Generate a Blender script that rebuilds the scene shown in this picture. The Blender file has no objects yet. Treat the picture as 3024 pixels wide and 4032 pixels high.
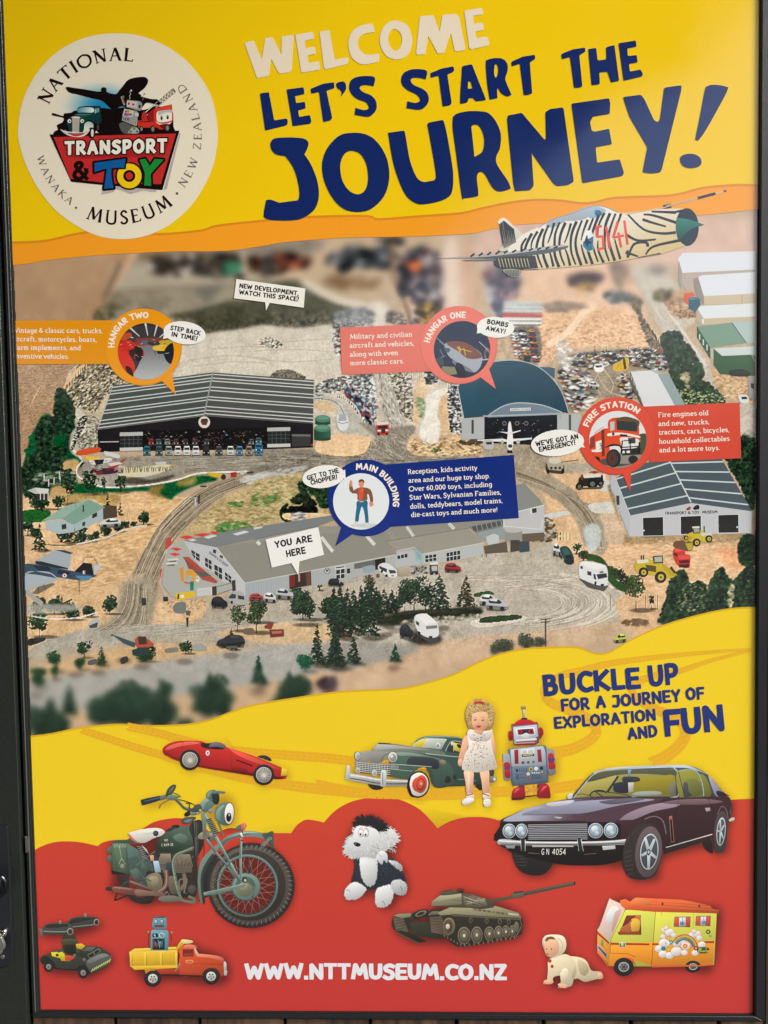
import bpy,math,random
import numpy as np
from mathutils import Vector,Matrix
from mathutils.geometry import delaunay_2d_cdt
random.seed(7);RNG=np.random.default_rng(7)
SC=bpy.context.scene
COL=SC.collection
PW,PH,FPX=3024.0,4032.0,3030.0
def _cam(px,py):return np.array([(px-PW/2)/FPX,-(py-PH/2)/FPX,-1.0])
_v=_cam(2560,68000);_v/=np.linalg.norm(_v)
_e=np.cross(_cam(162,3975),_cam(2965,3990));_h=np.cross(_e,_v)
_h/=np.linalg.norm(_h)
if _h[0]<0:_h=-_h
_z=-_v;_y=np.cross(_z,_h)
CM=np.array([_h,_y,_z])
DIST=1.26
_r=CM@_cam(162,3975);_t=DIST/_r[1]
CAMP=np.array([-_t*_r[0],-DIST,0.75-_t*_r[2]])
cam=bpy.data.objects.new("camera",bpy.data.cameras.new("camera"))
COL.objects.link(cam)
cam.matrix_world=Matrix([list(CM[0])+[CAMP[0]],list(CM[1])+[CAMP[1]],list(CM[2])+[CAMP[2]],[0,0,0,1]])
cam.data.sensor_fit='VERTICAL';cam.data.sensor_height=24
cam.data.lens=24*FPX/PH
cam.data.clip_start=0.02;cam.data.clip_end=2000
SC.camera=cam
SUN_EL,SUN_AZ=36.0,64.0
w=bpy.data.worlds.new("World");SC.world=w;w.use_nodes=True
nt=w.node_tree;bg=nt.nodes["Background"]
sky=nt.nodes.new("ShaderNodeTexSky");sky.sky_type='NISHITA';sky.sun_disc=False
sky.sun_elevation=math.radians(SUN_EL);sky.sun_rotation=math.radians(180-SUN_AZ)
sky.air_density=1.3;sky.dust_density=3.0;sky.ozone_density=1.0
nt.links.new(sky.outputs[0],bg.inputs[0]);bg.inputs[1].default_value=0.12
sl=bpy.data.lights.new("sun",'SUN');sl.energy=2.6;sl.angle=math.radians(16);sl.color=(1.0,0.96,0.9)
sun=bpy.data.objects.new("sun",sl);COL.objects.link(sun)
_a,_el=math.radians(SUN_AZ),math.radians(SUN_EL)
_d=Vector((math.sin(_a)*math.cos(_el),-math.cos(_a)*math.cos(_el),math.sin(_el)))
sun.rotation_euler=_d.to_track_quat('Z','Y').to_euler()
SC.view_settings.view_transform='Standard';SC.view_settings.look='None'
SC.view_settings.exposure=0.84;SC.view_settings.gamma=1.0
LF=lambda n:0.00012*n+0.0001
# ==== tools
def W(px,py):
 """photo pixel -> (x, z) on the sign plane y = 0"""
 px=np.asarray(px,float);py=np.asarray(py,float)
 c=np.stack([(px-PW/2)/FPX,-(py-PH/2)/FPX,-np.ones_like(px)],-1)@CM.T
 t=DIST/c[...,1]
 return CAMP[0]+t*c[...,0],CAMP[2]+t*c[...,2]
def lin(c):
 c=np.asarray(c,float)/255.0
 return np.where(c<=0.04045,c/12.92,((c+0.055)/1.055)**2.4)
KALB=0.92
def tag(o,label=None,cat=None,group=None,kind=None):
 if label:o['label']=label
 if cat:o['category']=cat
 if group:o['group']=group
 if kind:o['kind']=kind
 return o
def empty(name,loc,label,cat,group=None):
 o=bpy.data.objects.new(name,None);COL.objects.link(o);o.location=loc
 o.empty_display_size=0.05
 return tag(o,label,cat,group)
def link(name,me,mat,parent=None):
 o=bpy.data.objects.new(name,me);COL.objects.link(o)
 if mat is not None:me.materials.append(mat)
 if parent is not None:
  o.parent=parent;o.matrix_parent_inverse=Matrix.Translation(-WLOC(parent))
 return o
def WLOC(o):
 v=Vector((0,0,0))
 m=Matrix.Identity(4);chain=[]
 while o is not None:chain.append(o);o=o.parent
 for q in reversed(chain):m=m@q.matrix_parent_inverse@q.matrix_basis
 return m.translation.copy()
def mat(name,rgb,rough=0.5,metal=0.0,bump=0.0,bscale=60,var=0.0,spec=0.5,coat=0.0):
 m=bpy.data.materials.new(name);m.use_nodes=True;t=m.node_tree;b=t.nodes['Principled BSDF']
 b.inputs['Base Color'].default_value=(*rgb,1);b.inputs['Roughness'].default_value=rough
 b.inputs['Metallic'].default_value=metal;b.inputs['Specular IOR Level'].default_value=spec
 b.inputs['Coat Weight'].default_value=coat;b.inputs['Coat Roughness'].default_value=0.08
 tc=t.nodes.new('ShaderNodeTexCoord');n=t.nodes.new('ShaderNodeTexNoise');n.inputs['Scale'].default_value=bscale
 n.inputs['Detail'].default_value=6
 t.links.new(tc.outputs['Object'],n.inputs['Vector'])
 if var>0:
  mx=t.nodes.new('ShaderNodeMix');mx.data_type='RGBA';mx.blend_type='MIX'
  mx.inputs['A'].default_value=(*[max(0,c*(1-var))for c in rgb],1);mx.inputs['B'].default_value=(*[min(1,c*(1+var))for c in rgb],1)
  t.links.new(n.outputs['Fac'],mx.inputs['Factor']);t.links.new(mx.outputs['Result'],b.inputs['Base Color'])
 if bump>0:
  bp=t.nodes.new('ShaderNodeBump');bp.inputs['Strength'].default_value=bump;bp.inputs['Distance'].default_value=0.002
  t.links.new(n.outputs['Fac'],bp.inputs['Height']);t.links.new(bp.outputs['Normal'],b.inputs['Normal'])
 return m
def mat_print():
 m=bpy.data.materials.new('printed_vinyl');m.use_nodes=True;t=m.node_tree;b=t.nodes['Principled BSDF']
 at=t.nodes.new('ShaderNodeAttribute');at.attribute_name='ink'
 tc=t.nodes.new('ShaderNodeTexCoord')
 n=t.nodes.new('ShaderNodeTexNoise');n.inputs['Scale'].default_value=900;n.inputs['Detail'].default_value=2
 t.links.new(tc.outputs['Object'],n.inputs['Vector'])
 mr=t.nodes.new('ShaderNodeMapRange');mr.inputs[3].default_value=0.96;mr.inputs[4].default_value=1.04
 t.links.new(n.outputs['Fac'],mr.inputs[0])
 vm=t.nodes.new('ShaderNodeVectorMath');vm.operation='SCALE'
 t.links.new(at.outputs['Color'],vm.inputs[0]);t.links.new(mr.outputs[0],vm.inputs['Scale'])
 t.links.new(vm.outputs[0],b.inputs['Base Color'])
 b.inputs['Roughness'].default_value=0.11;b.inputs['Specular IOR Level'].default_value=0.8
 n3=t.nodes.new('ShaderNodeTexNoise');n3.inputs['Scale'].default_value=5;n3.inputs['Detail'].default_value=9;n3.inputs['Roughness'].default_value=.7
 t.links.new(tc.outputs['Object'],n3.inputs['Vector'])
 m3=t.nodes.new('ShaderNodeMapRange');m3.inputs[1].default_value=.35;m3.inputs[2].default_value=.75;m3.inputs[3].default_value=0.08;m3.inputs[4].default_value=0.24
 t.links.new(n3.outputs['Fac'],m3.inputs[0]);t.links.new(m3.outputs[0],b.inputs['Roughness'])
 n2=t.nodes.new('ShaderNodeTexNoise');n2.inputs['Scale'].default_value=9;n2.inputs['Detail'].default_value=3
 t.links.new(tc.outputs['Object'],n2.inputs['Vector'])
 bp=t.nodes.new('ShaderNodeBump');bp.inputs['Strength'].default_value=0.05;bp.inputs['Distance'].default_value=0.001
 t.links.new(n2.outputs['Fac'],bp.inputs['Height']);t.links.new(bp.outputs['Normal'],b.inputs['Normal'])
 return m
INK=mat_print()
def boxes_mesh(name,boxes,bevel=0.0):
 import bmesh
 bm=bmesh.new()
 for(x0,x1,y0,y1,z0,z1)in boxes:
  r=bmesh.ops.create_cube(bm,size=1)
  for v in r['verts']:
   v.co=Vector(((x0+x1)/2+v.co.x*(x1-x0),(y0+y1)/2+v.co.y*(y1-y0),(z0+z1)/2+v.co.z*(z1-z0)))
 if bevel:bmesh.ops.bevel(bm,geom=list(bm.edges),offset=bevel,segments=2,affect='EDGES')
 me=bpy.data.meshes.new(name);bm.to_mesh(me);bm.free();return me
def prism(name,pts,y0,y1,bevel=0.0):
 """outline given as (x, z) pairs, extruded from y0 to y1"""
 import bmesh
 bm=bmesh.new();vs=[bm.verts.new((x,y0,z))for x,z in pts];f=bm.faces.new(vs)
 e=bmesh.ops.extrude_face_region(bm,geom=[f])
 for v in e['geom']:
  if isinstance(v,bmesh.types.BMVert):v.co.y=y1
 bmesh.ops.recalc_face_normals(bm,faces=bm.faces)
 if bevel:bmesh.ops.bevel(bm,geom=[q for q in bm.edges if abs(q.verts[0].co.y-y0)<1e-7 and abs(q.verts[1].co.y-y0)<1e-7],offset=bevel,segments=3,affect='EDGES')
 me=bpy.data.meshes.new(name);bm.to_mesh(me);bm.free();return me
def parse(s):
 sm=s.startswith('~');s=s.lstrip('~')
 P,K=[],[]
 for tkn in s.split():
  k=tkn.endswith('*');a,b=tkn.rstrip('*').split(',');P.append((float(a),float(b)));K.append(k)
 return sm,P,K
def spline(P,K,closed=True,n=4):
 out=[];N=len(P)
 for i in range(N if closed else N-1):
  p1=np.array(P[i]);p2=np.array(P[(i+1)%N])
  if K[i]and K[(i+1)%N]:out.append(tuple(p1));continue
  p0=np.array(P[i-1])if(not K[i]and(closed or i>0))else p1
  p3=np.array(P[(i+2)%N])if(not K[(i+1)%N]and(closed or i<N-2))else p2
  for j in range(n):
   t=j/n
   q=0.5*((2*p1)+(-p0+p2)*t+(2*p0-5*p1+4*p2-p3)*t*t+(-p0+3*p1-3*p2+p3)*t**3)
   out.append(tuple(q))
 if not closed:out.append(tuple(P[-1]))
 return out
def rounded(P,r):
 out=[];N=len(P)
 for i in range(N):
  a=np.array(P[i-1]);b=np.array(P[i]);c=np.array(P[(i+1)%N])
  u=a-b;v=c-b;lu=np.linalg.norm(u);lv=np.linalg.norm(v)
  d=min(r,lu*0.45,lv*0.45)
  if lu<1e-6 or lv<1e-6:continue
  s=b+u/lu*d;e=b+v/lv*d
  for t in(0,0.35,0.65,1):out.append(tuple((1-t)**2*s+2*t*(1-t)*b+t*t*e))
 return out
def shape(s,r=0,n=4):
 if not isinstance(s,str):return list(s)
 sm,P,K=parse(s)
 if sm:return spline(P,K,True,n)
 return rounded(P,r)if r else P
def ell(cx,cy,rx,ry=None,rot=0,n=28,a0=0,a1=360):
 ry=rx if ry is None else ry;ro=math.radians(rot);o=[]
 full=abs(a1-a0)>=360
 for i in range(n if full else n+1):
  a=math.radians(a0+(a1-a0)*i/n);x=rx*math.cos(a);y=ry*math.sin(a)
  o.append((cx+x*math.cos(ro)-y*math.sin(ro),cy+x*math.sin(ro)+y*math.cos(ro)))
 return o
def grad(c0,c1,p0,p1):
 c0=np.array(c0,float);c1=np.array(c1,float);p0=np.array(p0,float);d=np.array(p1,float)-p0;L=d@d
 def f(x,y):
  t=np.clip(((x-p0[0])*d[0]+(y-p0[1])*d[1])/L,0,1)[:,None]
  return c0*(1-t)+c1*t
 return f
def bar(p,q,w0,w1=None,cap=0.0):
 w1=w0 if w1 is None else w1
 p=np.array(p,float);q=np.array(q,float);d=q-p;L=np.linalg.norm(d)
 if L<1e-6:d=np.array([1.,0]);L=1
 else:d=d/L
 n=np.array([-d[1],d[0]]);a=p-d*cap;b=q+d*cap
 return[tuple(a+n*w0/2),tuple(a-n*w0/2),tuple(b-n*w1/2),tuple(b+n*w1/2)]
NB_=0
def winding(q,c):
 w=np.zeros(len(c),int);x1,y1=q[:,0],q[:,1];x2,y2=np.roll(x1,-1),np.roll(y1,-1)
 for i in range(len(q)):
  up=(y1[i]<=c[:,1])&(y2[i]>c[:,1]);dn=(y2[i]<=c[:,1])&(y1[i]>c[:,1])
  s_=(x2[i]-x1[i])*(c[:,1]-y1[i])-(c[:,0]-x1[i])*(y2[i]-y1[i])
  w+=(up&(s_>0)).astype(int)-(dn&(s_<0)).astype(int)
 return w!=0
VOL=0.0
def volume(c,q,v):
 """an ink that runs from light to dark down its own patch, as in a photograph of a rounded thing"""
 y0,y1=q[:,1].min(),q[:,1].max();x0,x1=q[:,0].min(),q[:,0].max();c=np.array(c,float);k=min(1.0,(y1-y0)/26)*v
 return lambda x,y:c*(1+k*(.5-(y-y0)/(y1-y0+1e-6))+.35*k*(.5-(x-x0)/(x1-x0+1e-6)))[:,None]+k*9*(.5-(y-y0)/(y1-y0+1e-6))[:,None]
class Art:
 """one piece of flat print: overlapping inks are resolved into a single flat sheet"""
 def __init__(s,zone=(0,0,1)):s.ox,s.oy,s.k=zone;s.polys=[];s.cols=[];s.pts=[];s.vol=VOL
 def T(s,pts):
  a=np.asarray(pts,float);return np.stack([a[:,0]/s.k+s.ox,a[:,1]/s.k+s.oy],1)
 def p(s,sh,col,r=0,n=4):
  s.polys.append(s.T(shape(sh,r,n)));s.cols.append(col);return s
 def line(s,sh,w,col,n=3,closed=False,cap=0.0):
  if isinstance(sh,str):
   sm,P,K=parse(sh);pts=spline(P,K,closed,n)if sm else P
  else:pts=list(sh)
  if closed:pts=pts+[pts[0]]
  N=len(pts);ww=w if isinstance(w,(list,tuple))else[w,w]
  for i in range(N-1):
   a=ww[0]+(ww[1]-ww[0])*i/(N-1);b=ww[0]+(ww[1]-ww[0])*(i+1)/(N-1)
   s.p(bar(pts[i],pts[i+1],a,b,cap if N==2 else 0.12*min(a,b)),col)
  return s
 def e(s,cx,cy,rx,ry,col,rot=0,n=24):return s.p(ell(cx,cy,rx,ry,rot,n),col)
 def build(s,name,parent,lift,material=None,label=None):
  if not s.polys:return None
  global NB_;NB_+=1
  if min(abs(lift-LF(2)),abs(lift-LF(3)))<1e-9:lift+=(NB_%40)*2.5e-6
  V=[];F=[]
  o=None
  x0=min(q[:,0].min()for q in s.polys);y0=min(q[:,1].min()for q in s.polys)
  for q in s.polys:
   keep=[]
   for v in q:
    if keep and abs(v[0]-keep[-1][0])+abs(v[1]-keep[-1][1])<0.02:continue
    keep.append(v)
   ar=sum(p_[0]*q_[1]-q_[0]*p_[1]for p_,q_ in zip(keep,keep[1:]+keep[:1]))
   if ar<0:keep=keep[::-1]
   b=len(V);V+=[Vector((v[0]-x0,v[1]-y0))for v in keep];F.append(list(range(b,len(V))))
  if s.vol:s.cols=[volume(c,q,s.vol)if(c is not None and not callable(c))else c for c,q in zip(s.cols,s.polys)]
  if s.pts:V+=[Vector((a-x0,b-y0))for a,b in s.pts]
  vs,es,fs,ov,oe,of=delaunay_2d_cdt(V,[],F,0,0.005)
  P=np.array([(v[0]+x0,v[1]+y0)for v in vs]);T=np.array([f for f in fs if len(f)==3])
  cen=P[T].mean(1);top=np.full(len(T),-1)
  for k,q in enumerate(s.polys):
   lo=q.min(0);hi=q.max(0)
   c=np.where((cen[:,0]>=lo[0])&(cen[:,0]<=hi[0])&(cen[:,1]>=lo[1])&(cen[:,1]<=hi[1]))[0]
   if len(c):top[c[winding(q,cen[c])]]=k
  ok=(top>=0)&np.array([top_>=0 and s.cols[top_]is not None for top_ in top])
  tri=T[ok];top=top[ok]
  return mesh_px(name,P,tri,np.array(top),s.cols,parent,lift,material,label)
def colours(P,tri,top,cols):
 T=np.array(tri);C=np.zeros((len(T),3,3))
 for k in np.unique(top):
  m=top==k;c=cols[k]
  if callable(c):
   q=P[T[m].ravel()];C[m]=np.asarray(c(q[:,0],q[:,1])).reshape(-1,3,3)
  else:C[m]=np.array(c,float)
 return lin(np.clip(C,0,255))*KALB
def mesh_px(name,P,tri,top,cols,parent,lift,material=None,label=None):
 X,Z=W(P[:,0],P[:,1])
 C=colours(P,tri,top,cols)
 T=np.array(tri,dtype=np.int64)
 a=P[T[:,0]];b=P[T[:,1]];c=P[T[:,2]]
 cr=(b[:,0]-a[:,0])*(c[:,1]-a[:,1])-(b[:,1]-a[:,1])*(c[:,0]-a[:,0])
 fl=cr<0
 T[~fl]=T[~fl][:,::-1];C[~fl]=C[~fl][:,::-1]
 return raw_mesh(name,np.stack([X,np.full(len(X),-lift),Z],1),T,C,parent,material,label)
def raw_mesh(name,V,T,C,parent,material=None,label=None):
 me=bpy.data.meshes.new(name);k=T.shape[1]
 if parent is not None:V=V-np.array(WLOC(parent))
 me.vertices.add(len(V));me.vertices.foreach_set('co',V.astype(np.float32).ravel())
 me.loops.add(T.size);me.loops.foreach_set('vertex_index',T.astype(np.int32).ravel())
 me.polygons.add(len(T));me.polygons.foreach_set('loop_start',np.arange(0,T.size,k,dtype=np.int32))
 me.update(calc_edges=True)
 if C is not None:
  a=me.color_attributes.new('ink','FLOAT_COLOR','CORNER')
  cc=np.ones((T.size,4),np.float32);cc[:,:3]=C.reshape(-1,3);a.data.foreach_set('color',cc.ravel())
 me.materials.append(material or INK)
 o=bpy.data.objects.new(name,me);COL.objects.link(o)
 if parent is not None:o.parent=parent
 if label:o['label']=label
 return o
BF={
'A':(7.4,"1,1 3.6,9 6.4,1|2.2,3.6 5.6,3.6"),'B':(6.6,"1.2,1 1.2,9|~1.2,8.9 4.2,8.7 4.6,7 3.8,5.4 1.2,5.2|~1.2,5.2 4.6,5 5.4,3.1 4.4,1.2 1.2,1"),
'C':(6.6,"~6,8.3 3.8,9 1.8,7.6 1.1,5 1.8,2.4 3.8,1 6,1.6"),'D':(7.2,"1.2,1 1.2,9|~1.2,9 4.4,8.5 6,5 4.4,1.6 1.2,1"),
'E':(6.2,"5.2,9 1.2,9 1.2,1 5.4,1|1.2,5 4.7,5"),'F':(5.8,"5.2,9 1.2,9 1.2,1|1.2,5 4.6,5"),
'G':(7.4,"~6.2,8.3 3.8,9 1.8,7.6 1.1,5 1.8,2.4 3.8,1 6.2,1.6|6.2,1.6 6.2,4.6 4.2,4.6"),'H':(7,"1.2,1 1.2,9|5.8,1 5.8,9|1.2,5 5.8,5"),
'I':(2.6,"1.3,1 1.3,9"),'J':(6,"1.6,9 4.9,9|~4.4,9 4.9,6 4.4,2 3,1 1,1.3"),'K':(7,"1.2,1 1.2,9|5.8,9 1.6,4.8 6,1"),
'L':(5.6,"1.2,9 1.2,1 4.9,1"),'M':(9,"1,1 2.2,9 4.5,3.4 6.8,9 8,1"),'N':(7.4,"1.2,1 1.2,9 6.2,1 6.2,9"),
'O':(7.8,"~3.9,9 1.7,7.6 1.1,5 1.7,2.4 3.9,1 6.1,2.4 6.7,5 6.1,7.6 3.9,9"),'P':(6.4,"1.2,1 1.2,9|~1.2,9 4.4,8.8 5.3,6.8 4.2,4.6 1.2,4.2"),
'R':(6.8,"1.2,1 1.2,9|~1.2,9 4.4,8.8 5.2,6.8 4.2,4.8 1.2,4.4|2.8,4.4 5.7,1"),'S':(6.2,"~5.3,8.4 3.4,9.1 1.4,7.8 1.8,6 4,5 5.2,3.2 4.4,1.3 2.4,.9 .9,1.8"),
'T':(6.8,"1,9 5.8,9|3.4,9 3.4,1"),'U':(7,"~1.1,9 1.2,3.6 2.2,1.4 4.6,1.4 5.7,3.6 5.8,9"),'V':(7.2,"1,9 3.6,1 6.2,9"),
'W':(10,"1,9 2.8,1 5,7.4 7.2,1 9,9"),'X':(7,"1,9 6,1|6,9 1,1"),'Y':(6.8,"1,9 3.4,4.8 5.9,9|3.4,4.8 3.4,1"),'Z':(6.4,"1,9 5.4,9 1.1,1 5.6,1"),
'.':(2.6,"1.3,.9 1.3,1.3"),',':(2.6,"1.5,1.4 .9,-1"),'!':(3,"2,9.4 1.5,4|1.2,.9 1.2,1.3"),"'":(2.4,"1.4,9.2 1.1,7.4"),
'&':(7.6,"~6.6,1 2,6.6 2,8.4 3.6,9 4.4,7.4 1.4,4 1.2,2 3,.9 5.2,2 6.6,4.4"),'0':(6.4,"~3.2,9 1.4,7.6 1,5 1.4,2.4 3.2,1 5,2.4 5.4,5 5,7.6 3.2,9"),
'1':(3,"1.6,1 1.6,9"),'3':(6,"~1,8.4 3.2,9 4.8,7.4 2.6,5.2 5,3.2 3,1 1,1.6"),'4':(6.6,"4.8,1 4.8,9 1,3.2 6,3.2"),'5':(6.2,"5,9 1.4,9 1.3,5.6|~1.3,5.6 4,5.6 5.1,3.4 3.6,1.1 1,1.4"),
'6':(6,"~4.8,8.8 2,7 1.1,3.6 2.6,1 4.8,2.4 4.6,4.8 2.6,5.4 1.4,3.8"),'2':(6.2,"~1.1,7.6 2.8,9 4.8,8 4.6,5.8 1.2,1|1.2,1 5.2,1"),'7':(5.8,"1,9 5,9 2.4,1"),'8':(6.2,"~3,5.2 1.4,7 3,9 4.7,7 3,5.2 1.1,3 3,1 5,3 3,5.2"),'9':(6,"~4.8,6.4 3.2,4.8 1.3,6.6 2.8,9 4.8,7.4 4.4,3.4 2.2,1"),' ':(3.6,"")}
SF={'N':(8.4,"1.6,0 1.6,10 :.7 S|1.4,10 7,0 :1.5 S|7,0 7,10 :.7 X"),'A':(8.2,".9,0 4,10 :.7 S|4,10 7.2,0 :1.5 X|2,3.6 6,3.6 :.7"),
'T':(7.6,"3.8,0 3.8,9.7 :1.4 S|.5,9.7 7.1,9.7 :.7|.6,9.9 .6,8.2 :.5|7,9.9 7,8.2 :.5"),'I':(3,"1.5,0 1.5,10 :1.4 SX"),
'O':(9.4,"~4.7,10 1.6,8.3 .7,5 1.6,1.7 4.7,0 7.8,1.7 8.7,5 7.8,8.3 4.7,10 :1.1"),'L':(6.4,"1.5,0 1.5,10 :1.4 SX|1.5,.3 5.8,.3 :.7|5.7,0 6,2 :.6"),
'M':(10.6,"1.5,0 2.2,10 :.7 S|2.2,10 5.3,1 :1.5|5.3,1 8.5,10 :.7|8.5,10 9.2,0 :1.4 X"),'U':(8.4,"~1.5,10* 1.5,3 2.5,.6 4.6,0 6.4,.8 7,3 7,10* :1.1|.5,10 2.6,10 :.6|6,10 8,10 :.6"),
'S':(5.8,"~4.9,8.2 4,9.6 2.4,9.8 1.1,8.2 1.6,6.4 4,4.4 4.8,2.4 3.6,.5 1.8,.3 .7,1.8 :1.1"),'E':(6.6,"1.5,0 1.5,10 :1.4 SX|1.5,9.7 5.5,9.7 :.7|5.4,9.9 5.5,8 :.6|1.5,5.2 4.8,5.2 :.7|1.5,.3 5.8,.3 :.7|5.7,0 6,2 :.6"),
'W':(11,".8,10 3.4,0 :1.4 S|3.4,0 5.6,9.4 :.7|5.6,9.4 8,0 :1.4|8,0 10.4,10 :.7 X"),'K':(7.6,"1.5,0 1.5,10 :1.4 SX|6,10 1.7,5 :.7 S|2.6,5.8 7,0 :1.4 X"),
'Z':(7,".9,9.7 6,9.7 .8,.3 6.2,.3 :.9|.9,9.9 .8,8 :.5|6.1,0 6.4,2 :.5"),'D':(8.6,"1.5,0 1.5,10 :1.3 SX|~1.5,9.8 5,9.4 7.6,7 7.8,4 6,1 1.5,.2 :.9"),' ':(4,""),
'.':(3,"1.2,4.4 1.9,4.4 :1.6")}
def layout(txt,font,gap=0.0):
 items=[];x=0
 for ch in txt:
  w,st=font[ch];items.append((x,st));x+=w+gap
 return items,x-gap
def letters(art,txt,f,col,weight=2.2,font=BF,gap=0.3,n=2,jit=0.0,fin=0.9):
 """f maps (u in 0..1 along the line, v in cap heights) to zone pixels; weight in cap-height/10"""
 items,L=layout(txt,font,gap)
 for x,st in items:
  if not st:continue
  dy=random.uniform(-jit,jit)
  for sk in st.split('|'):
   wgt=weight;ser=''
   if ':' in sk:
    sk,opt=sk.split(':');o=opt.split();wgt=float(o[0])*weight;ser=opt
   sm,P,K=parse(sk.strip());pts=spline(P,K,False,n+1)if sm else P
   for i in range(len(pts)-1):
    q=bar(pts[i],pts[i+1],wgt,wgt,0.0)
    if i==0 or i==len(pts)-2:
     a=np.array(pts[i]);b=np.array(pts[i+1]);d=(b-a)/max(1e-6,np.linalg.norm(b-a))
     a2=a-d*wgt*(0.42 if i==0 and font is BF else 0.1*(font is BF));b2=b+d*wgt*(0.42 if i==len(pts)-2 and font is BF else 0.1*(font is BF))
     q=bar(a2,b2,wgt*(fin if i==0 else 1),wgt*(fin if i==len(pts)-2 else 1))
    art.p([f((x+a)/L,(b+dy)/10)for a,b in q],col)
   if len(pts)>2:
    for a,b in pts[1:-1]:art.p([f((x+c)/L,(d+dy)/10)for c,d in ell(a,b,wgt*0.5,n=8)],col)
   for fl,(a,b)in(('S',pts[0]),('X',pts[-1])):
    if fl in ser:art.p([f((x+c)/L,(d+dy)/10)for c,d in bar((a-(1.15 if font is SF else 1.2),b),(a+(1.15 if font is SF else 1.2),b),0.55 if font is SF else 1.0)],col)
 return art
def base(p0,p1,H,skew=0.0):
 p0=np.array(p0,float);p1=np.array(p1,float);d=p1-p0;u=d/np.linalg.norm(d);n=np.array([u[1],-u[0]])
 return lambda a,v:tuple(p0+d*a+(n*H+u*skew*H)*v)
def arcb(cx,cy,R,a0,a1,H,inward=False):
 """baseline on a circle; angles in degrees, 0 = right, clockwise on the page. inward: letters' feet point away from the centre"""
 def f(a,v):
  t=math.radians(a0+(a1-a0)*a);rr=R+(-v*H if inward else v*H)
  return(cx+rr*math.cos(t),cy+rr*math.sin(t))
 return f
# ==== the sign's frame, the door beside it, the wall behind
def wx(px,py):a,b=W(px,py);return float(a)
def wz(px,py):a,b=W(px,py);return float(b)
XR=wx(2965,3990);ZT=wz(1500,-260);ZB=0.75;GROUND_Z=0.0
black_paint=mat('black_powder_coat',(0.012,0.014,0.018),0.32,0,0.25,700,0.3)
green_paint=mat('dark_green_powder_coat',(0.015,0.019,0.017),0.22,0,0.5,420,0.25)
grey_metal=mat('dull_aluminium',(0.10,0.105,0.10),0.45,0.3,0.2,300,0.2)
steel=mat('bright_steel',(0.62,0.60,0.55),0.16,1.0,0.1,200,0.1)
nickel=mat('brushed_nickel',(0.42,0.40,0.37),0.35,1.0,0.2,300,0.2)
keyhead=mat('grey_key_bow',(0.27,0.27,0.27),0.4,0.7,0.3,300,0.15)
shade_strip=mat('shadow_gap_black',(0.004,0.004,0.005),0.7)  # black strips standing in for the shadow gap between panel and rails
SIGN=empty('welcome_sign',(XR/2,0,ZB),'large printed museum welcome board in yellow and red inside a black metal frame','sign')
def rail(name,outline,y0,y1,m=black_paint,bevel=0.0015,parent=SIGN):
 return link(name,prism(name,outline,y0,y1,bevel),m,parent)
RW=0.0175
E0=0.0012
link('backing_board',boxes_mesh('backing_board',[(-0.004,XR+0.004,0.0004,0.006,ZB-0.004,ZT)]),grey_metal,SIGN)
rail('frame_rail',[(XR+E0,ZB-E0),(XR+E0,ZT),(XR+RW,ZT),(XR+RW,ZB-0.0098)],-0.006,0.02)
rail('frame_rail',[(-0.0130,ZB-0.0098),(-E0,ZB-E0),(XR+E0-0.0004,ZB-E0),(XR+RW-0.0004,ZB-0.0098)],-0.006,0.02)
rail('frame_rail',[(-0.0130,ZB-0.0094),(-0.0130,ZT),(-E0-0.0004,ZT),(-E0-0.0004,ZB-E0)],-0.0050,0.02,green_paint,0.0012)
rail('frame_rail',[(-0.0130,ZT+0.0006),(-0.0130,ZT+0.018),(XR+RW,ZT+0.018),(XR+RW,ZT+0.0006)],-0.006,0.02)
rail('frame_lip',[(-0.0080,ZB+0.0004),(-0.0080,ZT-0.001),(-0.0064,ZT-0.001),(-0.0064,ZB+0.0004)],-0.0067,-0.0050,grey_metal,0.0004)
rail('shade_strip',[(-0.0010,ZB),(-0.0010,ZT-0.001),(-0.0001,ZT-0.001),(-0.0001,ZB)],-0.004,0.0,shade_strip,0)
rail('shade_strip',[(XR+0.0001,ZB),(XR+0.0001,ZT-0.001),(XR+0.0010,ZT-0.001),(XR+0.0010,ZB)],-0.004,0.0,shade_strip,0)
rail('shade_strip',[(0,ZB-0.0010),(0,ZB-0.0001),(XR,ZB-0.0001),(XR,ZB-0.0010)],-0.004,0.0,shade_strip,0)
sp=rail('strike_plate',[(-0.0128,wz(100,3350)),(-0.0128,wz(100,3292)),(-0.0070,wz(100,3290)),(-0.0070,wz(100,3346))],-0.0077,-0.0051,nickel,0.0004)
link('screw',prism('screw',ell(-0.0095,wz(100,3284),0.0022,0.0018,0,10),-0.0115,-0.0086,0.0004),steel,sp)
LX=-0.0190
DOOR=empty('metal_door',(LX-0.35,0,0.0),'dark green metal door at the left edge with a lock plate','door')
link('door_leaf',prism('door_leaf',[(LX-0.75,0.05),(LX-0.75,2.45),(LX,2.45),(LX,0.05)],-0.010,0.028,0.002),green_paint,DOOR)
def zpt(px,py):a,b=W(px,py);return(float(a),float(b))
plate=link('lock_plate',prism('lock_plate',rounded([zpt(-60,3236),zpt(46,3240),zpt(66,3770),zpt(55,3784),zpt(-50,3800)],0.004),-0.0135,-0.0100,0.0008),black_paint,DOOR)
for q in((8,3291),(27,3748)):
 a,b=zpt(*q)
 s_=link('screw',prism('screw',ell(a,b,0.0035,n=18),-0.0148,-0.0135,0.0005),nickel,plate)
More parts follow.
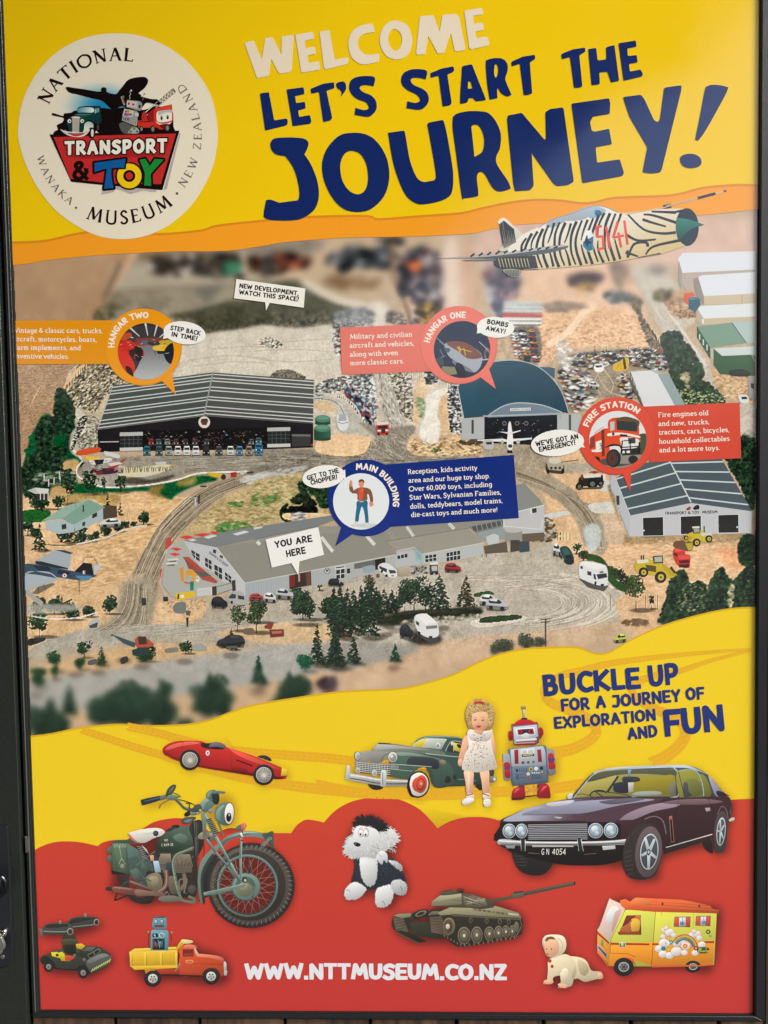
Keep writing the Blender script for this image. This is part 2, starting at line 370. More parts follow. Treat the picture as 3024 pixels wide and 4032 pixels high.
def lathe(name,cx,cz,prof,n=28):
 """profile (radius, y) turned about the y axis through cx, cz"""
 V=[];F=[]
 for r,y in prof:
  for i in range(n):a=2*math.pi*i/n;V.append((cx+r*math.cos(a),y,cz+r*math.sin(a)))
 for j in range(len(prof)-1):
  for i in range(n):F.append((j*n+i,j*n+(i+1)%n,(j+1)*n+(i+1)%n,(j+1)*n+i))
 F.append(tuple(range((len(prof)-1)*n,len(prof)*n)))
 me=bpy.data.meshes.new(name);me.from_pydata(V,[],F);me.shade_smooth();return me
a,b=zpt(-6,3470)
knob=link('door_knob',lathe('door_knob',a,b,[(0.0235,-0.0135),(0.0235,-0.016),(0.019,-0.0175),(0.0135,-0.0185),(0.0125,-0.026),(0.016,-0.030),(0.0235,-0.034),(0.0245,-0.040),(0.022,-0.045),(0.012,-0.0475),(0.002,-0.048)]),mat('black_chrome',(0.03,0.032,0.04),0.15,0.9),DOOR)
def torus(name,c,R,r,ax='y',n=40,m=12,tilt=0.0):
 V=[];F=[]
 for i in range(n):
  A=2*math.pi*i/n
  for j in range(m):
   B=2*math.pi*j/m;q=R+r*math.cos(B)
   x,z,y=q*math.cos(A),q*math.sin(A),r*math.sin(B)
   y,x=y*math.cos(tilt)-x*math.sin(tilt),y*math.sin(tilt)+x*math.cos(tilt)
   V.append((c[0]+x,c[1]+y,c[2]+z))
 for i in range(n):
  for j in range(m):F.append((i*m+j,i*m+(j+1)%m,((i+1)%n)*m+(j+1)%m,((i+1)%n)*m+j))
 me=bpy.data.meshes.new(name);me.from_pydata(V,[],F);me.shade_smooth();return me
link('highlight_ring',torus('highlight_ring',(zpt(-6,3478)[0],-0.046,zpt(-6,3478)[1]),0.0095,0.0011),steel,knob)  # bright steel ring modelled in place of the knob's ring highlight
a,b=zpt(31,3651)
cyl=link('lock_cylinder',lathe('lock_cylinder',a,b,[(0.0075,-0.0135),(0.0075,-0.0185),(0.0066,-0.0195),(0.0035,-0.0195),(0.0030,-0.0185),(0.0005,-0.0185)]),steel,DOOR)
kx,kz=zpt(29,3668)
KEY=empty('key',(kx,-0.024,kz),'small grey key standing in the lock cylinder of the green door','key')
kb=[zpt(*q)for q in((20,3652),(35,3654),(43,3668),(49,3684),(47,3700),(40,3704),(38,3716),(30,3722),(18,3720),(12,3704),(9,3676),(11,3662))]
link('key_bow',prism('key_bow',spline(kb,[False]*len(kb)),-0.0265,-0.0225,0.0010),keyhead,KEY)
link('key_ring',torus('key_ring',(zpt(16,3664)[0],-0.0245,zpt(16,3664)[1]),0.0060,0.0007,tilt=0.5),steel,KEY)
link('key_shank',boxes_mesh('key_shank',[(kx-0.0022,kx+0.0022,-0.0226,-0.0186,zpt(30,3656)[1]-0.0011,zpt(30,3656)[1]+0.0011)],0.0003),steel,KEY)
def wood_mat(name,dark,light,seed):
 m=bpy.data.materials.new(name);m.use_nodes=True;t=m.node_tree;b=t.nodes['Principled BSDF']
 tc=t.nodes.new('ShaderNodeTexCoord');mp=t.nodes.new('ShaderNodeMapping');mp.inputs['Scale'].default_value=(55,55,3.5);mp.inputs['Location'].default_value=(seed,seed*2,0)
 n=t.nodes.new('ShaderNodeTexNoise');n.inputs['Scale'].default_value=1;n.inputs['Detail'].default_value=8;n.inputs['Distortion'].default_value=0.8
 t.links.new(tc.outputs['Object'],mp.inputs[0]);t.links.new(mp.outputs[0],n.inputs['Vector'])
 r=t.nodes.new('ShaderNodeValToRGB');r.color_ramp.elements[0].color=(*dark,1);r.color_ramp.elements[1].color=(*light,1)
 r.color_ramp.elements[0].position=0.35;r.color_ramp.elements[1].position=0.68
 t.links.new(n.outputs['Fac'],r.inputs[0]);t.links.new(r.outputs[0],b.inputs['Base Color']);b.inputs['Roughness'].default_value=0.7
 bp=t.nodes.new('ShaderNodeBump');bp.inputs['Strength'].default_value=0.5;bp.inputs['Distance'].default_value=0.002
 t.links.new(n.outputs['Fac'],bp.inputs['Height']);t.links.new(bp.outputs['Normal'],b.inputs['Normal'])
 return m
woods=[wood_mat('brown_stained_timber',(0.030,0.016,0.009),(0.115,0.066,0.038),1.7),wood_mat('dark_brown_stained_timber',(0.024,0.013,0.009),(0.090,0.052,0.032),9.1)]
soot=mat('black_building_paper',(0.01,0.01,0.01),0.9)
WALL=empty('timber_wall',(XR/2,0.05,0.0),'dark brown timber board wall behind and below the framed sign','wall')
pw=0.1455;x=-0.0150;i=0
while x<XR+0.75:
 x1=x+pw-0.005
 if x<XR+RW:
  link('plank',boxes_mesh('plank',[(x,min(x1,XR+RW-0.001),-0.002,0.016,0.02,ZB-0.0102)],0.002),woods[i%2],WALL)
  if x1>XR+RW+.004:link('plank',boxes_mesh('plank',[(XR+RW+0.001,x1,-0.002,0.016,0.02,2.55)],0.002),woods[1],WALL)
 else:link('plank',boxes_mesh('plank',[(x,x1,-0.002,0.016,0.02,2.55)],0.002),woods[i%2],WALL)
 x+=pw;i+=1
link('cross_rail',boxes_mesh('cross_rail',[(-0.40,XR+0.75,0.030,0.07,0.3,0.4)],0.002),woods[1],WALL)
link('backing_sheet',boxes_mesh('backing_sheet',[(-0.8,XR+0.75,0.0285,0.0300,0.02,2.6)]),soot,WALL)
gm=mat('concrete_paving',(0.14,0.13,0.12),0.9,0,0.4,40,0.25)
me=bpy.data.meshes.new('ground');me.from_pydata([(-300,-300,0),(300,-300,0),(300,300,0),(-300,300,0)],[],[(0,1,2,3)])
tag(link('ground',me,gm),kind='structure')
soffit=mat('dark_stained_soffit',(0.020,0.015,0.011),0.8,0,0.3,30,0.3)
def flat_slab(name,pts,z0,z1):
 n=len(pts);V=[(x,y,z0)for x,y in pts]+[(x,y,z1)for x,y in pts]
 me=bpy.data.meshes.new(name);me.from_pydata(V,[],[tuple(range(n))[::-1],tuple(range(n,2*n))]+[(i,(i+1)%n,n+(i+1)%n,n+i)for i in range(n)]);return me
ROOF=empty('verandah_roof',(0.0,-1.0,5.0),'dark boarded verandah roof overhanging the sign from the left','roof')
link('roof_deck',flat_slab('roof_deck',[(3.15,0.04),(-9,0.04),(-9,-22),(-3.2,-22),(1.0,-11),(1.96,-8.0),(2.5,-6.1),(3.15,-5.4)],5.0,5.15),soffit,ROOF)
import bmesh
bm=bmesh.new();hb=bmesh.ops.create_cube(bm,size=1)
for v in bm.verts:v.co=Vector((v.co.x*80,v.co.y*2-26,2.3+v.co.z*4.6))
bmesh.ops.subdivide_edges(bm,edges=bm.edges,cuts=40,use_grid_fill=True)
for v in bm.verts:
 if v.co.z>0.3:v.co+=Vector((0,RNG.uniform(-.3,.3),RNG.uniform(-.28,.28)))
me=bpy.data.meshes.new('hedge');bm.to_mesh(me);bm.free()
tag(link('hedge',me,mat('dark_hedge_foliage',(0.022,0.038,0.018),0.9,0,1.0,3,0.6)),'long dark clipped hedge across the yard facing the sign','hedge')
# ==== print: the aerial photograph (a fine grid of ink colours)
LE=lambda y:13.0+0.03745*y
RE=lambda y:2990.2-0.00633*y
def raster(polys,x0,y0,nx,ny,s):
 out=np.zeros((ny,nx),bool)
 for q in polys:
  q=np.asarray(q,float);u=(q[:,0]-x0)/s;v=(q[:,1]-y0)/s
  j0=max(0,int(math.floor(v.min())));j1=min(ny-1,int(math.ceil(v.max())))
  u2=np.roll(u,-1);v2=np.roll(v,-1)
  for j in range(j0,j1+1):
   m=((v<=j)&(v2>j))|((v2<=j)&(v>j))
   if not m.any():continue
   xs=np.sort(u[m]+(j-v[m])/(v2[m]-v[m])*(u2[m]-u[m]))
   for a,b in zip(xs[::2],xs[1::2]):
    a=max(0,int(math.ceil(a)));b=min(nx-1,int(math.floor(b)))
    if b>=a:out[j,a:b+1]=True
 return out
def blur(a,r,it=2):
 a=a.astype(np.float32)
 for _ in range(it):
  for ax in(0,1):
   k=2*r+1;p=np.pad(a,[(r+1,r)if i==ax else(0,0)for i in range(a.ndim)],mode='edge');c=np.cumsum(p,axis=ax,dtype=np.float64)
   a=((np.take(c,np.arange(k,k+a.shape[ax]),axis=ax)-np.take(c,np.arange(0,a.shape[ax]),axis=ax))/k).astype(np.float32)
 return a
def vnoise(ny,nx,cell):
 """smooth value noise, -1..1"""
 gy,gx=int(ny/cell)+3,int(nx/cell)+3;g=RNG.uniform(-1,1,(gy,gx));y=np.arange(ny)/cell;x=np.arange(nx)/cell
 iy=y.astype(int);ix=x.astype(int);fy=(y-iy)[:,None];fx=(x-ix)[None];fy=fy*fy*(3-2*fy);fx=fx*fx*(3-2*fx)
 a=g[np.ix_(iy,ix)];b=g[np.ix_(iy,ix+1)];c=g[np.ix_(iy+1,ix)];d=g[np.ix_(iy+1,ix+1)]
 return(a*(1-fx)+b*fx)*(1-fy)+(c*(1-fx)+d*fx)*fy
TX0,TY0,TS=30.0,816.0,3.0;TNX,TNY=988,702
CV=np.zeros((TNY,TNX,3),np.float32)+np.array([190,170,146],np.float32)
NF=(vnoise(TNY,TNX,1.3)*0.5+vnoise(TNY,TNX,3)*0.3+vnoise(TNY,TNX,8)*0.3)
NC=(vnoise(TNY,TNX,14)+0.6*vnoise(TNY,TNX,35)+0.5*vnoise(TNY,TNX,6))/1.6
Z={'1':(50,900,1.659),'2':(1000,900,1.659),'3':(1980,900,1.659),'4':(50,1650,1.659),'5':(1000,1650,1.659),'6':(1980,1650,1.659),'7':(50,2300,1.276),'8':(1300,2200,.9875)}
def src(z,pts):
 ox,oy,k=Z[z];a=np.asarray(pts,float);return np.stack([a[:,0]/k+ox,a[:,1]/k+oy],1)
def F(z,s,col,fine=12,coarse=14,soft=0,alpha=1.0):
 """ink an area, with grain"""
 P=src(z,shape('~'+s if not s.startswith('!')else s[1:],0,4));m=raster([P],TX0,TY0,TNX,TNY,TS).astype(np.float32)
 if soft:m=blur(m,soft)
 ys,xs=np.where(m>0.004)
 if not len(ys):return P
 sl=(slice(ys.min(),ys.max()+1),slice(xs.min(),xs.max()+1));mm=m[sl][...,None]*alpha
 t=np.array(col,np.float32)+(NF[sl]*fine+NC[sl]*coarse)[...,None]*np.array([1,.97,.9])
 CV[sl]=CV[sl]*(1-mm)+t*mm
 return P
def stamp(x,y,rx,ry,ang,col,al=1.0):
 u=(x-TX0)/TS;v=(y-TY0)/TS;rx/=TS;ry/=TS;R=int(max(rx,ry)+1.5)
 i0,i1=max(0,int(u)-R),min(TNX,int(u)+R+2);j0,j1=max(0,int(v)-R),min(TNY,int(v)+R+2)
 if i1<=i0 or j1<=j0:return
 X=np.arange(i0,i1)[None]-u;Y=np.arange(j0,j1)[:,None]-v;c,s=math.cos(ang),math.sin(ang)
 d=((X*c+Y*s)/max(rx,.6))**2+((-X*s+Y*c)/max(ry,.6))**2
 m=(np.clip(1.35-d,0,1)*al)[...,None]
 CV[j0:j1,i0:i1]=CV[j0:j1,i0:i1]*(1-m)+np.array(col,np.float32)*m
def SP(z,s,n,cols,r0=3,r1=7,asp=1.6,ang=0.0,jang=0.5,al=0.9,tint=14):
 """scatter small marks through an area"""
 P=src(z,shape('~'+s,0,3));m=raster([P],TX0,TY0,TNX,TNY,TS);ys,xs=np.where(m)
 if not len(ys):return
 if min(sum(c)for c in cols)>305:al*=.5
 for _ in range(n):
  k=random.randrange(len(ys));r=random.uniform(r0,r1);c=random.choice(cols);j=random.uniform(-tint,tint)
  stamp(TX0+xs[k]*TS,TY0+ys[k]*TS,r*asp,r,ang+random.uniform(-jang,jang),[min(255,max(0,q+j))for q in c],al*random.uniform(.7,1))
def LN(z,s,w,col,al=1.0,n=6):
 P=src(z,spline(*parse('~'+s)[1:],False,n))
 for a,b in zip(P[:-1],P[1:]):
  L=np.linalg.norm(b-a);k=max(1,int(L/3.0))
  for i in range(k):q=a+(b-a)*i/k;stamp(q[0],q[1],w/2+.5,w/2+.5,0,col,al)
GREENS=[(44,64,52),(54,80,60),(38,54,46),(68,98,68),(36,48,42)]
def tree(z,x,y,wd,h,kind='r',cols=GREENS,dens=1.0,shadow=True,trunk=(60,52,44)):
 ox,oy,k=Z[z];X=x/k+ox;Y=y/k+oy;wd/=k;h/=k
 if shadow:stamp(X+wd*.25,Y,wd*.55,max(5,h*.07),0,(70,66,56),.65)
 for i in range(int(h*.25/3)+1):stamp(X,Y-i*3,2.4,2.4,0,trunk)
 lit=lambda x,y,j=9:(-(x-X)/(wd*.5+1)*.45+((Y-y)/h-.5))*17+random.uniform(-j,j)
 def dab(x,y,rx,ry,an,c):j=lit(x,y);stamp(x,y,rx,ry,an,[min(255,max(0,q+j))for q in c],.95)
 sm=.7 if wd<40 else 1.0
 if kind=='c':
  nt=max(6,int(h/6.5))
  for k_ in range(nt):
   t=k_/nt;ww=wd*.5*(1-t)**.85*random.uniform(.72,1.12);yy=Y-h*.07-t*h*.9
   for i in range(max(2,int(dens*ww/1.7))):
    u=random.uniform(-1,1);dab(X+u*ww,yy+abs(u)*h*.05+random.uniform(-3,3),random.uniform(4,7)*sm,random.uniform(1.8,3.4),.5*u,cols[0]if random.random()<.5 else random.choice(cols))
  for i in range(3):stamp(X,Y-h*(.9+i*.035),2,3,0,cols[0])
 else:
  lob=[(random.uniform(-.3,.3)*wd,-h*random.uniform(.34,.86),random.uniform(.17,.3)*wd)for _ in range(7)]+[(0,-h*.55,wd*.33)]
  for lx,ly,r in sorted(lob,key=lambda q:q[1]):
   for i in range(int(dens*r*r/9)+6):
    a=random.uniform(0,6.283);q=r*math.sqrt(random.random())*1.12;x=X+lx+math.cos(a)*q;y=Y+ly+math.sin(a)*q*.95
    dab(x,y,random.uniform(2.4,5.4)*sm,random.uniform(2,4)*sm,random.uniform(-.7,.7),cols[0]if math.sin(a)>.2 and random.random()<.7 else random.choice(cols))
CARS=[(225,225,225),(190,192,194),(34,34,38),(66,66,68),(150,76,66),(84,110,136),(240,240,240),(176,156,116),(28,28,32),(120,120,120),(52,50,50),(150,146,138)]
SAND=(216,184,146);GRAV=(176,170,158)
F('1',"-40,200 400,180 800,158 760,250 640,390 560,560 520,700 400,920 330,1100 200,1300 170,1400 -40,1400",(181,152,124),10,9)
SP('1',"0,620 520,620 400,900 300,1080 180,1327 0,1327",1500,[(166,138,110),(194,165,136),(156,130,104)],2,3.4,2,.2)
SP('1',"0,880 400,900 300,1080 180,1327 0,1327",900,[(146,120,94),(205,176,146),(124,102,80)],1.4,2.6,2,.2)
LN('1',"175,1040 130,1130 112,1170",3,(214,192,168))
F('1',"820,160 1400,145 1700,100 1700,560 1300,520 1000,580 700,600 560,600 640,400",(158,150,134),10,12)
F('1',"700,240 1100,280 1659,290 1659,345 1100,370 640,400 660,320",(176,168,152),6,6)
F('1',"830,165 1420,150 1440,210 1300,300 1100,240 900,210",(112,98,80),8,16,3)
SP('1',"950,200 1659,160 1659,300 1000,300",130,[(70,66,62),(190,186,180),(96,100,104),(60,50,44)],8,18,1.8,0)
SP('1',"1380,230 1470,230 1470,290 1380,290",22,[(70,140,112)],9,14,1.6,0)
LN('1',"640,420 900,392 1200,385 1659,345",8,(132,124,108),.7)
LN('1',"800,160 720,280 640,400 600,520 560,600",24,(206,172,142),.9)
LN('1',"700,230 660,330 610,430 590,480",12,(80,76,66),.6)
F('1',"1190,400 1270,372 1370,378 1330,430 1272,484 1220,450",(124,124,116),4,4,2)
SP('1',"560,520 720,440 760,500 640,590 540,600",220,[(78,82,62),(180,160,130),(60,66,50)],3,7,1.5)
SP('1',"640,430 1000,420 980,540 700,580",200,[(138,130,112),(172,164,148),(110,106,90)],5,10,2)
F('1',"1000,575 1200,530 1450,470 1700,520 1700,652 1450,660 1260,690 1180,600",(92,92,78),16,8,1)
F('2',"-20,440 200,340 330,350 450,430 620,490 760,520 770,590 560,640 -20,656",(98,99,86),18,10,1)
SP('2',"-20,560 540,540 760,530 760,600 540,640 0,655",1300,[(70,72,62),(130,128,112),(60,60,54),(160,158,144)],1.8,4,1.5)
SP('1',"1040,590 1450,520 1659,560 1659,650 1260,690",900,[(72,76,60),(120,118,100),(60,62,52)],1.8,4,1.5)
F('1',"1080,760 1260,690 1450,662 1700,652 1700,980 1310,935 1060,975 1090,880",(206,201,188),7,8,1)
F('2',"-20,656 300,650 540,640 560,900 620,980 400,1010 -20,960",(208,203,190),7,8,1)
for q in("1150,860 1400,830 1659,850","1180,900 1450,870 1659,880","1300,790 1500,770 1659,775"):LN('1',q,4,(186,178,162),.6)
for q in("0,800 300,790 540,810","0,850 250,870 540,850","0,760 200,740 500,720"):LN('2',q,4,(188,180,164),.6)
SP('2',"40,730 100,715 170,740 170,775 60,775",140,[(110,108,96),(230,226,214),(84,84,76)],2,4)
SP('2',"110,975 150,930 210,922 280,940 340,980",420,[(120,114,98),(84,82,72),(150,142,124)],2,4)
F('1',"400,900 640,895 760,1010 650,1030 560,1327 420,1327 470,1200 380,1180 330,1100",(196,184,160),20,12)
SP('1',"420,900 640,900 740,1000 600,1100 540,1200 470,1180 370,1100",1700,[(60,60,50),(222,208,184),(96,92,76),(140,130,108)],1.8,4,2.2,-.6)
LN('1',"470,900 400,960 340,1060",22,(222,188,150),.9)
for i in range(22):stamp(50+(320+i*8+random.uniform(-5,5))/1.659,900+(1075-i*9)/1.659,1.6,11,0,(56,56,46),.9)
F('4',"370,0 560,0 560,200 430,230 380,215 345,190 350,120 390,60",(180,176,162),10,8)
SP('4',"420,0 560,0 560,190 450,220",700,[(120,116,102),(206,202,188),(90,88,78)],2,3.4)
F('1',"380,1175 440,1180 480,1240 470,1330 420,1330 430,1250",(206,202,190),8,6)
LN('4',"470,0 420,100 380,180 410,215 450,262",7,(226,224,212));LN('4',"380,0 365,60 345,150 350,190 400,230 455,275",6,(232,230,220));SP('4',"440,0 490,0 400,190 385,180",160,[(50,50,44)],2,3.4)
F('2',"-20,110 600,60 1000,55 1700,20 1700,660 1100,640 830,640 800,560 560,480 340,350 -20,300",(196,176,152),6,10)
F('2',"-20,100 420,60 430,150 200,180 -20,230",(146,138,128),4,18,4)
SP('2',"-20,190 330,170 330,240 60,290",34,[(56,40,34),(84,64,54),(176,96,80),(70,70,70)],12,24,1.3)
SP('2',"470,190 560,140 700,130 890,130 890,240 560,260",60,[(60,66,72),(84,92,104),(40,44,46),(150,150,150),(110,108,110)],11,24,1.5,0)
SP('2',"820,65 930,60 940,90 830,95",14,[(76,76,76)],10,16,2,0)
F('2',"380,340 600,300 860,330 900,460 740,490 560,440",(190,172,148),6,8,3)
SP('2',"430,350 600,310 880,370 860,390 440,380",30,[(150,120,92),(130,108,84)],9,18,2.4,0)
LN('2',"330,352 430,412 560,470 700,500 790,545",30,(214,204,190),.8)
F('2',"760,480 870,500 880,640 770,650 780,570",(214,208,198),6,6,2)
SP('2',"540,540 760,520 770,640 560,645",620,[(128,136,144),(216,218,220),(92,96,100),(170,172,174)],2,4.6)
SP('2',"870,560 930,540 990,590 980,640 880,640",300,[(120,110,104),(206,196,186),(88,80,78)],2,5)
LN('2',"900,100 910,300 960,420 1010,560 1020,620",16,(150,120,102),.6)
SP('2',"950,240 1010,150 1180,140 1230,380 1230,480 1190,620 1060,640 1060,540 1000,380",260,[(58,54,62),(96,92,104),(150,140,140),(40,38,44),(92,56,60),(190,186,190),(110,116,132)],8,17,1.7,.1)
SP('2',"1010,225 1080,220 1085,265 1015,270",16,[(232,122,66)],10,15,1.3,0)
SP('2',"1070,515 1200,500 1200,590 1080,600",46,[(196,156,62),(84,70,50),(60,50,46)],6,12,1.5,0)
SP('2',"960,360 1010,370 1020,430 960,430",14,[(60,56,60)],9,14)
SP('2',"1190,260 1250,290 1240,310 1190,300",8,[(90,70,76)],9,14)
F('2',"1250,100 1340,100 1360,520 1240,520",(220,202,190),5,6,4)
F('2',"1350,120 1430,120 1450,500 1370,520",(206,172,150),5,8,5)
F('2',"1450,90 1659,140 1659,330 1520,260",(218,198,188),5,8,5)
SP('2',"1490,200 1659,210 1680,600 1600,580 1540,420",90,[(84,84,104),(116,118,140),(150,90,92),(60,60,72),(190,190,204)],9,18,1.5,0)
F('3',"-40,-60 1700,-60 1700,150 1000,250 400,330 -40,300",(212,184,170),4,12,5)
F('3',"80,260 500,250 900,220 900,420 960,620 1050,780 700,770 400,800 230,900 220,600 100,560",(222,190,164),7,12,3)
F('3',"-40,200 70,280 90,440 -40,470",(120,112,122),4,14,4)
SP('3',"0,290 90,300 80,470 0,460",34,[(70,68,84),(176,150,154),(110,100,120)],9,16)
F('3',"690,220 830,250 860,340 780,380 740,300",(190,160,140),4,10,5)
SP('3',"700,230 830,240 800,300 760,320 790,400 900,470 860,500 780,420",60,[(140,122,108),(120,108,98),(170,148,130)],9,18,1.5,.8)
SP('3',"440,340 520,300 620,310 620,340 560,370 460,370",46,[(80,62,66),(104,84,86),(66,54,58)],9,17,1.5,0)
SP('3',"480,380 540,340 590,390 560,400",18,[(196,160,96),(120,100,74)],7,13)
SP('3',"650,440 740,410 820,440 820,475 680,480",60,[(116,120,118),(150,148,142),(92,98,98)],6,13,1.4,0)
F('3',"840,250 1080,240 1110,340 1180,420 1260,540 1260,600 1180,680 1330,850 1400,1040 1440,1160 1659,1120 1700,1330 1500,1330 1400,1180 1280,900 1060,690 980,560 880,380",(194,188,178),8,8,2)
for q in("960,260 1010,420 1090,560 1200,700","900,300 960,450 1040,600","1130,600 1250,780 1330,900"):LN('3',q,8,(214,208,198),.5)
SP('3',"960,250 1050,250 1040,290 970,290",22,[(150,140,134)],7,12,2,0)
F('3',"1060,470 1180,400 1260,540 1260,585 1130,580",(196,162,130),12,12,1)
SP('3',"1000,410 1090,405 1090,460 1000,465",60,[(110,120,84),(150,130,104),(90,84,70)],4,9,2,0)
SP('3',"1060,470 1260,470 1260,580 1120,580",260,[(160,128,98),(222,196,168),(110,92,74)],2,5)
F('3',"230,540 600,520 850,560 960,760 700,770 480,780 350,800 240,880 230,640",(226,190,154),12,10,1)
SP('3',"240,580 850,560 980,760 700,770 480,790 260,860",900,[(196,152,116),(176,136,104),(238,210,180)],1.8,4,2.4,.1)
LN('3',"300,760 420,680 520,560 600,500",26,(236,210,184),.6)
SP('3',"280,500 380,480 540,515 300,545",120,[(130,116,106),(170,150,134)],4,9,3,0)
for i in range(46):
 t=i/46;stamp(1980+(835+t*200+random.uniform(-8,8))/1.659,900+(480+t*290)/1.659,3,8+random.uniform(0,5),0,(74,66,58),.75)
SP('3',"830,470 910,460 900,560 1010,770 960,770 880,560",240,[(120,112,100),(90,84,74),(160,140,118)],2.5,6)
for i,c in enumerate([(206,216,214),(226,232,232),(214,226,226),(206,90,80),(232,232,230),(226,230,230)]):
 y=486+i*26
 for dx in range(0,12):stamp(1980+(20+dx*21-i*3)/1.659,900+(y+dx*.5)/1.659,12,8,0,c,.95);stamp(1980+(20+dx*21-i*3)/1.659,900+(y+14)/1.659,9,3,0,(92,100,108),.8)
F('3',"50,660 230,650 240,880 100,860 60,760",(110,104,100),12,12,1,.8)
for r_ in range(11):
 for c_ in range(3):x=70+c_*58+r_*3+random.uniform(-6,6);y=668+r_*19;c=random.choice([(226,228,232)]*3+[(60,90,120),(170,80,60),(200,140,80),(50,50,56)]);stamp(1980+x/1.659,900+(y+9)/1.659,16,4,.05,(48,46,48));stamp(1980+x/1.659,900+y/1.659,15,5,.05,c);stamp(1980+(x+8)/1.659,900+(y-1)/1.659,6,2.4,0,(70,76,84))
SP('3',"0,690 60,700 100,860 240,880 240,900 -30,860",120,[(216,190,160),(180,160,140)],4,8)
F('3',"460,820 1060,780 1095,930 840,930 900,1100 600,1110 420,1210 350,1000 360,900",(158,146,128),16,12,1)
F('3',"470,825 700,800 1060,785 1090,900 1000,925 800,890 640,905 470,930",(96,92,84),16,16,1,.8)
SP('3',"470,825 700,800 1060,785 1090,900 1000,925 800,890 640,905 470,930",460,CARS,2,5.5,2.2,0,.5)
for i in range(26):x=480+i*23+random.uniform(-8,8);y=random.choice([830,850,872,892])+random.uniform(-6,6);c=random.choice([(220,222,224),(206,206,206),(60,90,120),(150,60,50),(40,40,44),(190,170,90)]);stamp(1980+x/1.659,900+(y+8)/1.659,11,4,0,(38,36,36));stamp(1980+x/1.659,900+y/1.659,10,5,0,c);stamp(1980+(x+3)/1.659,900+(y-1)/1.659,5,2,0,(56,60,66))
F('3',"380,920 500,900 580,980 600,1110 470,1200 390,1020",(104,98,90),14,14,1,.7)
SP('3',"380,920 500,900 580,980 600,1110 470,1200 390,1020",260,CARS+[(232,232,232)]*3,2.5,7,2.6,.1,.3)
SP('3',"760,960 850,960 900,1100 800,1110 760,1040",190,CARS+[(200,180,60)],3,6,2,0)
for q in("640,920 600,1000 640,1090","660,920 720,1010 700,1090","620,960 690,1060 800,1100"):LN('3',q,3,(206,196,178),.8)
SP('3',"350,760 430,750 445,890 380,900",60,[(232,236,238),(170,176,180),(250,250,250)],5,10,1.5,0)
for x in(600,675,895,968,820):LN('3',f"{x},770 {x},820",2.5,(50,46,44))
F('3',"720,890 760,870 790,850 820,850 815,920 730,930",(206,172,50),6,4)
LN('3',"790,850 800,920",10,(90,70,40))
F('3',"600,890 650,885 655,930 605,935",(232,234,236),3,3);LN('3',"612,900 645,898",8,(50,54,60))
F('3',"1380,900 1659,960 1659,1140 1500,1110 1400,1040",(208,178,142),14,12,1)
SP('3',"1380,960 1640,980 1640,1130 1440,1090",300,[(160,128,96),(224,200,168)],2,5,2)
SP('3',"1050,690 1150,680 1170,760 1110,840 1060,820 1040,740",520,GREENS,4,9,1.2,0,1)
SP('3',"1100,820 1180,740 1270,850 1310,940 1290,1000 1340,1010 1440,1110 1420,1140 1160,1145 1110,1010 1090,900",1500,GREENS+[(60,96,66)],4,9,1.2,0,1)
SP('3',"1160,950 1210,940 1215,1050 1180,1000",60,[(224,200,170),(190,170,140)],3,6)
SP('3',"1110,1050 1440,1080 1430,1140 1120,1140",200,[(190,196,150),(90,120,80)],2,3.4)
F('2',"400,960 560,960 760,950 800,640 1000,640 1120,640 1120,940 1350,1000 1350,1327 400,1327",(206,196,182),14,12,1)
SP('2',"520,640 570,640 570,820 530,800",120,[(90,88,84),(220,218,214),(60,60,58)],3,6)
SP('2',"410,1020 520,980 760,950 780,1000 620,1040 500,1080 410,1090",700,[(96,96,92),(220,222,222),(60,60,60),(150,150,146)],2.5,5)
SP('2',"620,1040 780,960 800,1100 800,1250 720,1250 640,1140",520,[(190,198,204),(236,240,242),(110,116,122),(72,76,82)],2.5,5.5)
SP('2',"590,1050 640,1040 720,1120 780,1240 760,1300 700,1200 620,1110",150,[(60,56,72),(150,70,84),(70,120,150),(40,40,44),(200,200,204)],3,7,2,.9)
F('2',"780,960 870,950 960,1180 990,1280 850,1290 850,1180",(188,184,176),12,10,2)
SP('2',"800,980 860,970 960,1200 980,1280 880,1280",260,[(120,116,108),(214,212,204)],2,4,2.5,1.2,.2)
SP('2',"870,950 1010,950 1030,1100 1050,1240 990,1240 930,1080",720,[(230,228,220),(120,112,100),(84,80,72),(190,184,170)],2.5,5.5)
F('2',"1060,1020 1140,1000 1100,1150 1080,1260 1040,1260",(218,192,160),12,10)
SP('2',"1060,1110 1120,1120 1120,1240 1070,1240",60,[(110,150,110)],3,6)
F('2',"1140,1080 1300,1030 1260,1090 1210,1140 1200,1327 1110,1327 1120,1180",(226,224,216),8,8,1)
F('2',"1210,1140 1270,1080 1290,1327 1200,1327",(212,184,150),14,10,1)
SP('2',"1270,1050 1330,1040 1350,1327 1290,1327",620,[(40,42,44),(226,228,230),(90,92,96)],2.5,5)
for i in range(12):LN('2',f"{980+0},{970+i*0} {985},{1230}",1.6,(70,64,60),.05)
for x in(1085,1272,1028,985):LN('2',f"{x},{940 if x<1200 else 1000} {x},{980 if x<1200 else 1080}",2.5,(60,56,54))
SP('2',"1120,940 1180,930 1200,1000 1130,1010",90,[(30,32,36),(84,88,94),(200,200,204)],3,7)
F('2',"400,1100 540,1110 620,1160 690,1230 700,1290 720,1327 560,1327 540,1230 500,1140 400,1130",(188,188,180),8,8,1)
for i in range(14):
 t=i/13;LN('2',f"{545+t*170:.0f},{1085+t*t*170:.0f} {545+t*170:.0f},{1105+t*t*170:.0f}",3,(54,52,50))
LN('2',"400,1075 540,1085 620,1120 680,1190 715,1290",4,(200,200,196));LN('2',"400,1110 500,1120 560,1160 600,1240",3,(96,88,80))
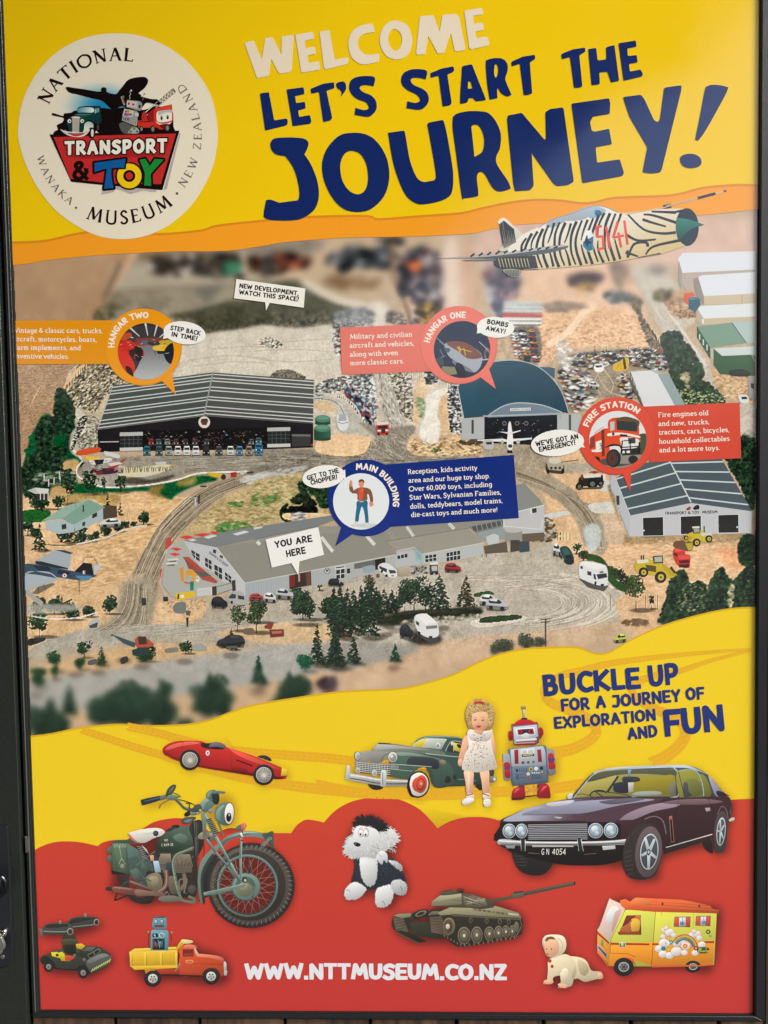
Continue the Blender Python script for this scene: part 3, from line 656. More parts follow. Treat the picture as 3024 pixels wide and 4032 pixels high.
F('2',"400,1130 480,1130 540,1170 530,1200 400,1180",(206,184,150),12,8)
F('4',"690,250 1100,238 1700,232 1700,380 1250,345 1050,380 700,440 560,436 440,370 430,310 480,280",(152,147,136),12,14,1)
F('5',"-20,215 400,200 440,235 750,245 1000,250 1400,240 1500,225 1659,230 1659,300 800,300 560,300 300,310 -20,420",(148,143,132),16,16,1)
for i in range(160):
 x=random.uniform(0,1600);y=random.uniform(225,300);LN('5',f"{x:.0f},{y:.0f} {x+60:.0f},{y+random.uniform(-4,6):.0f}",2.4,random.choice([(110,104,92),(190,184,170),(96,90,80)]),.6,1)
for i in range(70):
 x=random.uniform(760,1600);y=random.uniform(240,330);LN('4',f"{x:.0f},{y:.0f} {x+60:.0f},{y+random.uniform(-3,4):.0f}",2,random.choice([(120,114,102),(184,178,164)]),.6,1)
F('5',"680,20 860,60 1000,40 1060,60 1010,140 1040,250 760,250 740,200 800,130",(150,144,134),14,12,1)
for i in range(120):
 x=random.uniform(700,1050);y=random.uniform(90,250);LN('5',f"{x:.0f},{y:.0f} {x+random.uniform(-10,50):.0f},{y+random.uniform(10,30):.0f}",2,random.choice([(104,98,88),(190,186,174),(210,206,196)]),.6,1)
F('5',"430,120 520,100 600,98 720,112 770,130 740,190 720,220 640,244 540,240 430,222 400,190",(226,196,160),8,10)
LN('5',"470,240 620,246 740,215 760,140",3,(150,124,96))
F('5',"1040,110 1200,150 1320,90 1360,130 1500,150 1510,225 1300,238 1060,236 1000,180",(214,186,148),16,12,1)
SP('5',"1040,130 1500,150 1500,230 1060,230",240,[(176,146,108),(230,208,178),(120,104,80)],2,4,2.5,0)
SP('5',"1160,195 1220,195 1220,210 1160,210",26,[(90,120,60)],2,4)
SP('5',"1340,140 1480,135 1480,165 1360,165",60,[(92,84,72)],3,5,2,0)
F('5',"1110,0 1210,0 1210,130 1150,160 1080,120",(224,222,214),8,8,1)
F('4',"30,480 400,480 700,480 900,470 1040,530 1200,500 1060,610 960,720 860,860 770,1020 700,1200 660,1340 30,1340",SAND,12,14,1)
SP('4',"700,500 1150,520 1000,650 860,850 600,840 700,700 900,640",900,[(236,206,164),(196,160,116),(226,190,140)],2,5,3,-.15,.2)
SP('4',"260,800 760,800 740,1100 620,1300 300,1150 500,950 420,850",1300,[(232,202,162),(196,164,122),(178,146,108)],2,5,3,-.1,.25)
F('4',"60,340 130,90 180,50 380,-10 370,190 440,275 470,290 420,350 400,480 200,500 60,480",(50,76,58),16,16,1)
F('4',"300,20 375,0 350,120 345,190 440,260 450,290 330,250 270,180 290,80",(18,96,64),8,12,1)
F('1',"180,1240 240,1210 280,1260 380,1230 390,1327 170,1327",(20,100,66),8,12,1)
SP('4',"120,110 190,90 190,190 130,170",80,[(24,110,74)],4,8);SP('4',"90,190 150,180 140,250 100,250",60,[(24,104,70)],4,8)
F('4',"300,290 420,262 430,330 330,360",(206,176,128),10,10,1)
SP('1',"290,1060 340,1060 400,1180 380,1327 250,1327 270,1200",700,GREENS,3.5,8,1.2,0,1)
SP('4',"190,0 330,0 290,80 250,180 340,190 330,250 200,260 150,150",1100,GREENS,3.5,8,1.2,0,1)
SP('4',"60,330 130,230 200,200 330,200 320,330 380,330 400,440 200,440 60,420",1500,GREENS,3.5,8,1.3,0,1)
SP('4',"160,350 400,340 400,430 180,430",60,[(226,226,214),(150,170,140)],2.5,5,3,0,.1)
for a,b in((235,395),(270,385),(305,345),(205,360),(310,380)):LN('4',f"{a},{b} {a},{b+50}",3,(226,224,212))
F('4',"260,490 330,420 440,420 560,440 700,452 950,430 1110,392 1240,368 1340,395 1180,440 1060,500 1040,528 960,500 900,470 700,478 480,492 330,512",(22,98,62),10,12,1)
F('4',"900,440 1000,430 960,480 1020,520 900,490",(150,130,76),10,10,2)
F('4',"1080,400 1200,375 1180,430 1080,440",(150,140,80),10,10,2)
F('4',"270,440 400,430 380,490 300,520 240,500",(190,164,116),10,10,1)
F('4',"380,490 560,485 700,500 680,560 600,560 500,520 400,560 330,540",(176,150,98),14,14,1)
F('4',"66,600 200,592 250,605 235,650 190,672 66,672",(44,104,54),8,8)
LN('4',"455,275 420,320 425,370 470,400 560,436 650,447 760,440 920,425 1080,395 1180,362 1280,350 1659,340",5.5,(228,226,214))
F('4',"460,330 480,290 700,270 1080,300 1110,370 920,420 700,440 560,430 470,390",(160,156,146),10,12)
F('4',"700,400 800,380 900,395 1060,362 1000,400 850,425 740,425",(92,88,80),6,6,1)
F('4',"1700,345 1500,365 1300,425 1180,490 1060,590 960,700 870,850 790,1000 735,1150 690,1340 890,1340 930,1200 960,1000 1000,830 1090,740 1200,640 1330,530 1450,455 1700,400",(152,141,122),12,10,1)
F('5',"-20,320 200,300 400,300 560,300 500,330 300,350 100,385 -20,420",(138,133,122),14,14,1)
for i in range(150):
 t=random.random();o=random.uniform(-1,1)
 c=[(1640,372),(1480,412),(1330,470),(1200,550),(1090,650),(1000,750),(930,880),(870,1020),(830,1160),(790,1327)]
 k=min(7,int(t*8));pts=c[k:k+3];wd=20+60*min(1,(k+1)/4)
 LN('4',' '.join(f"{a+o*wd*.8:.0f},{b+o*wd*.45:.0f}" for a,b in pts),2.2,random.choice([(116,106,88),(190,178,158),(100,92,78),(204,194,176)]),.55,4)
SP('4',"1500,380 1659,360 1659,410 1520,420",90,[(200,202,200)],3,6,3,-.2,.1)
SP('5',"0,360 300,310 330,340 40,400",90,[(190,194,194)],3,6,3,-.15,.1)
F('4',"1700,420 1450,480 1300,570 1180,680 1090,760 1350,730 1700,690",(190,172,130),16,16,1)
F('5',"-20,425 200,370 340,350 330,440 520,560 500,640 200,690 -20,710",(188,172,132),16,16,1)
for z_,q,n in(('4',"1410,550 1500,540 1480,570 1420,568",60),('4',"1590,520 1659,505 1659,560 1600,550",90),('4',"1340,690 1450,670 1560,690 1500,730 1350,745",190),('5',"10,530 100,500 170,510 120,545 40,550",150),('5',"0,500 40,490 40,560 0,560",60)):
 SP(z_,q,n,[(60,130,66),(88,146,84)],3,6,2,0,.3)
SP('4',"1200,640 1659,450 1659,700 1300,720",500,[(160,140,96),(214,198,160),(140,124,84)],2,5,2.5,0,.4)
SP('5',"0,430 300,370 330,560 200,650 0,690",500,[(160,140,96),(214,198,160),(120,130,84)],2,5,2.5,0,.4)
SP('5',"300,400 350,420 500,440 490,560 440,575 400,500 330,520 300,470",460,GREENS+[(70,110,60)],3,7)
SP('5',"255,510 330,490 400,545 390,570 260,550",160,[(34,44,34),(54,66,48)],3,6)
LN('5',"215,560 180,600 190,650 240,670",14,(40,60,34));SP('5',"210,580 390,570 400,620 210,620",160,[(40,44,38),(24,26,24)],3,7,2,0)
F('5',"210,615 500,620 500,640 230,660",(216,190,150),10,8);SP('5',"250,615 330,610 330,650 260,650",60,[(226,226,226),(120,120,120)],3,6,2.5,0,.2)
F('6',"-100,200 700,200 760,700 820,810 1700,780 1700,1330 800,1330 700,1120 480,960 300,780 270,500 90,400 -100,400",(220,188,152),10,12,1)
F('6',"-100,150 300,190 700,200 700,340 500,340 90,320 -100,300",(174,164,146),14,14,1)
F('6',"80,300 200,315 400,420 580,560 670,700 695,800 660,880 600,880 520,800 490,700 400,570 250,470 80,390",(166,156,138),12,12,1)
F('6',"640,620 740,610 820,810 680,800 660,700",(206,184,160),10,10,1)
for i in range(70):
 o=random.uniform(-40,50);LN('6',f"{90},{350+o*.6:.0f} {300+o*.3:.0f},{430+o*.5:.0f} {480+o:.0f},{560+o*.2:.0f} {580+o:.0f},{720+o*.2:.0f} {620+o*.8:.0f},{860}",2,random.choice([(130,120,102),(200,190,170),(118,108,92)]),.45,5)
F('6',"535,705 625,690 640,800 600,860 550,850",(190,198,198),5,6,1)
F('6',"380,200 700,220 690,330 480,350 300,350",(214,182,146),12,12,1);F('6',"400,290 560,290 600,340 400,350",(176,168,152),8,8,1)
F('6',"500,470 690,470 720,540 560,550 500,510",(220,182,142),10,10)
F('6',"565,555 730,545 755,605 600,612",(206,206,200),4,4);F('6',"600,420 720,400 740,465 640,470",(200,200,194),5,5)
F('6',"270,625 410,600 430,622 290,652",(206,208,206),4,4)
F('6',"690,470 720,460 830,790 1200,770 1659,750 1659,800 850,815 800,760",(150,138,112),14,12,1)
F('6',"820,770 1200,760 1540,750 1540,790 1200,800 850,810",(176,152,116),14,12,1)
SP('6',"700,820 1540,790 1560,960 1100,1120 760,1010 700,900",900,[(236,208,174),(196,158,120),(228,180,140)],2,5,3,0,.3)
F('6',"1400,860 1560,850 1570,960 1480,960",(226,170,130),10,10,3)
F('5',"-20,1090 300,1060 420,1080 600,1060 900,990 1250,950 1500,890 1700,850 1700,1340 -20,1340",(184,178,166),10,10,1)
F('6',"-20,900 150,860 300,800 350,900 480,960 560,1080 700,1120 755,1190 760,1270 700,1340 -20,1340",(184,178,164),10,10,1)
F('8',"-20,60 1080,60 1130,150 1120,210 1060,260 860,280 400,360 -20,420",(182,176,164),10,10,1)
for i in range(130):
 R=random.uniform(.45,1.12);a0=random.uniform(-75,70);a1=a0+random.uniform(15,60)
 pts=[(730+380*R*math.cos(math.radians(a))*1.0,170+118*R*math.sin(math.radians(a)))for a in(a0,(a0+a1)/2,a1)]
 LN('8',' '.join(f"{a:.0f},{b:.0f}" for a,b in pts),2.2,random.choice([(214,208,196),(222,218,208),(150,142,128),(206,200,186)]),.7,6)
for i in range(60):
 x=random.uniform(500,900);y=random.uniform(60,120);LN('8',f"{x:.0f},{y:.0f} {x+70:.0f},{y+random.uniform(-12, 8):.0f}",2,random.choice([(210,204,192),(156,148,134)]),.6,2)
F('7',"-20,200 300,180 520,150 560,0 700,0 700,150 1000,80 1659,0 1659,330 1400,330 1000,300 700,300 400,330 100,380 -20,380",(178,170,156),10,10,1)
F('7',"30,80 300,60 600,-40 660,-40 560,130 480,200 300,240 180,300 30,340",(212,182,144),12,12,1)
F('7',"690,100 960,80 960,150 900,200 700,200",(214,184,146),10,12,1)
F('7',"560,-20 690,-20 700,190 520,240 380,270 500,170",(160,151,134),12,10,4)
for i in range(46):u=random.uniform(0,1);LN('7',f"{575+u*110:.0f},0 {560+u*120:.0f},110 {500+u*180:.0f},190 {400+u*260:.0f},240",2,random.choice([(126,116,100),(194,184,166),(112,104,90)]),.5,4)
F('7',"200,270 600,215 960,190 1400,160 1659,140 1659,230 1200,240 1000,245 700,260 240,330 80,350",(174,170,160),8,8,1)
for i in range(40):
 y=random.uniform(190,260);x=random.uniform(450,1100);LN('7',f"{x:.0f},{y:.0f} {x+110:.0f},{y-random.uniform(4, 18):.0f}",2,random.choice([(200,196,186),(146,138,124)]),.55,2)
F('7',"1040,240 1180,210 1420,190 1659,220 1659,310 1400,310 1180,285 1060,265",(206,180,146),10,12,1)
F('7',"100,430 300,370 600,310 800,300 1060,320 1090,340 800,380 560,420 300,440 100,480",(206,176,138),8,12,2)
F('7',"30,500 200,470 500,430 800,380 1100,340 1400,300 1659,310 1659,420 1400,470 1100,520 800,570 600,600 300,640 30,650",(170,170,166),6,8,3)
F('7',"30,640 300,640 600,590 800,572 1100,530 1400,480 1659,430 1700,560 1100,680 500,730 30,770",(200,172,142),6,12,3)
F('8',"-20,400 250,370 600,330 820,320 1100,310 1160,320 900,360 500,430 200,500 -20,540",(198,172,146),6,12,2)
F('8',"330,330 700,290 1000,260 1130,240 1200,210 1280,240 1200,310 1060,330 840,320 600,350 400,370",(200,176,150),10,12,2)
F('8',"-20,330 300,330 330,360 200,400 -20,440",(160,158,152),6,8,2)
F('8',"1120,150 1280,140 1320,260 1200,300 1130,230",(212,180,146),12,12,1);SP('8',"1140,240 1230,235 1230,260 1150,260",60,[(120,104,80)],3,6,2,0)
F('8',"190,235 300,205 560,190 570,220 330,250 200,262",(34,50,32),10,8,1)
SP('8',"290,240 560,215 570,232 300,258",260,[(206,200,186),(120,114,100)],3,5)
F('8',"555,240 740,222 750,240 585,268",(206,202,192),14,6);F('8',"580,240 610,225 730,218 735,235 600,250",(54,84,48),10,8)
F('8',"560,135 620,125 635,140 570,150",(54,96,56),8,8)
SP('8',"200,260 420,250 430,290 260,310",30,[(104,98,88)],8,14,2,0,.1,.5)
F('8',"270,270 325,330 420,330 430,300 350,290",(70,66,62),5,5,2)
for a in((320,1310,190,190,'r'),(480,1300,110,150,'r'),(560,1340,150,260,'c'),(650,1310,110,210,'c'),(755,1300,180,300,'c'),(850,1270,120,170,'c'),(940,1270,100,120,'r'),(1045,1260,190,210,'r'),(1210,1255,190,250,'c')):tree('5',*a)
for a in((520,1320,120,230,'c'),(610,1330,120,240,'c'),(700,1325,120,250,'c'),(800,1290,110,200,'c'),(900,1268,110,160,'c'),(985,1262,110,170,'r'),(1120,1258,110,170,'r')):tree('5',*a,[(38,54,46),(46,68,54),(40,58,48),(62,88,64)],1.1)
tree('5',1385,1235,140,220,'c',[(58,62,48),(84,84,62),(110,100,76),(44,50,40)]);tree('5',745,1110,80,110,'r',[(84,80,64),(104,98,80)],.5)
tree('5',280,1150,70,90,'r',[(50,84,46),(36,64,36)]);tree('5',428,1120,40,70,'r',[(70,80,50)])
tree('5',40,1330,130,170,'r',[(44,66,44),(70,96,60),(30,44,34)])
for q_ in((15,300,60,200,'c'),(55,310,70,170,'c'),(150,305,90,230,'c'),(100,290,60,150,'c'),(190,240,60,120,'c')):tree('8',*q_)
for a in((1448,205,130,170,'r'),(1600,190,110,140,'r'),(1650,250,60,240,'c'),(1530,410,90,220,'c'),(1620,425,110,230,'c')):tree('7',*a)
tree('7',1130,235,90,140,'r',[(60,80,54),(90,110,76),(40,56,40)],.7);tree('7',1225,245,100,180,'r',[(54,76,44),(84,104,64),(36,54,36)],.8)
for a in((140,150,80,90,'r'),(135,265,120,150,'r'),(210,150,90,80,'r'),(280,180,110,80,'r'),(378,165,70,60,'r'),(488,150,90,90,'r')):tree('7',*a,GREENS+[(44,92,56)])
LN('7',"95,160 200,175 330,168 430,140",4,(224,222,212));LN('7',"60,20 95,60 150,100",18,(170,170,166),.8);LN('7',"230,110 300,75",6,(60,50,44))
F('7',"80,100 330,105 330,130 95,150",(176,174,168),6,6,1,.8)
F('7',"80,275 160,268 158,285 82,310",(60,64,62),10,8)
tree('7',1235,500,80,150,'c',[(26,62,50),(20,46,40),(36,74,60)]);tree('7',1470,440,90,80,'r',[(30,84,66),(44,100,80)]);
stamp(50+1230/1.276,2300+540/1.276,34,16,0,(110,92,80),.7);stamp(50+1250/1.276,2300+515/1.276,18,10,0,(90,92,90),.5)
for x,y,w_,h_,c in((360,370,64,90,'r'),(445,410,60,100,'c'),(210,440,80,110,'r'),(210,480,50,80,'r'),(342,430,60,60,'r'),(125,520,80,100,'r'),(655,390,110,80,'r'),(870,350,66,66,'r'),(1100,330,60,110,'c')):tree('7',x,y,w_,h_,c,[(40,72,48),(56,92,56),(34,58,44)])
for x,y in((430,445),(650,415),(865,390),(1095,360),(560,385),(120,560),(320,455)):stamp(50+x/1.276,2300+y/1.276,34,14,0,(110,100,90),.6)
BT=[(40,62,52),(50,78,62),(38,54,46),(60,88,68)]
for x,y,w_,h_,c in((285,660,80,160,'c'),(190,800,230,240,'c'),(520,760,240,260,'r'),(650,770,160,260,'r'),(760,780,150,200,'r'),(765,600,80,130,'r'),(1000,720,200,270,'r'),(990,560,90,120,'c'),(1390,620,190,190,'c'),(1420,640,160,180,'r'),(860,780,80,110,'r')):tree('7',x,y,w_,h_,c,BT,1.6,False)
SP('7',"1540,480 1600,480 1620,540 1560,545",30,[(90,70,70),(60,50,54)],8,14)
for x,y,w_,h_ in((675,378,80,66),(765,360,70,66),(815,350,50,44),(640,375,40,40)):tree('8',x,y,w_,h_,'r',[(70,78,66),(92,98,80),(56,62,52)],1.2,False)
tree('8',252,400,44,70,'c',[(30,74,60),(24,60,50)]);stamp(1300+248/.9875,2200+425/.9875,26,14,0,(120,100,86),.7)
SP('8',"0,470 20,470 20,510 0,515",8,[(90,80,90)],10,16)
tree('8',20,410,60,160,'c',BT);tree('8',90,410,70,110,'c',BT)
for x,y,w_,h_ in((450,770,150,230),(590,765,170,250),(700,770,150,230),(950,730,120,230),(1050,700,110,180),(130,790,140,170),(240,790,120,150)):tree('7',x,y,w_,h_,'r',BT,1.5,False)
for a in((870,1250,150,250,'r',[(50,74,44),(80,104,58),(34,54,36)],.8),(970,1240,50,90,'r',[(54,60,40),(36,44,30)],1),(480,880,60,70,'r'),(525,930,70,70,'r'),(760,1110,120,150,'r',[(60,70,50),(40,52,40)]),(690,1050,70,90,'r',[(60,90,44)])):tree('6',*a)
LN('6',"560,900 640,930 720,1060 800,1110",26,(56,90,46),.9)
SP('6',"1020,1327 1060,1200 1100,1040 1180,990 1220,1080 1300,1060 1340,1160 1340,1270 1150,1327",1500,GREENS+[(60,84,56)],4,9,1.1,0,1)
SP('6',"1340,1270 1350,1080 1430,970 1500,1060 1600,960 1640,1000 1645,1240 1500,1250",1700,GREENS,4,9,1.1,0,1)
SP('6',"1480,1080 1510,1090 1500,1200 1480,1230 1470,1180",70,[(230,214,180),(190,180,150)],3,5)
SP('6',"1190,1080 1340,1100 1330,1240 1150,1240",70,[(206,190,160)],2,4)
SP('6',"1550,800 1630,760 1640,940 1560,940",460,[(28,60,40),(22,44,32),(44,84,52)],4,8)
SP('6',"1450,180 1560,110 1640,110 1640,560 1600,540 1560,440 1470,290",1700,GREENS,4,9,1.1,0,1)
SP('6',"1560,0 1640,0 1640,110 1570,90",120,[(206,198,188)],4,9)
for x in(360,376,395,412,438,700,930,1010):LN('6',f"{x},{740 if x<600 else 1150} {x},{800 if x<600 else 1250}",2.4,(60,50,44))
SP('6',"270,640 330,680 340,780 250,800 180,790 200,760 280,740",200,[(84,74,60),(200,190,170),(110,100,86)],3,6,2,0)
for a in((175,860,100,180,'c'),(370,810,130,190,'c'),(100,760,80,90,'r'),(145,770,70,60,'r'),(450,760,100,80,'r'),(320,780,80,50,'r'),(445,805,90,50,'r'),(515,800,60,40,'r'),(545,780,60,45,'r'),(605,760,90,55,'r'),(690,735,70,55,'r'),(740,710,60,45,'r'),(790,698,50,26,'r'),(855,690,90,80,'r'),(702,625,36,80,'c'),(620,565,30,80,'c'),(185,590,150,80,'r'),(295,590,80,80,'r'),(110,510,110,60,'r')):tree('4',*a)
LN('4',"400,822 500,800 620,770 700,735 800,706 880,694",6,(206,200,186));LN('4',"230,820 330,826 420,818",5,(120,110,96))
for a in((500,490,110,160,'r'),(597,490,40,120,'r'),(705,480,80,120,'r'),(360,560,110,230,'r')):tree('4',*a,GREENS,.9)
for x,y in((493,492),(597,495),(708,485)):stamp(50+x/1.659,1650+y/1.659,22,5,0,(150,136,104),.8)
stamp(50+1250/1.659,1650+432/1.659,12,9,0,(150,146,138));stamp(50+1245/1.659,1650+440/1.659,14,4,0,(80,76,66))
SP('4',"1000,1200 1240,1180 1240,1240 1010,1260",60,[(120,110,96)],2,4)
b2=blur(CV,2);b5=blur(CV,4)
yy=(TY0+np.arange(TNY)*TS)[:,None]+0*np.arange(TNX)[None];xx=(TX0+np.arange(TNX)*TS)[None]+0*yy
yt=1330-0.05*(xx-1500);k1=np.clip((yt-yy)/210,0,1);yb=2560+0.02*(xx-1000)-0.13*np.maximum(0,xx-1300)
k2=np.clip((yy-yb)/170,0,1);k=np.maximum(k1,k2)[...,None]
CV=np.where(k<.5,CV*(1-2*k)+b2*2*k,b2*(2-2*k)+b5*(2*k-1))
hj=np.clip(NF*13,-18,18)[...,None]*(1-k)
CV=np.clip(CV+hj,0,255)
us=CV-blur(CV,1,1);CV=CV+us*(1-k)*.75;gy=CV.mean(2,keepdims=True);CV=gy+(CV-gy)*.93;CV=np.clip(140+(CV-142)*1.22,0,255)
px_=TX0+np.arange(TNX)*TS;py_=TY0+np.arange(TNY)*TS;GX,GY=np.meshgrid(px_,py_)
wx_,wz_=W(GX,GY)
TOPE=np.interp(px_,[50,350,544,894,1050,1362,1603,1844,2017,2746,2980],[1040,1006,992,985,962,934,930,918,885,847,824])-14
BOTE=np.interp(px_,[120,465,740,834,896,990,1147,1350,1553,1654,1908,2009,2171,2272,2343,2394,2495,2768,2966],[2899,2852,2852,2833,2809,2778,2751,2723,2714,2696,2597,2565,2549,2549,2573,2570,2514,2418,2392])+16
keep=(GX>LE(GY)+1)&(GX<RE(GY)-1)&(GY>TOPE[None])&(GY<BOTE[None])
kq=keep[:-1,:-1]&keep[1:,:-1]&keep[:-1,1:]&keep[1:,1:]
idx=np.arange(TNX*TNY).reshape(TNY,TNX)
Q=np.stack([idx[1:,:-1][kq],idx[1:,1:][kq],idx[:-1,1:][kq],idx[:-1,:-1][kq]],1)
CL=(lin(CV)*KALB).reshape(-1,3)
used=np.unique(Q);rm=np.full(TNX*TNY,-1);rm[used]=np.arange(len(used))
AER=raw_mesh('printed_aerial_photo',np.stack([wx_.ravel()[used],np.full(len(used),-LF(1)),wz_.ravel()[used]],1),rm[Q],CL[Q],SIGN)
SHADOWS=[]
# ==== print: headline
LF=lambda n:0.00012*n+0.0001
CREAM=(238,226,204);NAVY=(20,42,104)
H1=(940,0,1.6265);H3=(1500,130,1.5082);H4=(1000,400,1.659);H5=(1900,300,1.659)
HEAD=[
('WELCOME',CREAM,H1,[
("37,276 96,261 149,382 170,246 218,239 274,352 276,236 340,225 352,230 341,452 322,466 262,472 250,458 208,376 194,488 118,503",9),
("362,224 476,205 483,251 422,262 430,311 486,299 494,346 440,358 448,406 514,393 525,437 517,449 402,467",8),
("517,205 581,194 615,384 694,369 704,380 698,411 556,447 546,432",8),
("~857,152* 790,163 735,195 705,250 704,305 722,366 765,405 810,414 897,396* 902,346* 830,352 790,336 764,290 770,248 800,220 872,206*",0),
("~1000,132 945,156 912,205 903,265 920,325 958,368 1015,383 1070,364 1104,315 1111,255 1100,200 1068,155",0),
("1160,106 1247,99 1286,206 1304,97 1392,91 1412,110 1452,314 1444,324 1384,332 1358,212 1316,340 1276,348 1212,228 1196,350 1140,353 1136,340",10),
("1443,70 1558,52 1566,92 1500,104 1506,152 1562,146 1572,192 1514,204 1524,246 1590,234 1606,282 1598,294 1486,318 1476,308",8)]
)]
O_IN="~990,188 966,212 958,250 966,290 990,322 1015,325 1036,300 1046,262 1040,222 1020,196"
def letter(zone,parts,col,lift=6):
 q=Art(zone)
 for s_,c_,r_ in parts:q.p(s_,c_,r_)
 return q.build('printed_letter',SIGN,LF(lift))
for i_,(s_,r_)in enumerate(HEAD[0][3]):
 letter(H1,[(s_,CREAM,r_)]+([(O_IN,None,0)]if i_==4 else[]),CREAM)
letter(H1,[("136,600 194,591 228,772 305,760 315,768 313,798 300,806 170,838",NAVY,7)],NAVY)
letter(H1,[("307,574 416,560 422,604 362,616 368,662 424,652 430,696 380,708 388,750 456,738 467,778 458,794 346,810",NAVY,7)],NAVY)
letter(H1,[("460,570 540,538 610,528 614,566 562,582 600,756 590,772 542,784 514,590 466,602",NAVY,8)],NAVY)
letter(H1,[("~648,526 674,524 688,550 684,582 654,620* 658,588 630,562 626,536",NAVY,0)],NAVY)
letter(H1,[("~872,498 864,554* 815,546 784,552 776,570 800,592 850,614 880,650 882,700 856,736 820,750 742,736* 748,692* 800,706 826,700 832,684 812,656 760,636 722,602 707,560 720,515 760,494 820,488",NAVY,0)],NAVY)
letter(H1,[("~1206,458 1198,510* 1150,500 1112,502 1102,520 1122,546 1180,572 1212,606 1216,650 1190,690 1150,705 1074,694* 1080,650* 1130,660 1158,650 1160,634 1136,606 1084,580 1050,550 1040,510 1056,470 1100,448 1160,444",NAVY,0)],NAVY)
letter(H1,[("1226,470 1300,440 1376,426 1380,452 1372,464 1336,478 1364,660 1354,676 1306,684 1280,486 1230,500",NAVY,8)],NAVY)
letter(H3,[("482,198 540,186 625,400 562,408 548,388 520,388 514,414 470,424 470,380",NAVY,9),("518,288 532,290 544,330 516,332",None,4)],NAVY)
letter(H3,[("~622,180 634,160 680,150 725,156 750,184 752,226 740,262 742,290 776,368* 750,378 716,360 696,330* 690,340 692,388* 646,398* 630,300",NAVY,0),("~676,192 690,192 696,220 692,250 680,266 672,240",None,0)],NAVY)
letter(H3,[("774,172 840,142 914,130 916,156 884,176 898,360 880,368 848,372 824,184 776,200",NAVY,8)],NAVY)
letter(H3,[("1070,126 1140,98 1212,88 1214,112 1178,134 1196,318 1182,326 1146,328 1122,144 1074,158",NAVY,8)],NAVY)
letter(H3,[("1230,96 1278,90 1286,164 1338,158 1336,86 1386,72 1414,286 1366,296 1344,232 1296,236 1300,300 1290,308 1250,312",NAVY,8)],NAVY)
letter(H3,[("1410,62 1512,46 1518,82 1462,94 1466,138 1518,132 1524,176 1472,186 1478,230 1540,218 1556,246 1548,260 1440,286",NAVY,7)],NAVY)
letter(H4,[("~108,275 130,244 190,236 270,236 330,244 356,268 350,306 330,346* 372,410 412,510 425,590 420,650 396,706 340,752 270,776 140,778 76,764 64,736 80,645* 110,642 165,662* 250,650 290,640 296,580 278,490 250,420 205,358* 150,348 116,318",NAVY,0)],NAVY)
letter(H4,[("~640,205 560,222 490,290 452,370 446,450 466,540 520,640 590,704 680,723 770,700 850,620 882,520 880,420 850,330 790,250 720,212",NAVY,0),("~640,323 600,336 572,380 564,440 580,520 620,580 670,606 715,592 742,540 744,460 726,390 690,340",None,0)],NAVY)
letter(H4,[("~876,205* 975,191* 986,202 1000,280 1018,380 1050,470 1076,510 1110,526 1150,520 1180,512 1188,480 1170,360 1132,150* 1142,138* 1226,122* 1240,132 1262,220 1296,420 1302,500 1298,570 1280,616 1220,650 1110,672 1050,662 990,610 940,500 905,380",NAVY,0)],NAVY)
letter(H4,[("~1300,100* 1330,78 1400,64 1470,64 1530,76 1580,130 1612,210 1608,300 1582,366 1592,420 1659,520 1677,570* 1620,588 1580,582 1548,548 1510,480 1480,460 1456,492 1466,600 1450,622 1370,634* 1356,616 1320,340 1298,180",NAVY,0),("~1420,165* 1440,152 1470,162 1496,210 1504,270 1490,330 1440,362* 1432,280",None,0)],NAVY)
letter(H5,[("164,258 256,240 406,418 414,404 410,236 440,216 522,205 530,216 596,690 560,712 486,720 460,700 320,502 334,716 312,746 212,753 200,700 160,290",NAVY,10)],NAVY)
letter(H5,[("580,180 826,145 834,180 830,248 720,266 702,300 712,356 732,364 826,344 845,446 738,466 748,566 896,544 924,634 912,654 656,700 650,690",NAVY,9)],NAVY)
letter(H5,[("916,138 1034,122 1056,150 1120,290 1142,302 1158,284 1186,76 1300,60 1296,100 1170,610 1160,630 1100,638 1044,630 1076,466 960,270",NAVY,12)],NAVY)
letter(H5,[("~1452,90 1470,66 1500,58 1560,62 1604,74* 1582,130 1460,350 1408,423* 1388,416* 1420,260",NAVY,0)],NAVY)
letter(H5,[("~1292,530 1320,512 1370,508 1410,524 1428,550 1426,578 1400,596 1350,602 1310,588 1292,560",NAVY,0)],NAVY)
# ==== print: the round museum emblem
LG=(60,110,2.0232);L2=(180,280,2.8603)
g=Art(LG);g.p("~820,45 1010,68 1190,140 1350,250 1480,400 1570,570 1608,760 1612,900 1580,1090 1500,1270 1390,1430 1230,1570 1050,1655 860,1684 680,1662 510,1590 330,1460 190,1290 90,1100 35,930 24,820 50,620 130,430 250,270 400,150 600,68",(238,231,212));
DISC=g.build('emblem_disc',SIGN,LF(5))
def lp(g,s,c,r=0):g.p(s,c,r)
def lift(n):return LF(5)+0.00012*n
cx,cy=818,866
g=Art(LG);letters(g,'NATIONAL',arcb(cx,cy,606,204.5,281.5,100),(28,18,20),1.35,SF,1.3);g.build('ring_lettering',DISC,lift(1),label='black roman capitals reading NATIONAL')
g=Art(LG);letters(g,'MUSEUM',arcb(cx,cy-4,702,111.5,51,104,True),(28,18,20),1.35,SF,1.6);g.build('ring_lettering',DISC,lift(1),label='black roman capitals reading MUSEUM')
g=Art(LG);letters(g,'WANAKA',arcb(cx,cy,664,166,124.5,56,True),(104,96,88),1.1,SF,2.2);g.build('ring_lettering',DISC,lift(1),label='grey roman capitals reading WANAKA')
g=Art(LG);letters(g,'NEW ZEALAND',arcb(cx,cy,668,38,-39.5,62,True),(116,108,100),1.1,SF,2.6);g.build('ring_lettering',DISC,lift(1),label='grey roman capitals reading NEW ZEALAND')
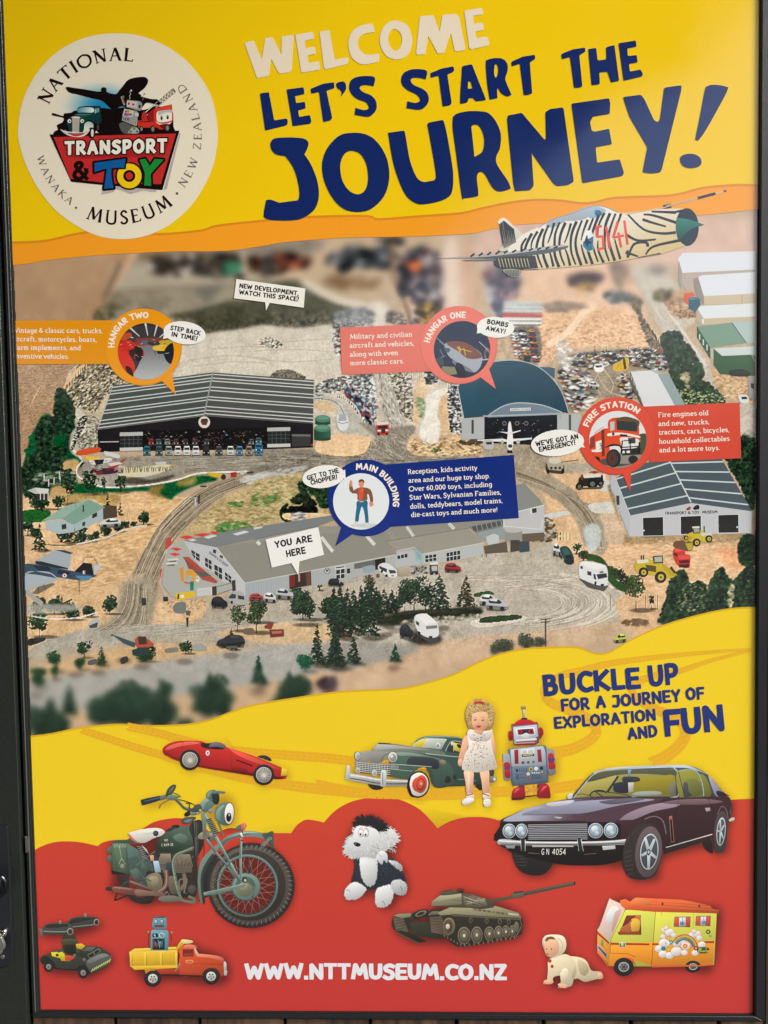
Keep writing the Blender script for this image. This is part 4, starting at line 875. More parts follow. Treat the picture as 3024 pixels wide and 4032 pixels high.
for a in((486,1434,10),(1290,1320,11)):
 g=Art(LG);g.e(a[0],a[1],a[2],a[2],(110,100,94));g.build('ring_dot',DISC,lift(1))
g=Art(L2)
def glow(c0,c1,cx,cy,rx,ry):
 c0=np.array(c0,float);c1=np.array(c1,float);X,Y,k=cx/g.k+g.ox,cy/g.k+g.oy,g.k
 def f(x,y):
  t=np.clip(np.hypot((x-X)*k/rx,(y-Y)*k/ry),0,1)[:,None];t=t*t*(3-2*t);return c0*(1-t)+c1*t
 return f
g.p(ell(640,400,500,320,0,40),glow((20,134,190),(238,231,212),700,400,500,320));
for i in range(12,0,-1):g.p(ell(640,400,500*i/12,320*i/12,0,40),glow((20,134,190),(238,231,212),640,400,500,320))
g.build('sky_glow',DISC,lift(1))
BK=(22,14,16)
g=Art(L2)
g.p("~228,192 250,180 300,188 420,205 610,235 625,200 655,184 688,200 694,240 790,262 830,220 880,160 920,110 980,82 1090,68 1130,76 1156,105 1146,150 1110,200 1050,250 1078,270 1084,290 1200,318 1260,322 1300,372 1250,380 1140,360 1080,420 1000,440 860,400 760,440 640,340 520,310 340,262 328,262 260,240",BK)
g.p("~72,486 90,476 196,508 210,480 290,470 330,448 400,470 420,620 300,700 100,718 104,680 140,660 130,610 190,580 200,530 88,504",BK)
g.p("~600,440 760,430 900,410 1100,440 1240,400 1420,440 1440,620 1450,680 1300,700 620,720",BK)
g.build('black_silhouettes',DISC,lift(2))
g=Art(L2)
g.p("46,716 200,712 700,700 1100,688 1440,672 1508,674 1500,700 1480,770 1440,930 1400,1080 1360,1240 1330,1342 1210,1332 1040,1322 960,1350 860,1320 780,1312 760,1336 640,1360 640,1278 480,1268 290,1248 270,1210 180,1010 90,800",(176,168,166))if False else None
g.p("1508,700 1522,702 1366,1330 1330,1342",(184,178,178));g.p("320,1254 640,1282 640,1360 630,1392 770,1362 790,1330 850,1340 960,1386 1040,1362 1100,1344 1246,1366 1246,1340 640,1270",(190,184,182))
g.p("46,716 200,712 1440,672 1508,674 1316,1342 1040,1322 480,1268 290,1248",BK,6)
g.p("92,746 560,730 1470,706 1300,1276 740,1270 500,1240 280,1214",(196,48,46))
g.p("200,800 1400,760 1390,800 1360,900 1340,960 420,990 240,960",(170,36,40),10)
g.build('red_shield',DISC,lift(2.6))
g=Art(L2)
for dx,dy,c,wt in((0,0,BK,4.6),(0,0,(240,240,226),2.6)):
 letters(g,'TRANSPORT',lambda u,v:(218+u*1150,948-u*28-v*(154+4*u)),c,wt,BF,1.3)
g.build('emblem_lettering',DISC,lift(3.2),label='white outlined capitals reading TRANSPORT')
g=Art(L2);letters(g,'&',lambda u,v:(300+u*190,1235-v*225),BK,1.9,BF);g.p("430,1090 490,1100 480,1120 440,1140",BK,5);g.build('emblem_lettering',DISC,lift(3.2),label='black ampersand')
def outl(s,col,name,grow):
 P=np.array(shape(s,6));c=P.mean(0);
 g=Art(L2)
 for i in range(len(P)):
  a,b=P[i],P[(i+1)%len(P)];g.p(bar(a,b,grow,grow,grow*.3),BK)
 g.p([tuple(q)for q in P],col);g.build(name,DISC,lift(3.3 if name=='letter' else 3.2))
outl("550,1036 904,990 884,1096 846,1076 744,1098 742,1180 760,1290 768,1318 660,1330 676,1220 690,1100 664,1104 552,1142",(18,92,160),'letter',46)
outl("1058,1002 1124,990 1176,1072 1232,992 1330,1000 1186,1160 1190,1296 1110,1290 1120,1150",(30,140,56),'letter',46)
g=Art(L2);g.p(ell(944,1184,160,158,0,36),BK);g.p(ell(944,1184,138,140,0,36),(244,206,24));g.p(ell(944,1184,68,68,0,26),BK);g.p(ell(944,1184,40,42,0,22),(196,48,46))
g.p("780,1000 920,990 904,1110 800,1110",BK);g.p("760,1010 904,990 884,1096 820,1090 760,1094",(18,92,160));g.build('letter',DISC,lift(3.6))
GR=(16,60,58)
g=Art(L2)
g.p("~230,560 300,500 350,488 360,430 400,402 560,396 620,404 628,470 640,560 600,640 540,700 540,600 490,570 440,600 420,690 300,700 250,640",BK)
g.p("~240,560 310,505 360,480 366,430 400,408 560,402 612,410 620,480 630,560 590,600 520,560 470,560 430,610 420,680 290,690 256,640",GR)
g.p("~362,466 372,424 420,412 520,414 548,440 530,470 440,468",grad((60,130,150),(226,240,240),(300,430),(367,440)))
g.p("556,432 576,424 576,470 556,484",(150,190,196));g.p("584,424 604,420 604,462 584,470",(120,160,170))
g.p("~330,494 400,484 520,490 400,504",(60,120,116));g.p("~390,516 470,500 480,512 400,530",(30,84,80))
g.p("302,520 384,522 378,690 304,690",(206,200,190));
for i in range(7):g.p(bar((310+i*10.5,528),(310+i*10.2,684),3.6),(96,84,80))
g.p("~296,520 340,514 388,520 384,532 300,530",(226,224,214))
for x in(271,414):g.e(x,566,24,25,BK);g.e(x,566,21,22,(234,232,220));g.e(x+2,568,9,10,BK)
g.e(520,700,42,62,BK);g.e(528,700,16,44,(224,224,220));g.e(590,640,22,40,BK);g.e(592,636,14,30,(70,66,66))
g.p("~168,660 230,680 330,690 440,690 498,656 480,700 420,740 340,744 240,720",(224,222,214));g.p("~250,696 330,704 440,700 400,728 320,736",(170,50,50));g.line("~190,680 260,712 340,720 420,712 480,680",4,(140,136,130));g.line("222,664 234,716",6,(200,200,196));g.line("458,660 440,714",6,(200,200,196))
g.build('emblem_car',DISC,lift(3.4),label='dark green cartoon vintage car with a smiling bumper')
g=Art(L2)
g.line("964,216 950,240 962,262 944,284 956,306 942,326",4,(210,210,206));g.e(966,222,9,9,(220,220,214));g.line("1112,260 1096,292 1104,310 1090,332",3,(150,150,150));g.e(1114,260,8,8,(90,86,84))
g.p("846,294 868,284 900,380 880,392",(150,152,152));g.p("858,296 872,292 896,360 886,368",(170,60,64));g.p("866,286 884,282 888,306 872,310",(70,150,80))
g.p("918,330 1066,344 1090,368 1086,440 1060,452 912,408",(146,150,152),4);g.p("918,330 1040,342 1036,424 914,404",(186,188,188),4)
for x,y in((940,370),(988,380)):g.e(x,y,21,23,(230,228,220));g.e(x,y,15,17,(186,44,50))
g.e(1060,402,13,20,(40,34,36))
g.p("888,426 1030,452 1044,480 1036,540 1010,620 860,560 866,520",(150,152,154),4);g.p("888,428 1000,452 980,520 866,510",(196,196,196),3)
for q,c in(("896,446 920,450 916,470 892,468",(180,50,60)),("920,442 942,446 940,468 918,466",(90,160,90)),("944,448 980,456 972,478 942,472",(226,200,60)),("890,472 914,474 910,496 886,494",(140,50,130)),("916,474 944,478 940,500 912,498",(200,60,60)),("946,478 976,484 968,506 942,502",(110,60,150)),("880,492 940,502 938,512 878,504",(90,90,200))):g.p(q,c)
g.p("876,526 944,536 944,568 878,556",(60,56,60));g.p("882,532 938,540 938,562 884,552",(190,190,186));g.e(900,544,10,8,BK);g.e(926,548,10,8,BK)
g.p("1008,470 1050,476 1048,514 1012,510",(200,200,198),4);g.p("1010,546 1036,548 1030,620 1000,616",(176,178,178));g.p("1016,552 1026,552 1018,614 1010,612",(190,60,64))
g.p("~830,600 880,580 980,620 1010,640 1000,690 900,710 850,670",(92,90,90));g.p("~930,690 990,628 1040,650 1056,690 1030,706 950,704",(170,174,172));g.e(958,684,14,14,(90,96,96));g.e(1034,684,14,14,(90,96,96));g.e(1000,646,16,22,(70,150,90))
g.build('emblem_robot',DISC,lift(3.4),label='grey cartoon toy robot with red eyes')
g=Art(L2)
LADR=[((1120,470),(1438,196)),((1140,502),(1464,240))]
for a,b in LADR:g.p(bar(a,b,7),BK);g.p(bar(a,b,3),(236,236,224))
for i in range(11):
 t=i/10.5;a=(1120+318*t,470-274*t);b=(1140+324*(t+.04),502-262*(t+.04));c=(1120+318*(t+.09),470-274*(t+.09))
 g.p(bar(a,b,5),BK);
 if t<.93:g.p(bar(b,c,5),BK)
g.p(bar((1438,196),(1464,240),6),BK);g.p(bar((1086,506),(1240,372),5),(236,232,226));g.p(bar((1138,500),(1250,410),4),(236,232,226))
R1=(206,52,42)
g.p("~1085,510 1100,462 1130,470 1150,560 1090,570",(186,44,40));g.p("1040,560 1240,560 1250,640 1044,640",R1,6);g.p("1062,570 1184,568 1184,578 1062,580",(60,20,20))
g.p("~1150,490 1200,440 1250,420 1300,500 1240,570 1170,560",(150,30,34))
g.p("~1220,470 1250,420 1420,378* 1426,430* 1440,540* 1424,580 1360,640 1290,660 1230,600",R1);g.p("1246,428 1410,378 1424,378 1430,434 1300,434 1240,450",(220,70,50),4)
g.p("~1252,480 1290,450 1424,440* 1424,556* 1360,576 1262,572",(236,234,222));g.p("~1270,466 1300,448 1422,438 1420,470 1360,470 1330,480 1280,500",(190,186,184))
g.e(1308,530,13,26,BK);g.e(1376,522,13,24,BK);g.e(1311,520,4,7,(240,240,240));g.e(1379,512,4,7,(240,240,240))
g.p("~1236,570 1300,596 1380,590 1420,572 1380,610 1300,612",(240,238,226));g.p("~1290,606 1400,600 1340,650 1300,640",(120,20,24))
for x,y,rx,ry in((1078,654,24,34),(1206,656,28,42),(1370,644,30,42)):g.e(x,y,rx,ry,(40,34,34));g.e(x+3,y,rx*.6,ry*.66,(130,128,126))
g.build('emblem_fire_engine',DISC,lift(3.4),label='red cartoon fire engine with a raised ladder')
# ==== print: buildings and vehicles within the aerial photograph
def zo(k):return Z[k]
def lerp(a,b,t):return(a[0]+(b[0]-a[0])*t,a[1]+(b[1]-a[1])*t)
def quadlines(g,a,b,c,d,ts,w,col):
 """lines across a quad a-b (one side) to d-c (other side)"""
 for t in ts:g.p(bar(lerp(a,b,t),lerp(d,c,t),w),col)
DK=(34,34,38);WH=(232,234,236)
g=Art(zo('1'))
F1,F2=(555,1312),(655,1025);R1_,R2_=(1248,1222),(1305,940);S1,S2=(1964,1272),(1971,988)
g.p([F1,R1_,S1,(1962,1430),(1700,1440),(1100,1450),(560,1458)],(30,28,32))
g.p([(848,1320),(1664,1300),(1664,1425),(848,1430)],(20,18,20))
for i in range(150):
 x=random.uniform(855,1655);y=random.uniform(1322,1420);c=random.choice([(90,86,84),(150,60,50),(60,90,90),(190,190,186),(50,44,42),(120,90,60),(70,70,76)]);q=random.uniform(4,14);g.p(bar((x,y),(x+q,y+random.uniform(-3,3)),random.uniform(3,7)),c)
g.p([F1,F2,R2_,R1_],(74,84,84));g.p([R1_,R2_,S2,S1],(86,88,88))
for a,b,c,d in((F1,F2,R2_,R1_),(S1,S2,(1315,940),(1255,1218))):
 quadlines(g,a,b,c,d,[i/38+.012 for i in range(38)],2.4,(66,72,72));quadlines(g,a,b,c,d,(.035,.115,.2,.36,.43,.58,.66,.80,.87,.955),6.5,(214,218,216))
g.p(bar(F1,F2,4),(200,200,198));g.p(bar(F1,R1_,7),(110,112,112));g.p(bar(R1_,S1,6),(90,92,92));g.p(bar((1250,1222),(1309,938),9),(150,154,154));g.p(bar(S1,S2,6),(190,192,192))
for x0,x1,y0,y1 in((703,848,1332,1446),(1666,1811,1301,1422)):
 g.p([(x0,y0),(x1,y0-2),(x1,y1),(x0,y1)],(40,44,46));g.p([(x0-3,y0),(x1+3,y0-4),(x1+3,y0+20),(x0-3,y0+24)],(188,192,190));g.p([(x0-3,y1-14),(x1+3,y1-18),(x1+3,y1+4),(x0-3,y1+8)],(206,208,206))
 for i in range(1,5):g.p(bar((x0+i*29,y0+24),(x0+i*29,y1-16),2.5),(90,96,98))
 for j in(1,2):g.p(bar((x0,y0+24+j*24),(x1,y0+22+j*24),2.5),(90,96,98))
g.p([(570,1395),(692,1392),(692,1456),(570,1460)],(26,24,26));g.p(bar((570,1394),(694,1392),6),(196,200,200));g.p([(1824,1345),(1946,1345),(1946,1420),(1824,1424)],(60,60,62));g.p(bar((1824,1350),(1946,1352),14),(110,116,116))
g.e(1252,1265,38,38,(226,222,214));g.p("1226,1258 1278,1254 1266,1284 1238,1284",(110,60,50));g.p("1232,1244 1272,1240 1276,1256 1230,1258",(60,50,50));g.e(1955,1413,7,8,(190,50,50))
H2=g.build('printed_hangar',SIGN,LF(2),label='long black hangar with white roof stripes')
def frontcar(g,x,y,w,h,c):
 dk=[q*.55 for q in c];lt=[min(255,q*1.18+10)for q in c]
 g.p([(x-w/2,y+h*.32),(x+w/2,y+h*.32),(x+w/2+3,y+h*.52),(x-w/2-3,y+h*.52)],(70,68,64))
 g.p([(x-w*.36,y-h*.5),(x+w*.36,y-h*.5),(x+w*.46,y-h*.12),(x+w*.5,y+h*.3),(x+w*.44,y+h*.42),(x-w*.44,y+h*.42),(x-w*.5,y+h*.3),(x-w*.46,y-h*.12)],c)
 g.p([(x-w*.34,y-h*.36),(x+w*.34,y-h*.36),(x+w*.4,y-h*.1),(x-w*.4,y-h*.1)],(46,54,60));g.p([(x-w*.34,y-h*.5),(x+w*.34,y-h*.5),(x+w*.35,y-h*.38),(x-w*.35,y-h*.38)],lt)
 g.p([(x-w*.42,y+h*.14),(x+w*.42,y+h*.14),(x+w*.42,y+h*.3),(x-w*.42,y+h*.3)],dk);g.e(x-w*.3,y+h*.2,w*.09,w*.08,WH,0,8);g.e(x+w*.3,y+h*.2,w*.09,w*.08,WH,0,8)
CC=[(40,110,124),(60,86,88),(150,160,150),(224,226,226),(228,230,226),(226,228,232),(40,42,46),(76,82,84),(206,220,216),(78,130,170),(140,128,118),(60,130,176)]
for x,c in zip((878,957,1020,1080,1138,1197,1265,1348,1423,1482,1545,1607),CC):
 g=Art(zo('4'));frontcar(g,x,208,46,62,c);g.build('printed_parked_car',SIGN,LF(3))
g=Art(zo('4'))
for x,c in((905,(150,40,36)),(955,(60,90,90)),(1012,(120,130,126)),(1068,(80,60,50)),(1130,(60,40,36)),(1190,(70,60,60)),(1268,(60,70,66)),(1610,(50,90,100)),(1560,(90,86,80))):frontcar(g,x,150,36,40,c)
frontcar(g,1607+0,140,44,36,(60,100,110));g.build('printed_parked_car',SIGN,LF(3),label='cars in the shade of the hangar')['kind']='stuff'
g=Art(zo('5'));frontcar(g,32,190,56,60,(40,120,164));g.build('printed_parked_car',SIGN,LF(3))
g=Art(zo('5'))
for x,y,r,h in((450,0,50,30),(448,62,54,70)):
 g.p([(x-r,y),(x+r,y),(x+r,y+h),(x-r,y+h)],grad((30,72,56),(60,104,84),(x/1.659+1000-30,0),(x/1.659+1000+30,0)));g.e(x,y+h,r,10,(34,76,60));g.e(x,y-2,r,24,(84,134,112));g.p(ell(x,y-8,r*.8,14),(104,156,134))
g.p("~540,-20 600,-30 618,10 612,60 582,78 552,60",(228,230,234));g.p("556,-30 600,-34 606,10 552,14",(170,180,190));g.line("545,20 580,30 616,20",4,(90,110,150))
g.build('printed_water_tank',SIGN,LF(3))
g=Art(zo('3'))
RF="~-296,1035* -270,1000 -190,930 -90,880 0,862 90,862 190,884 270,930 340,1000 390,1080 430,1205* 385,1200* 280,1160 180,1142 80,1140 -10,1165 -100,1225* -256,1240*"
g.p([(-268,1240),(-121,1235),(-121,1372),(-268,1378)],(184,190,196));g.p([(-121,1225),(360,1212),(360,1420),(-121,1400)],(30,30,38));g.p([(355,1215),(450,1208),(510,1215),(510,1330),(355,1345)],(186,192,196));g.p([(430,1215),(446,1215),(446,1330),(430,1330)],(90,92,92));g.p([(-205,1250),(-190,1250),(-190,1340),(-205,1340)],(70,74,76))
for i in range(90):
 x=random.uniform(-115,350);y=random.uniform(1250,1400);q=random.uniform(4,14);g.p(bar((x,y),(x+q,y+random.uniform(-6,6)),random.uniform(2,5)),random.choice([(80,84,96),(150,150,156),(60,60,70),(44,60,90),(120,110,100)]))
for x in(10,92,152):g.p(ell(x,1272,15,15,n=14),(110,112,118));g.p(ell(x,1272,9,9,n=12),(36,38,46))
g.p("240,905 300,905 340,912 338,980 270,940",(70,96,112));g.p(RF,grad((44,84,106),(40,70,92),(1850,1500),(2200,1600)))
for i in range(1,16):
 t=i/16;g.line([(-262+t*20+u*(640)*(1-.0*t),1225-t*190-math.sin(math.pi*min(1,max(0,u*.98+.04)))*(150+t*40)*(.9))for u in[j/16 for j in range(17)]if True][2:14],2.2,(36,64,84))
g.p("~-100,1225* -10,1165 80,1140 180,1142 280,1160 385,1200* 385,1215* -100,1235*",(120,140,158))
for i in range(40):g.p(bar((-90+i*12,1222),(-90+i*12,1150+abs(i-15)**1.7*.42),2),(96,116,134))
g.line("~-296,1035* -270,1000 -190,930 -90,880 0,862 90,862 190,884 270,930 340,1000 390,1080 430,1205*",5,(176,200,214));g.line("~-100,1225 -10,1165 80,1140 180,1142 280,1160 385,1200",6,(196,208,214));g.p(bar((-130,1226),(390,1208),10),(176,184,190));g.p(bar((-296,1035),(-256,1240),6),(200,210,214))
g.p([(47,1174),(181,1170),(182,1188),(48,1192)],WH);letters(g,'TRANSPORT & TOY MUSEUM',base((52,1189),(177,1185),11),(40,40,50),1.6)
g.build('printed_hangar',SIGN,LF(2),label='hangar with a rounded blue roof')
g=Art(zo('6'));g.p("-170,136 0,128 30,136 60,130 190,122 190,132 70,146 40,150 0,148 -165,142",(236,238,242));g.p("~36,30 50,20 62,90 68,160 60,196 44,204 30,190 26,150 32,90",(240,242,246));g.p("-30,82 36,86 56,86 116,72 118,78 56,98 36,98",(228,230,234));g.p("~34,172 48,164 62,172 58,186 38,186",(60,70,84));g.e(-4,150,10,12,(180,186,194));g.e(100,150,12,14,(190,196,202));g.p("30,204 60,204 64,222 28,222",(40,40,44));g.p("~-125,140 -70,138 -60,160 -66,196 -120,196 -130,160",(190,194,196));g.p("-110,150 -72,150 -74,166 -108,166",(50,60,70));g.build('printed_aeroplane',SIGN,LF(3),label='white propeller aeroplane in front of the hangar')
g=Art(zo('5'));RC=(152,152,144)
g.p("-461,795 -176,735 0,705 510,628 560,650 420,700 0,785 -246,838",(128,134,138));g.p("-430,790 -400,782 -372,790 -404,800",(210,214,216));g.p("-330,770 -260,754 -240,764 -300,782",(214,218,218));g.p("-140,750 -60,728 -30,738 -110,760",(216,220,220));g.p("0,708 60,700 50,712 0,722",(216,220,220))
g.p("-461,795 -246,838 -56,1072 -56,1188 -150,1130 -280,1060 -430,915",(196,200,206));g.p("-56,1072 930,885 930,975 600,1050 420,1085 232,1110 -56,1190",grad((170,178,186),(182,186,186),(960,2300),(1560,2200)))
for i in range(60):g.p(bar((-50+i*16.3,1071-i*3.1),(-50+i*16.3,1180-i*3.4),1.6),(150,158,164))
MR=[(-246,838),(0,788),(420,700),(900,690),(1600,652),(1645,690),(1400,714),(862,800),(930,886),(-60,1072)]
g.p(MR,RC);tA,tB=(-246,838),(-60,1072)
for i in range(96):
 t=i/95;a=(-246+t*1110,838-t*150)if t<.6 else(-246+t*1110,748-(t-.6)*20);b=(-60+t*990,1072-t*186);g.p(bar(lerp(a,b,.0),b,2.6),(122,122,114))
for a,b in(((440,770),(515,866)),((735,762),(788,822)),((998,702),(1042,766)),((1272,680),(1308,718)),((20,800),(40,820))):g.p(bar(a,b,22),(222,224,220))
for i in range(44):x=890+i*16;g.p(bar((x,700-i*.8),(x+50,790-i*2.4),2.4),(122,122,114))if x<1500 else None
g.p(bar((-60,1072),(930,886),6),(206,206,202));g.p(bar((-246,838),(-60,1072),5),(214,216,216));g.p(bar((862,800),(1400,714),5),(90,90,86));g.p(bar((0,786),(420,700),3),(90,92,90))
g.p("930,862 1050,836 1104,885 1496,810 1500,890 1240,935 1100,950 930,970",(186,192,194));g.p("1050,836 1104,885 1104,950 1050,925",(160,190,196))
g.p("862,800 1400,714 1500,808 1100,883 1050,835 930,862",(164,162,152))
for i in range(46):a=(866+i*11.8,800-i*1.9);b=(940+i*12.3,868-i*1.3 if i<10 else 880-(i-10)*2);g.p(bar(a,b,2.4),(132,130,122))
g.p(bar((1100,883),(1500,808),5),(212,212,206));g.p(bar((930,862),(1050,836),4),(206,206,200))
g.p("1410,700 1630,655 1640,700 1450,745",(120,126,128));g.p("1410,706 1630,662 1634,690 1440,734",(84,90,92));[g.p(bar((1420+i*32,700-i*6),(1430+i*32,735-i*6),3),(180,184,184))for i in range(7)];g.p("1440,745 1640,700 1650,780 1500,800",(150,160,164))
for x in(1490,1520,1580):g.p(bar((x,880),(x,900),4),(90,84,76))
g.p("1515,770 1565,748 1600,760 1600,830 1530,830",(196,206,208));g.p("1500,830 1650,800 1659,870 1510,880",(96,88,78))
g.p("230,1022 372,992 376,1084 232,1112",(58,40,34));g.p("232,1026 268,1020 268,1090 234,1098",(120,40,34));g.p("340,1000 368,995 372,1080 344,1084",(110,70,50));g.p("288,1015 300,1013 302,1060 290,1062",(200,150,120));g.p("322,1010 340,1006 342,1060 326,1060",(50,50,60))
g.e(478,992,19,20,(60,60,64));g.e(478,992,15,16,(210,214,214));g.p("466,984 490,982 484,998 472,998",(90,84,84))
g.p("528,966 596,956 598,974 530,982",WH);letters(g,'AMERICANA',base((532,979),(594,969),9),(40,40,44),1.6)if False else g.p("533,968 592,960 593,968 534,977",(70,70,74))
def win(q,nx,ny,fr=(226,230,230),gl=(44,50,56)):
 g.p(q,fr);a,b,c,d=q
 for i in range(nx):
  for j in range(ny):
   f=lambda u,v:lerp(lerp(a,b,u),lerp(d,c,u),v);e=.07
   g.p([f((i+e)/nx,(j+e)/ny),f((i+1-e)/nx,(j+e)/ny),f((i+1-e)/nx,(j+1-e)/ny),f((i+e)/nx,(j+1-e)/ny)],gl)
win([(534,986),(594,974),(594,1040),(536,1048)],2,2);win([(604,974),(630,970),(632,1010),(606,1014)],1,1);g.p("655,945 790,918 790,960 655,980",(96,100,100));g.p("790,918 858,905 860,975 792,985",(34,30,32));[g.p(bar((660+i*13,944-i*2.6),(660+i*13,976-i*2),2),(140,144,142))for i in range(10)]
win([(934,892),(1004,875),(1006,905),(936,918)],3,1);win([(1116,890),(1192,880),(1194,925),(1118,938)],3,2);win([(1255,872),(1348,855),(1350,918),(1256,932)],4,2);g.p("1060,870 1092,884 1092,925 1062,905",(140,176,184))
for q in([(-412,850),(-352,885),(-352,935),(-410,895)],[(-322,900),(-275,925),(-274,990),(-320,960)],[(-262,945),(-206,975),(-205,1055),(-258,1025)],[(-192,995),(-146,1030),(-146,1075),(-190,1045)]):win(q,2,2,(210,214,216))
letters(g,'TRANSPORT & TOY MUSEUM',base((-300,876),(-176,968),18),(40,44,52),1.7)
g.p("-266,850 -244,856 -250,880 -268,872",(70,60,60));g.p("-222,886 -200,896 -206,912 -224,902",(90,70,60))
g.build('printed_museum_building',SIGN,LF(2),label='long grey museum building with corrugated roofs')
g=Art(zo('4'));g.p("1050,810 1120,800 1220,960 1300,990 1370,1060 1430,1070 1440,1110 1160,1180 1040,1160 975,1080 990,960 1010,860",(176,180,176));g.p("1110,900 1150,900 1220,960 1340,1060 1330,1075 1240,1050 1150,960",(176,80,70));g.p("1120,905 1180,960 1230,990 1150,980",(150,74,64));g.p("1180,990 1260,1000 1300,1025 1230,1030",(90,96,90))
for q in("1030,845 1070,838 1108,850 1070,862","1020,880 1060,872 1098,884 1060,896","1090,770 1140,760 1190,770 1140,785","1180,755 1240,745 1300,748 1240,768","1290,735 1330,732 1345,745 1310,752"):g.p(q,(214,70,62))
g.p("1005,780 1030,770 1040,800 1015,850 1000,850",(206,70,60));g.p("965,980 985,975 975,1040 962,1030",(200,70,60))
for x,y in((1040,915),(1030,940)):g.p([(x-30,y),(x+40,y-8),(x+46,y+6),(x-24,y+12)],(216,216,210));g.p([(x-20,y+12),(x+30,y+8),(x+28,y+18),(x-20,y+18)],(90,84,80))
g.p("1090,975 1115,970 1120,1060 1100,1056",(214,150,40));g.p("~1130,1000 1160,985 1190,1005 1190,1060 1176,1060 1172,1020 1140,1030",(220,160,50));g.p("1158,1060 1184,1060 1182,1118 1160,1120",(30,130,100));g.p("1120,1060 1160,1070 1158,1078 1120,1070",(220,70,60));g.e(1208,1046,13,20,(226,226,220));g.e(1205,1040,4,5,DK);g.p("1180,1000 1200,1010 1196,1060 1184,1050",(220,170,60))
g.p("1060,1140 1160,1125 1200,1135 1190,1160 1100,1184 1066,1180",(226,190,40));g.e(1108,1158,13,11,WH);g.p("1080,1142 1090,1142 1084,1176 1074,1176",DK)
g.line("1050,820 1010,850 985,960 962,1070 1000,1160 1040,1175",5,(206,212,212));g.line("1000,1160 1000,1190",30,(50,48,46));g.line("1205,1110 1300,1100 1302,1145 1210,1155",3,WH)
for i in range(16):g.p(bar((1208+i*6,1112-i*.7),(1208+i*6,1152-i*.6),2.5),WH)
g.p("1302,1095 1332,1090 1334,1150 1304,1152",(60,54,50));g.line("1336,1095 1430,1070 1440,1110 1340,1145",3,(70,66,62));g.p("1432,1055 1455,1050 1458,1120 1436,1125",(60,56,52))
g.build('printed_play_yard',SIGN,LF(3))
g=Art(zo('6'));g.p("80,432 140,418 268,562 100,604",(146,150,148));[g.p(bar((86+i*9,430-i*1.2 if i<7 else 422+(i-6)*9),(100+i*9,603-i*2.2),2),(120,124,122))for i in range(18)]
g.p("95,604 268,562 272,738 150,762 0,712 0,655 98,648",(194,198,202));g.p(bar((100,604),(268,562),5),WH);g.p("175,588 222,580 223,614 177,622",(214,218,220));g.p("190,586 220,580 221,610 192,616",(60,60,66));g.line("6,650 10,700 250,720 262,660",5,(220,224,226))
g.p("12,725 126,725 126,800 12,800",(150,150,146));g.e(68,725,58,18,(188,190,188));g.p("50,790 110,790 110,860 50,870",(74,66,60));g.p("108,800 172,795 176,865 108,872",(60,74,90));g.p("126,750 270,740 270,790 180,800 130,800",(104,92,78))
g.build('printed_museum_building',SIGN,LF(2),label='pale end wing with a tank')
g=Art(zo('6'));A_,B_,C_,D_=(830,628),(735,385),(1090,275),(1230,546)
g.p("700,355 740,350 735,385 830,628 828,770 762,610 742,520 705,460",(188,194,204));g.p("740,500 760,500 762,560 745,560",(70,66,66));g.p("830,628 1230,546 1626,600 1622,744 828,768",(200,204,212));[g.p(bar((840+i*10,628-i*2 if i<40 else 548+(i-40)*1.36),(840+i*10,765-i*.3),1.4),(180,186,196))for i in range(78)]
g.p([A_,B_,(930,285),C_,D_],(86,100,108));g.p([D_,C_,(1430,262),(1626,600)],(84,98,108))
quadlines(g,A_,B_,(1098,275),D_,[i/34 for i in range(1,34)],2,(70,84,92));quadlines(g,(1626,600),(1430,262),C_,D_,[i/40 for i in range(1,40)],2,(70,84,92))
quadlines(g,A_,B_,C_,D_,(.17,.46,.72,.97),9,(206,222,226));quadlines(g,(1626,600),(1430,262),C_,D_,(.12,.33,.55,.75,.95),9,(206,222,226));g.p(bar(D_,C_,8),(210,220,224));g.p(bar(A_,D_,5),(90,96,102));g.p(bar(D_,(1626,600),5),(90,96,102));g.p(bar(A_,B_,5),(206,214,218))
for q in("910,642 1050,636 1052,764 912,766","1157,634 1297,628 1298,752 1158,756","1402,624 1542,620 1543,744 1404,747"):g.p(q,(226,230,234));P_=shape(q);c_=np.mean(P_,0);g.p([tuple(c_+(np.array(p)-c_)*.94)for p in P_],(44,44,44))
g.e(921,728,5,6,WH);g.e(1530,706,5,6,WH);g.p("912,768 1056,764 1056,772 914,774",(120,110,96))
letters(g,'TRANSPORT & TOY  MUSEUM',base((1057,625),(1402,615),19),(30,34,48),1.9)
g.p("1194,590 1214,572 1230,574 1224,592 1204,596",(180,60,60));g.p("~1242,582 1262,562 1282,566 1280,588 1250,592",(40,40,44));g.e(1208,590,5,5,DK);g.e(1256,590,5,5,DK)
g.build('printed_fire_station',SIGN,LF(2),label='grey hall with a striped roof and three dark doors')
g=Art(zo('3'));WR=(228,234,246)
g.p("1140,200 1175,160 1648,148 1648,268 1170,290",WR);g.p("1165,290 1648,268 1648,300 1290,320 1200,410 1150,340",(190,176,168));g.p("1150,210 1172,290 1165,400 1145,340",(170,160,158));g.build('printed_shed',SIGN,LF(2))
g=Art(zo('3'));g.p("1270,318 1300,306 1648,284 1648,424 1312,442",WR);g.p("1312,442 1648,424 1648,488 1314,500",(206,192,168));g.p("1240,330 1275,318 1312,442 1312,500 1260,430",(150,144,140));g.p(bar((1562,430),(1562,490),3),(150,140,124));g.build('printed_shed',SIGN,LF(2))
g=Art(zo('3'));g.p("1262,510 1290,505 1648,488 1648,574 1312,588",(226,234,240));g.p("1262,510 1312,588 1312,632 1262,606",(190,176,160));g.p("1312,588 1648,574 1648,608 1312,632",(202,186,160));g.p("1300,592 1312,590 1312,626 1300,620",WH);g.build('printed_shed',SIGN,LF(2))
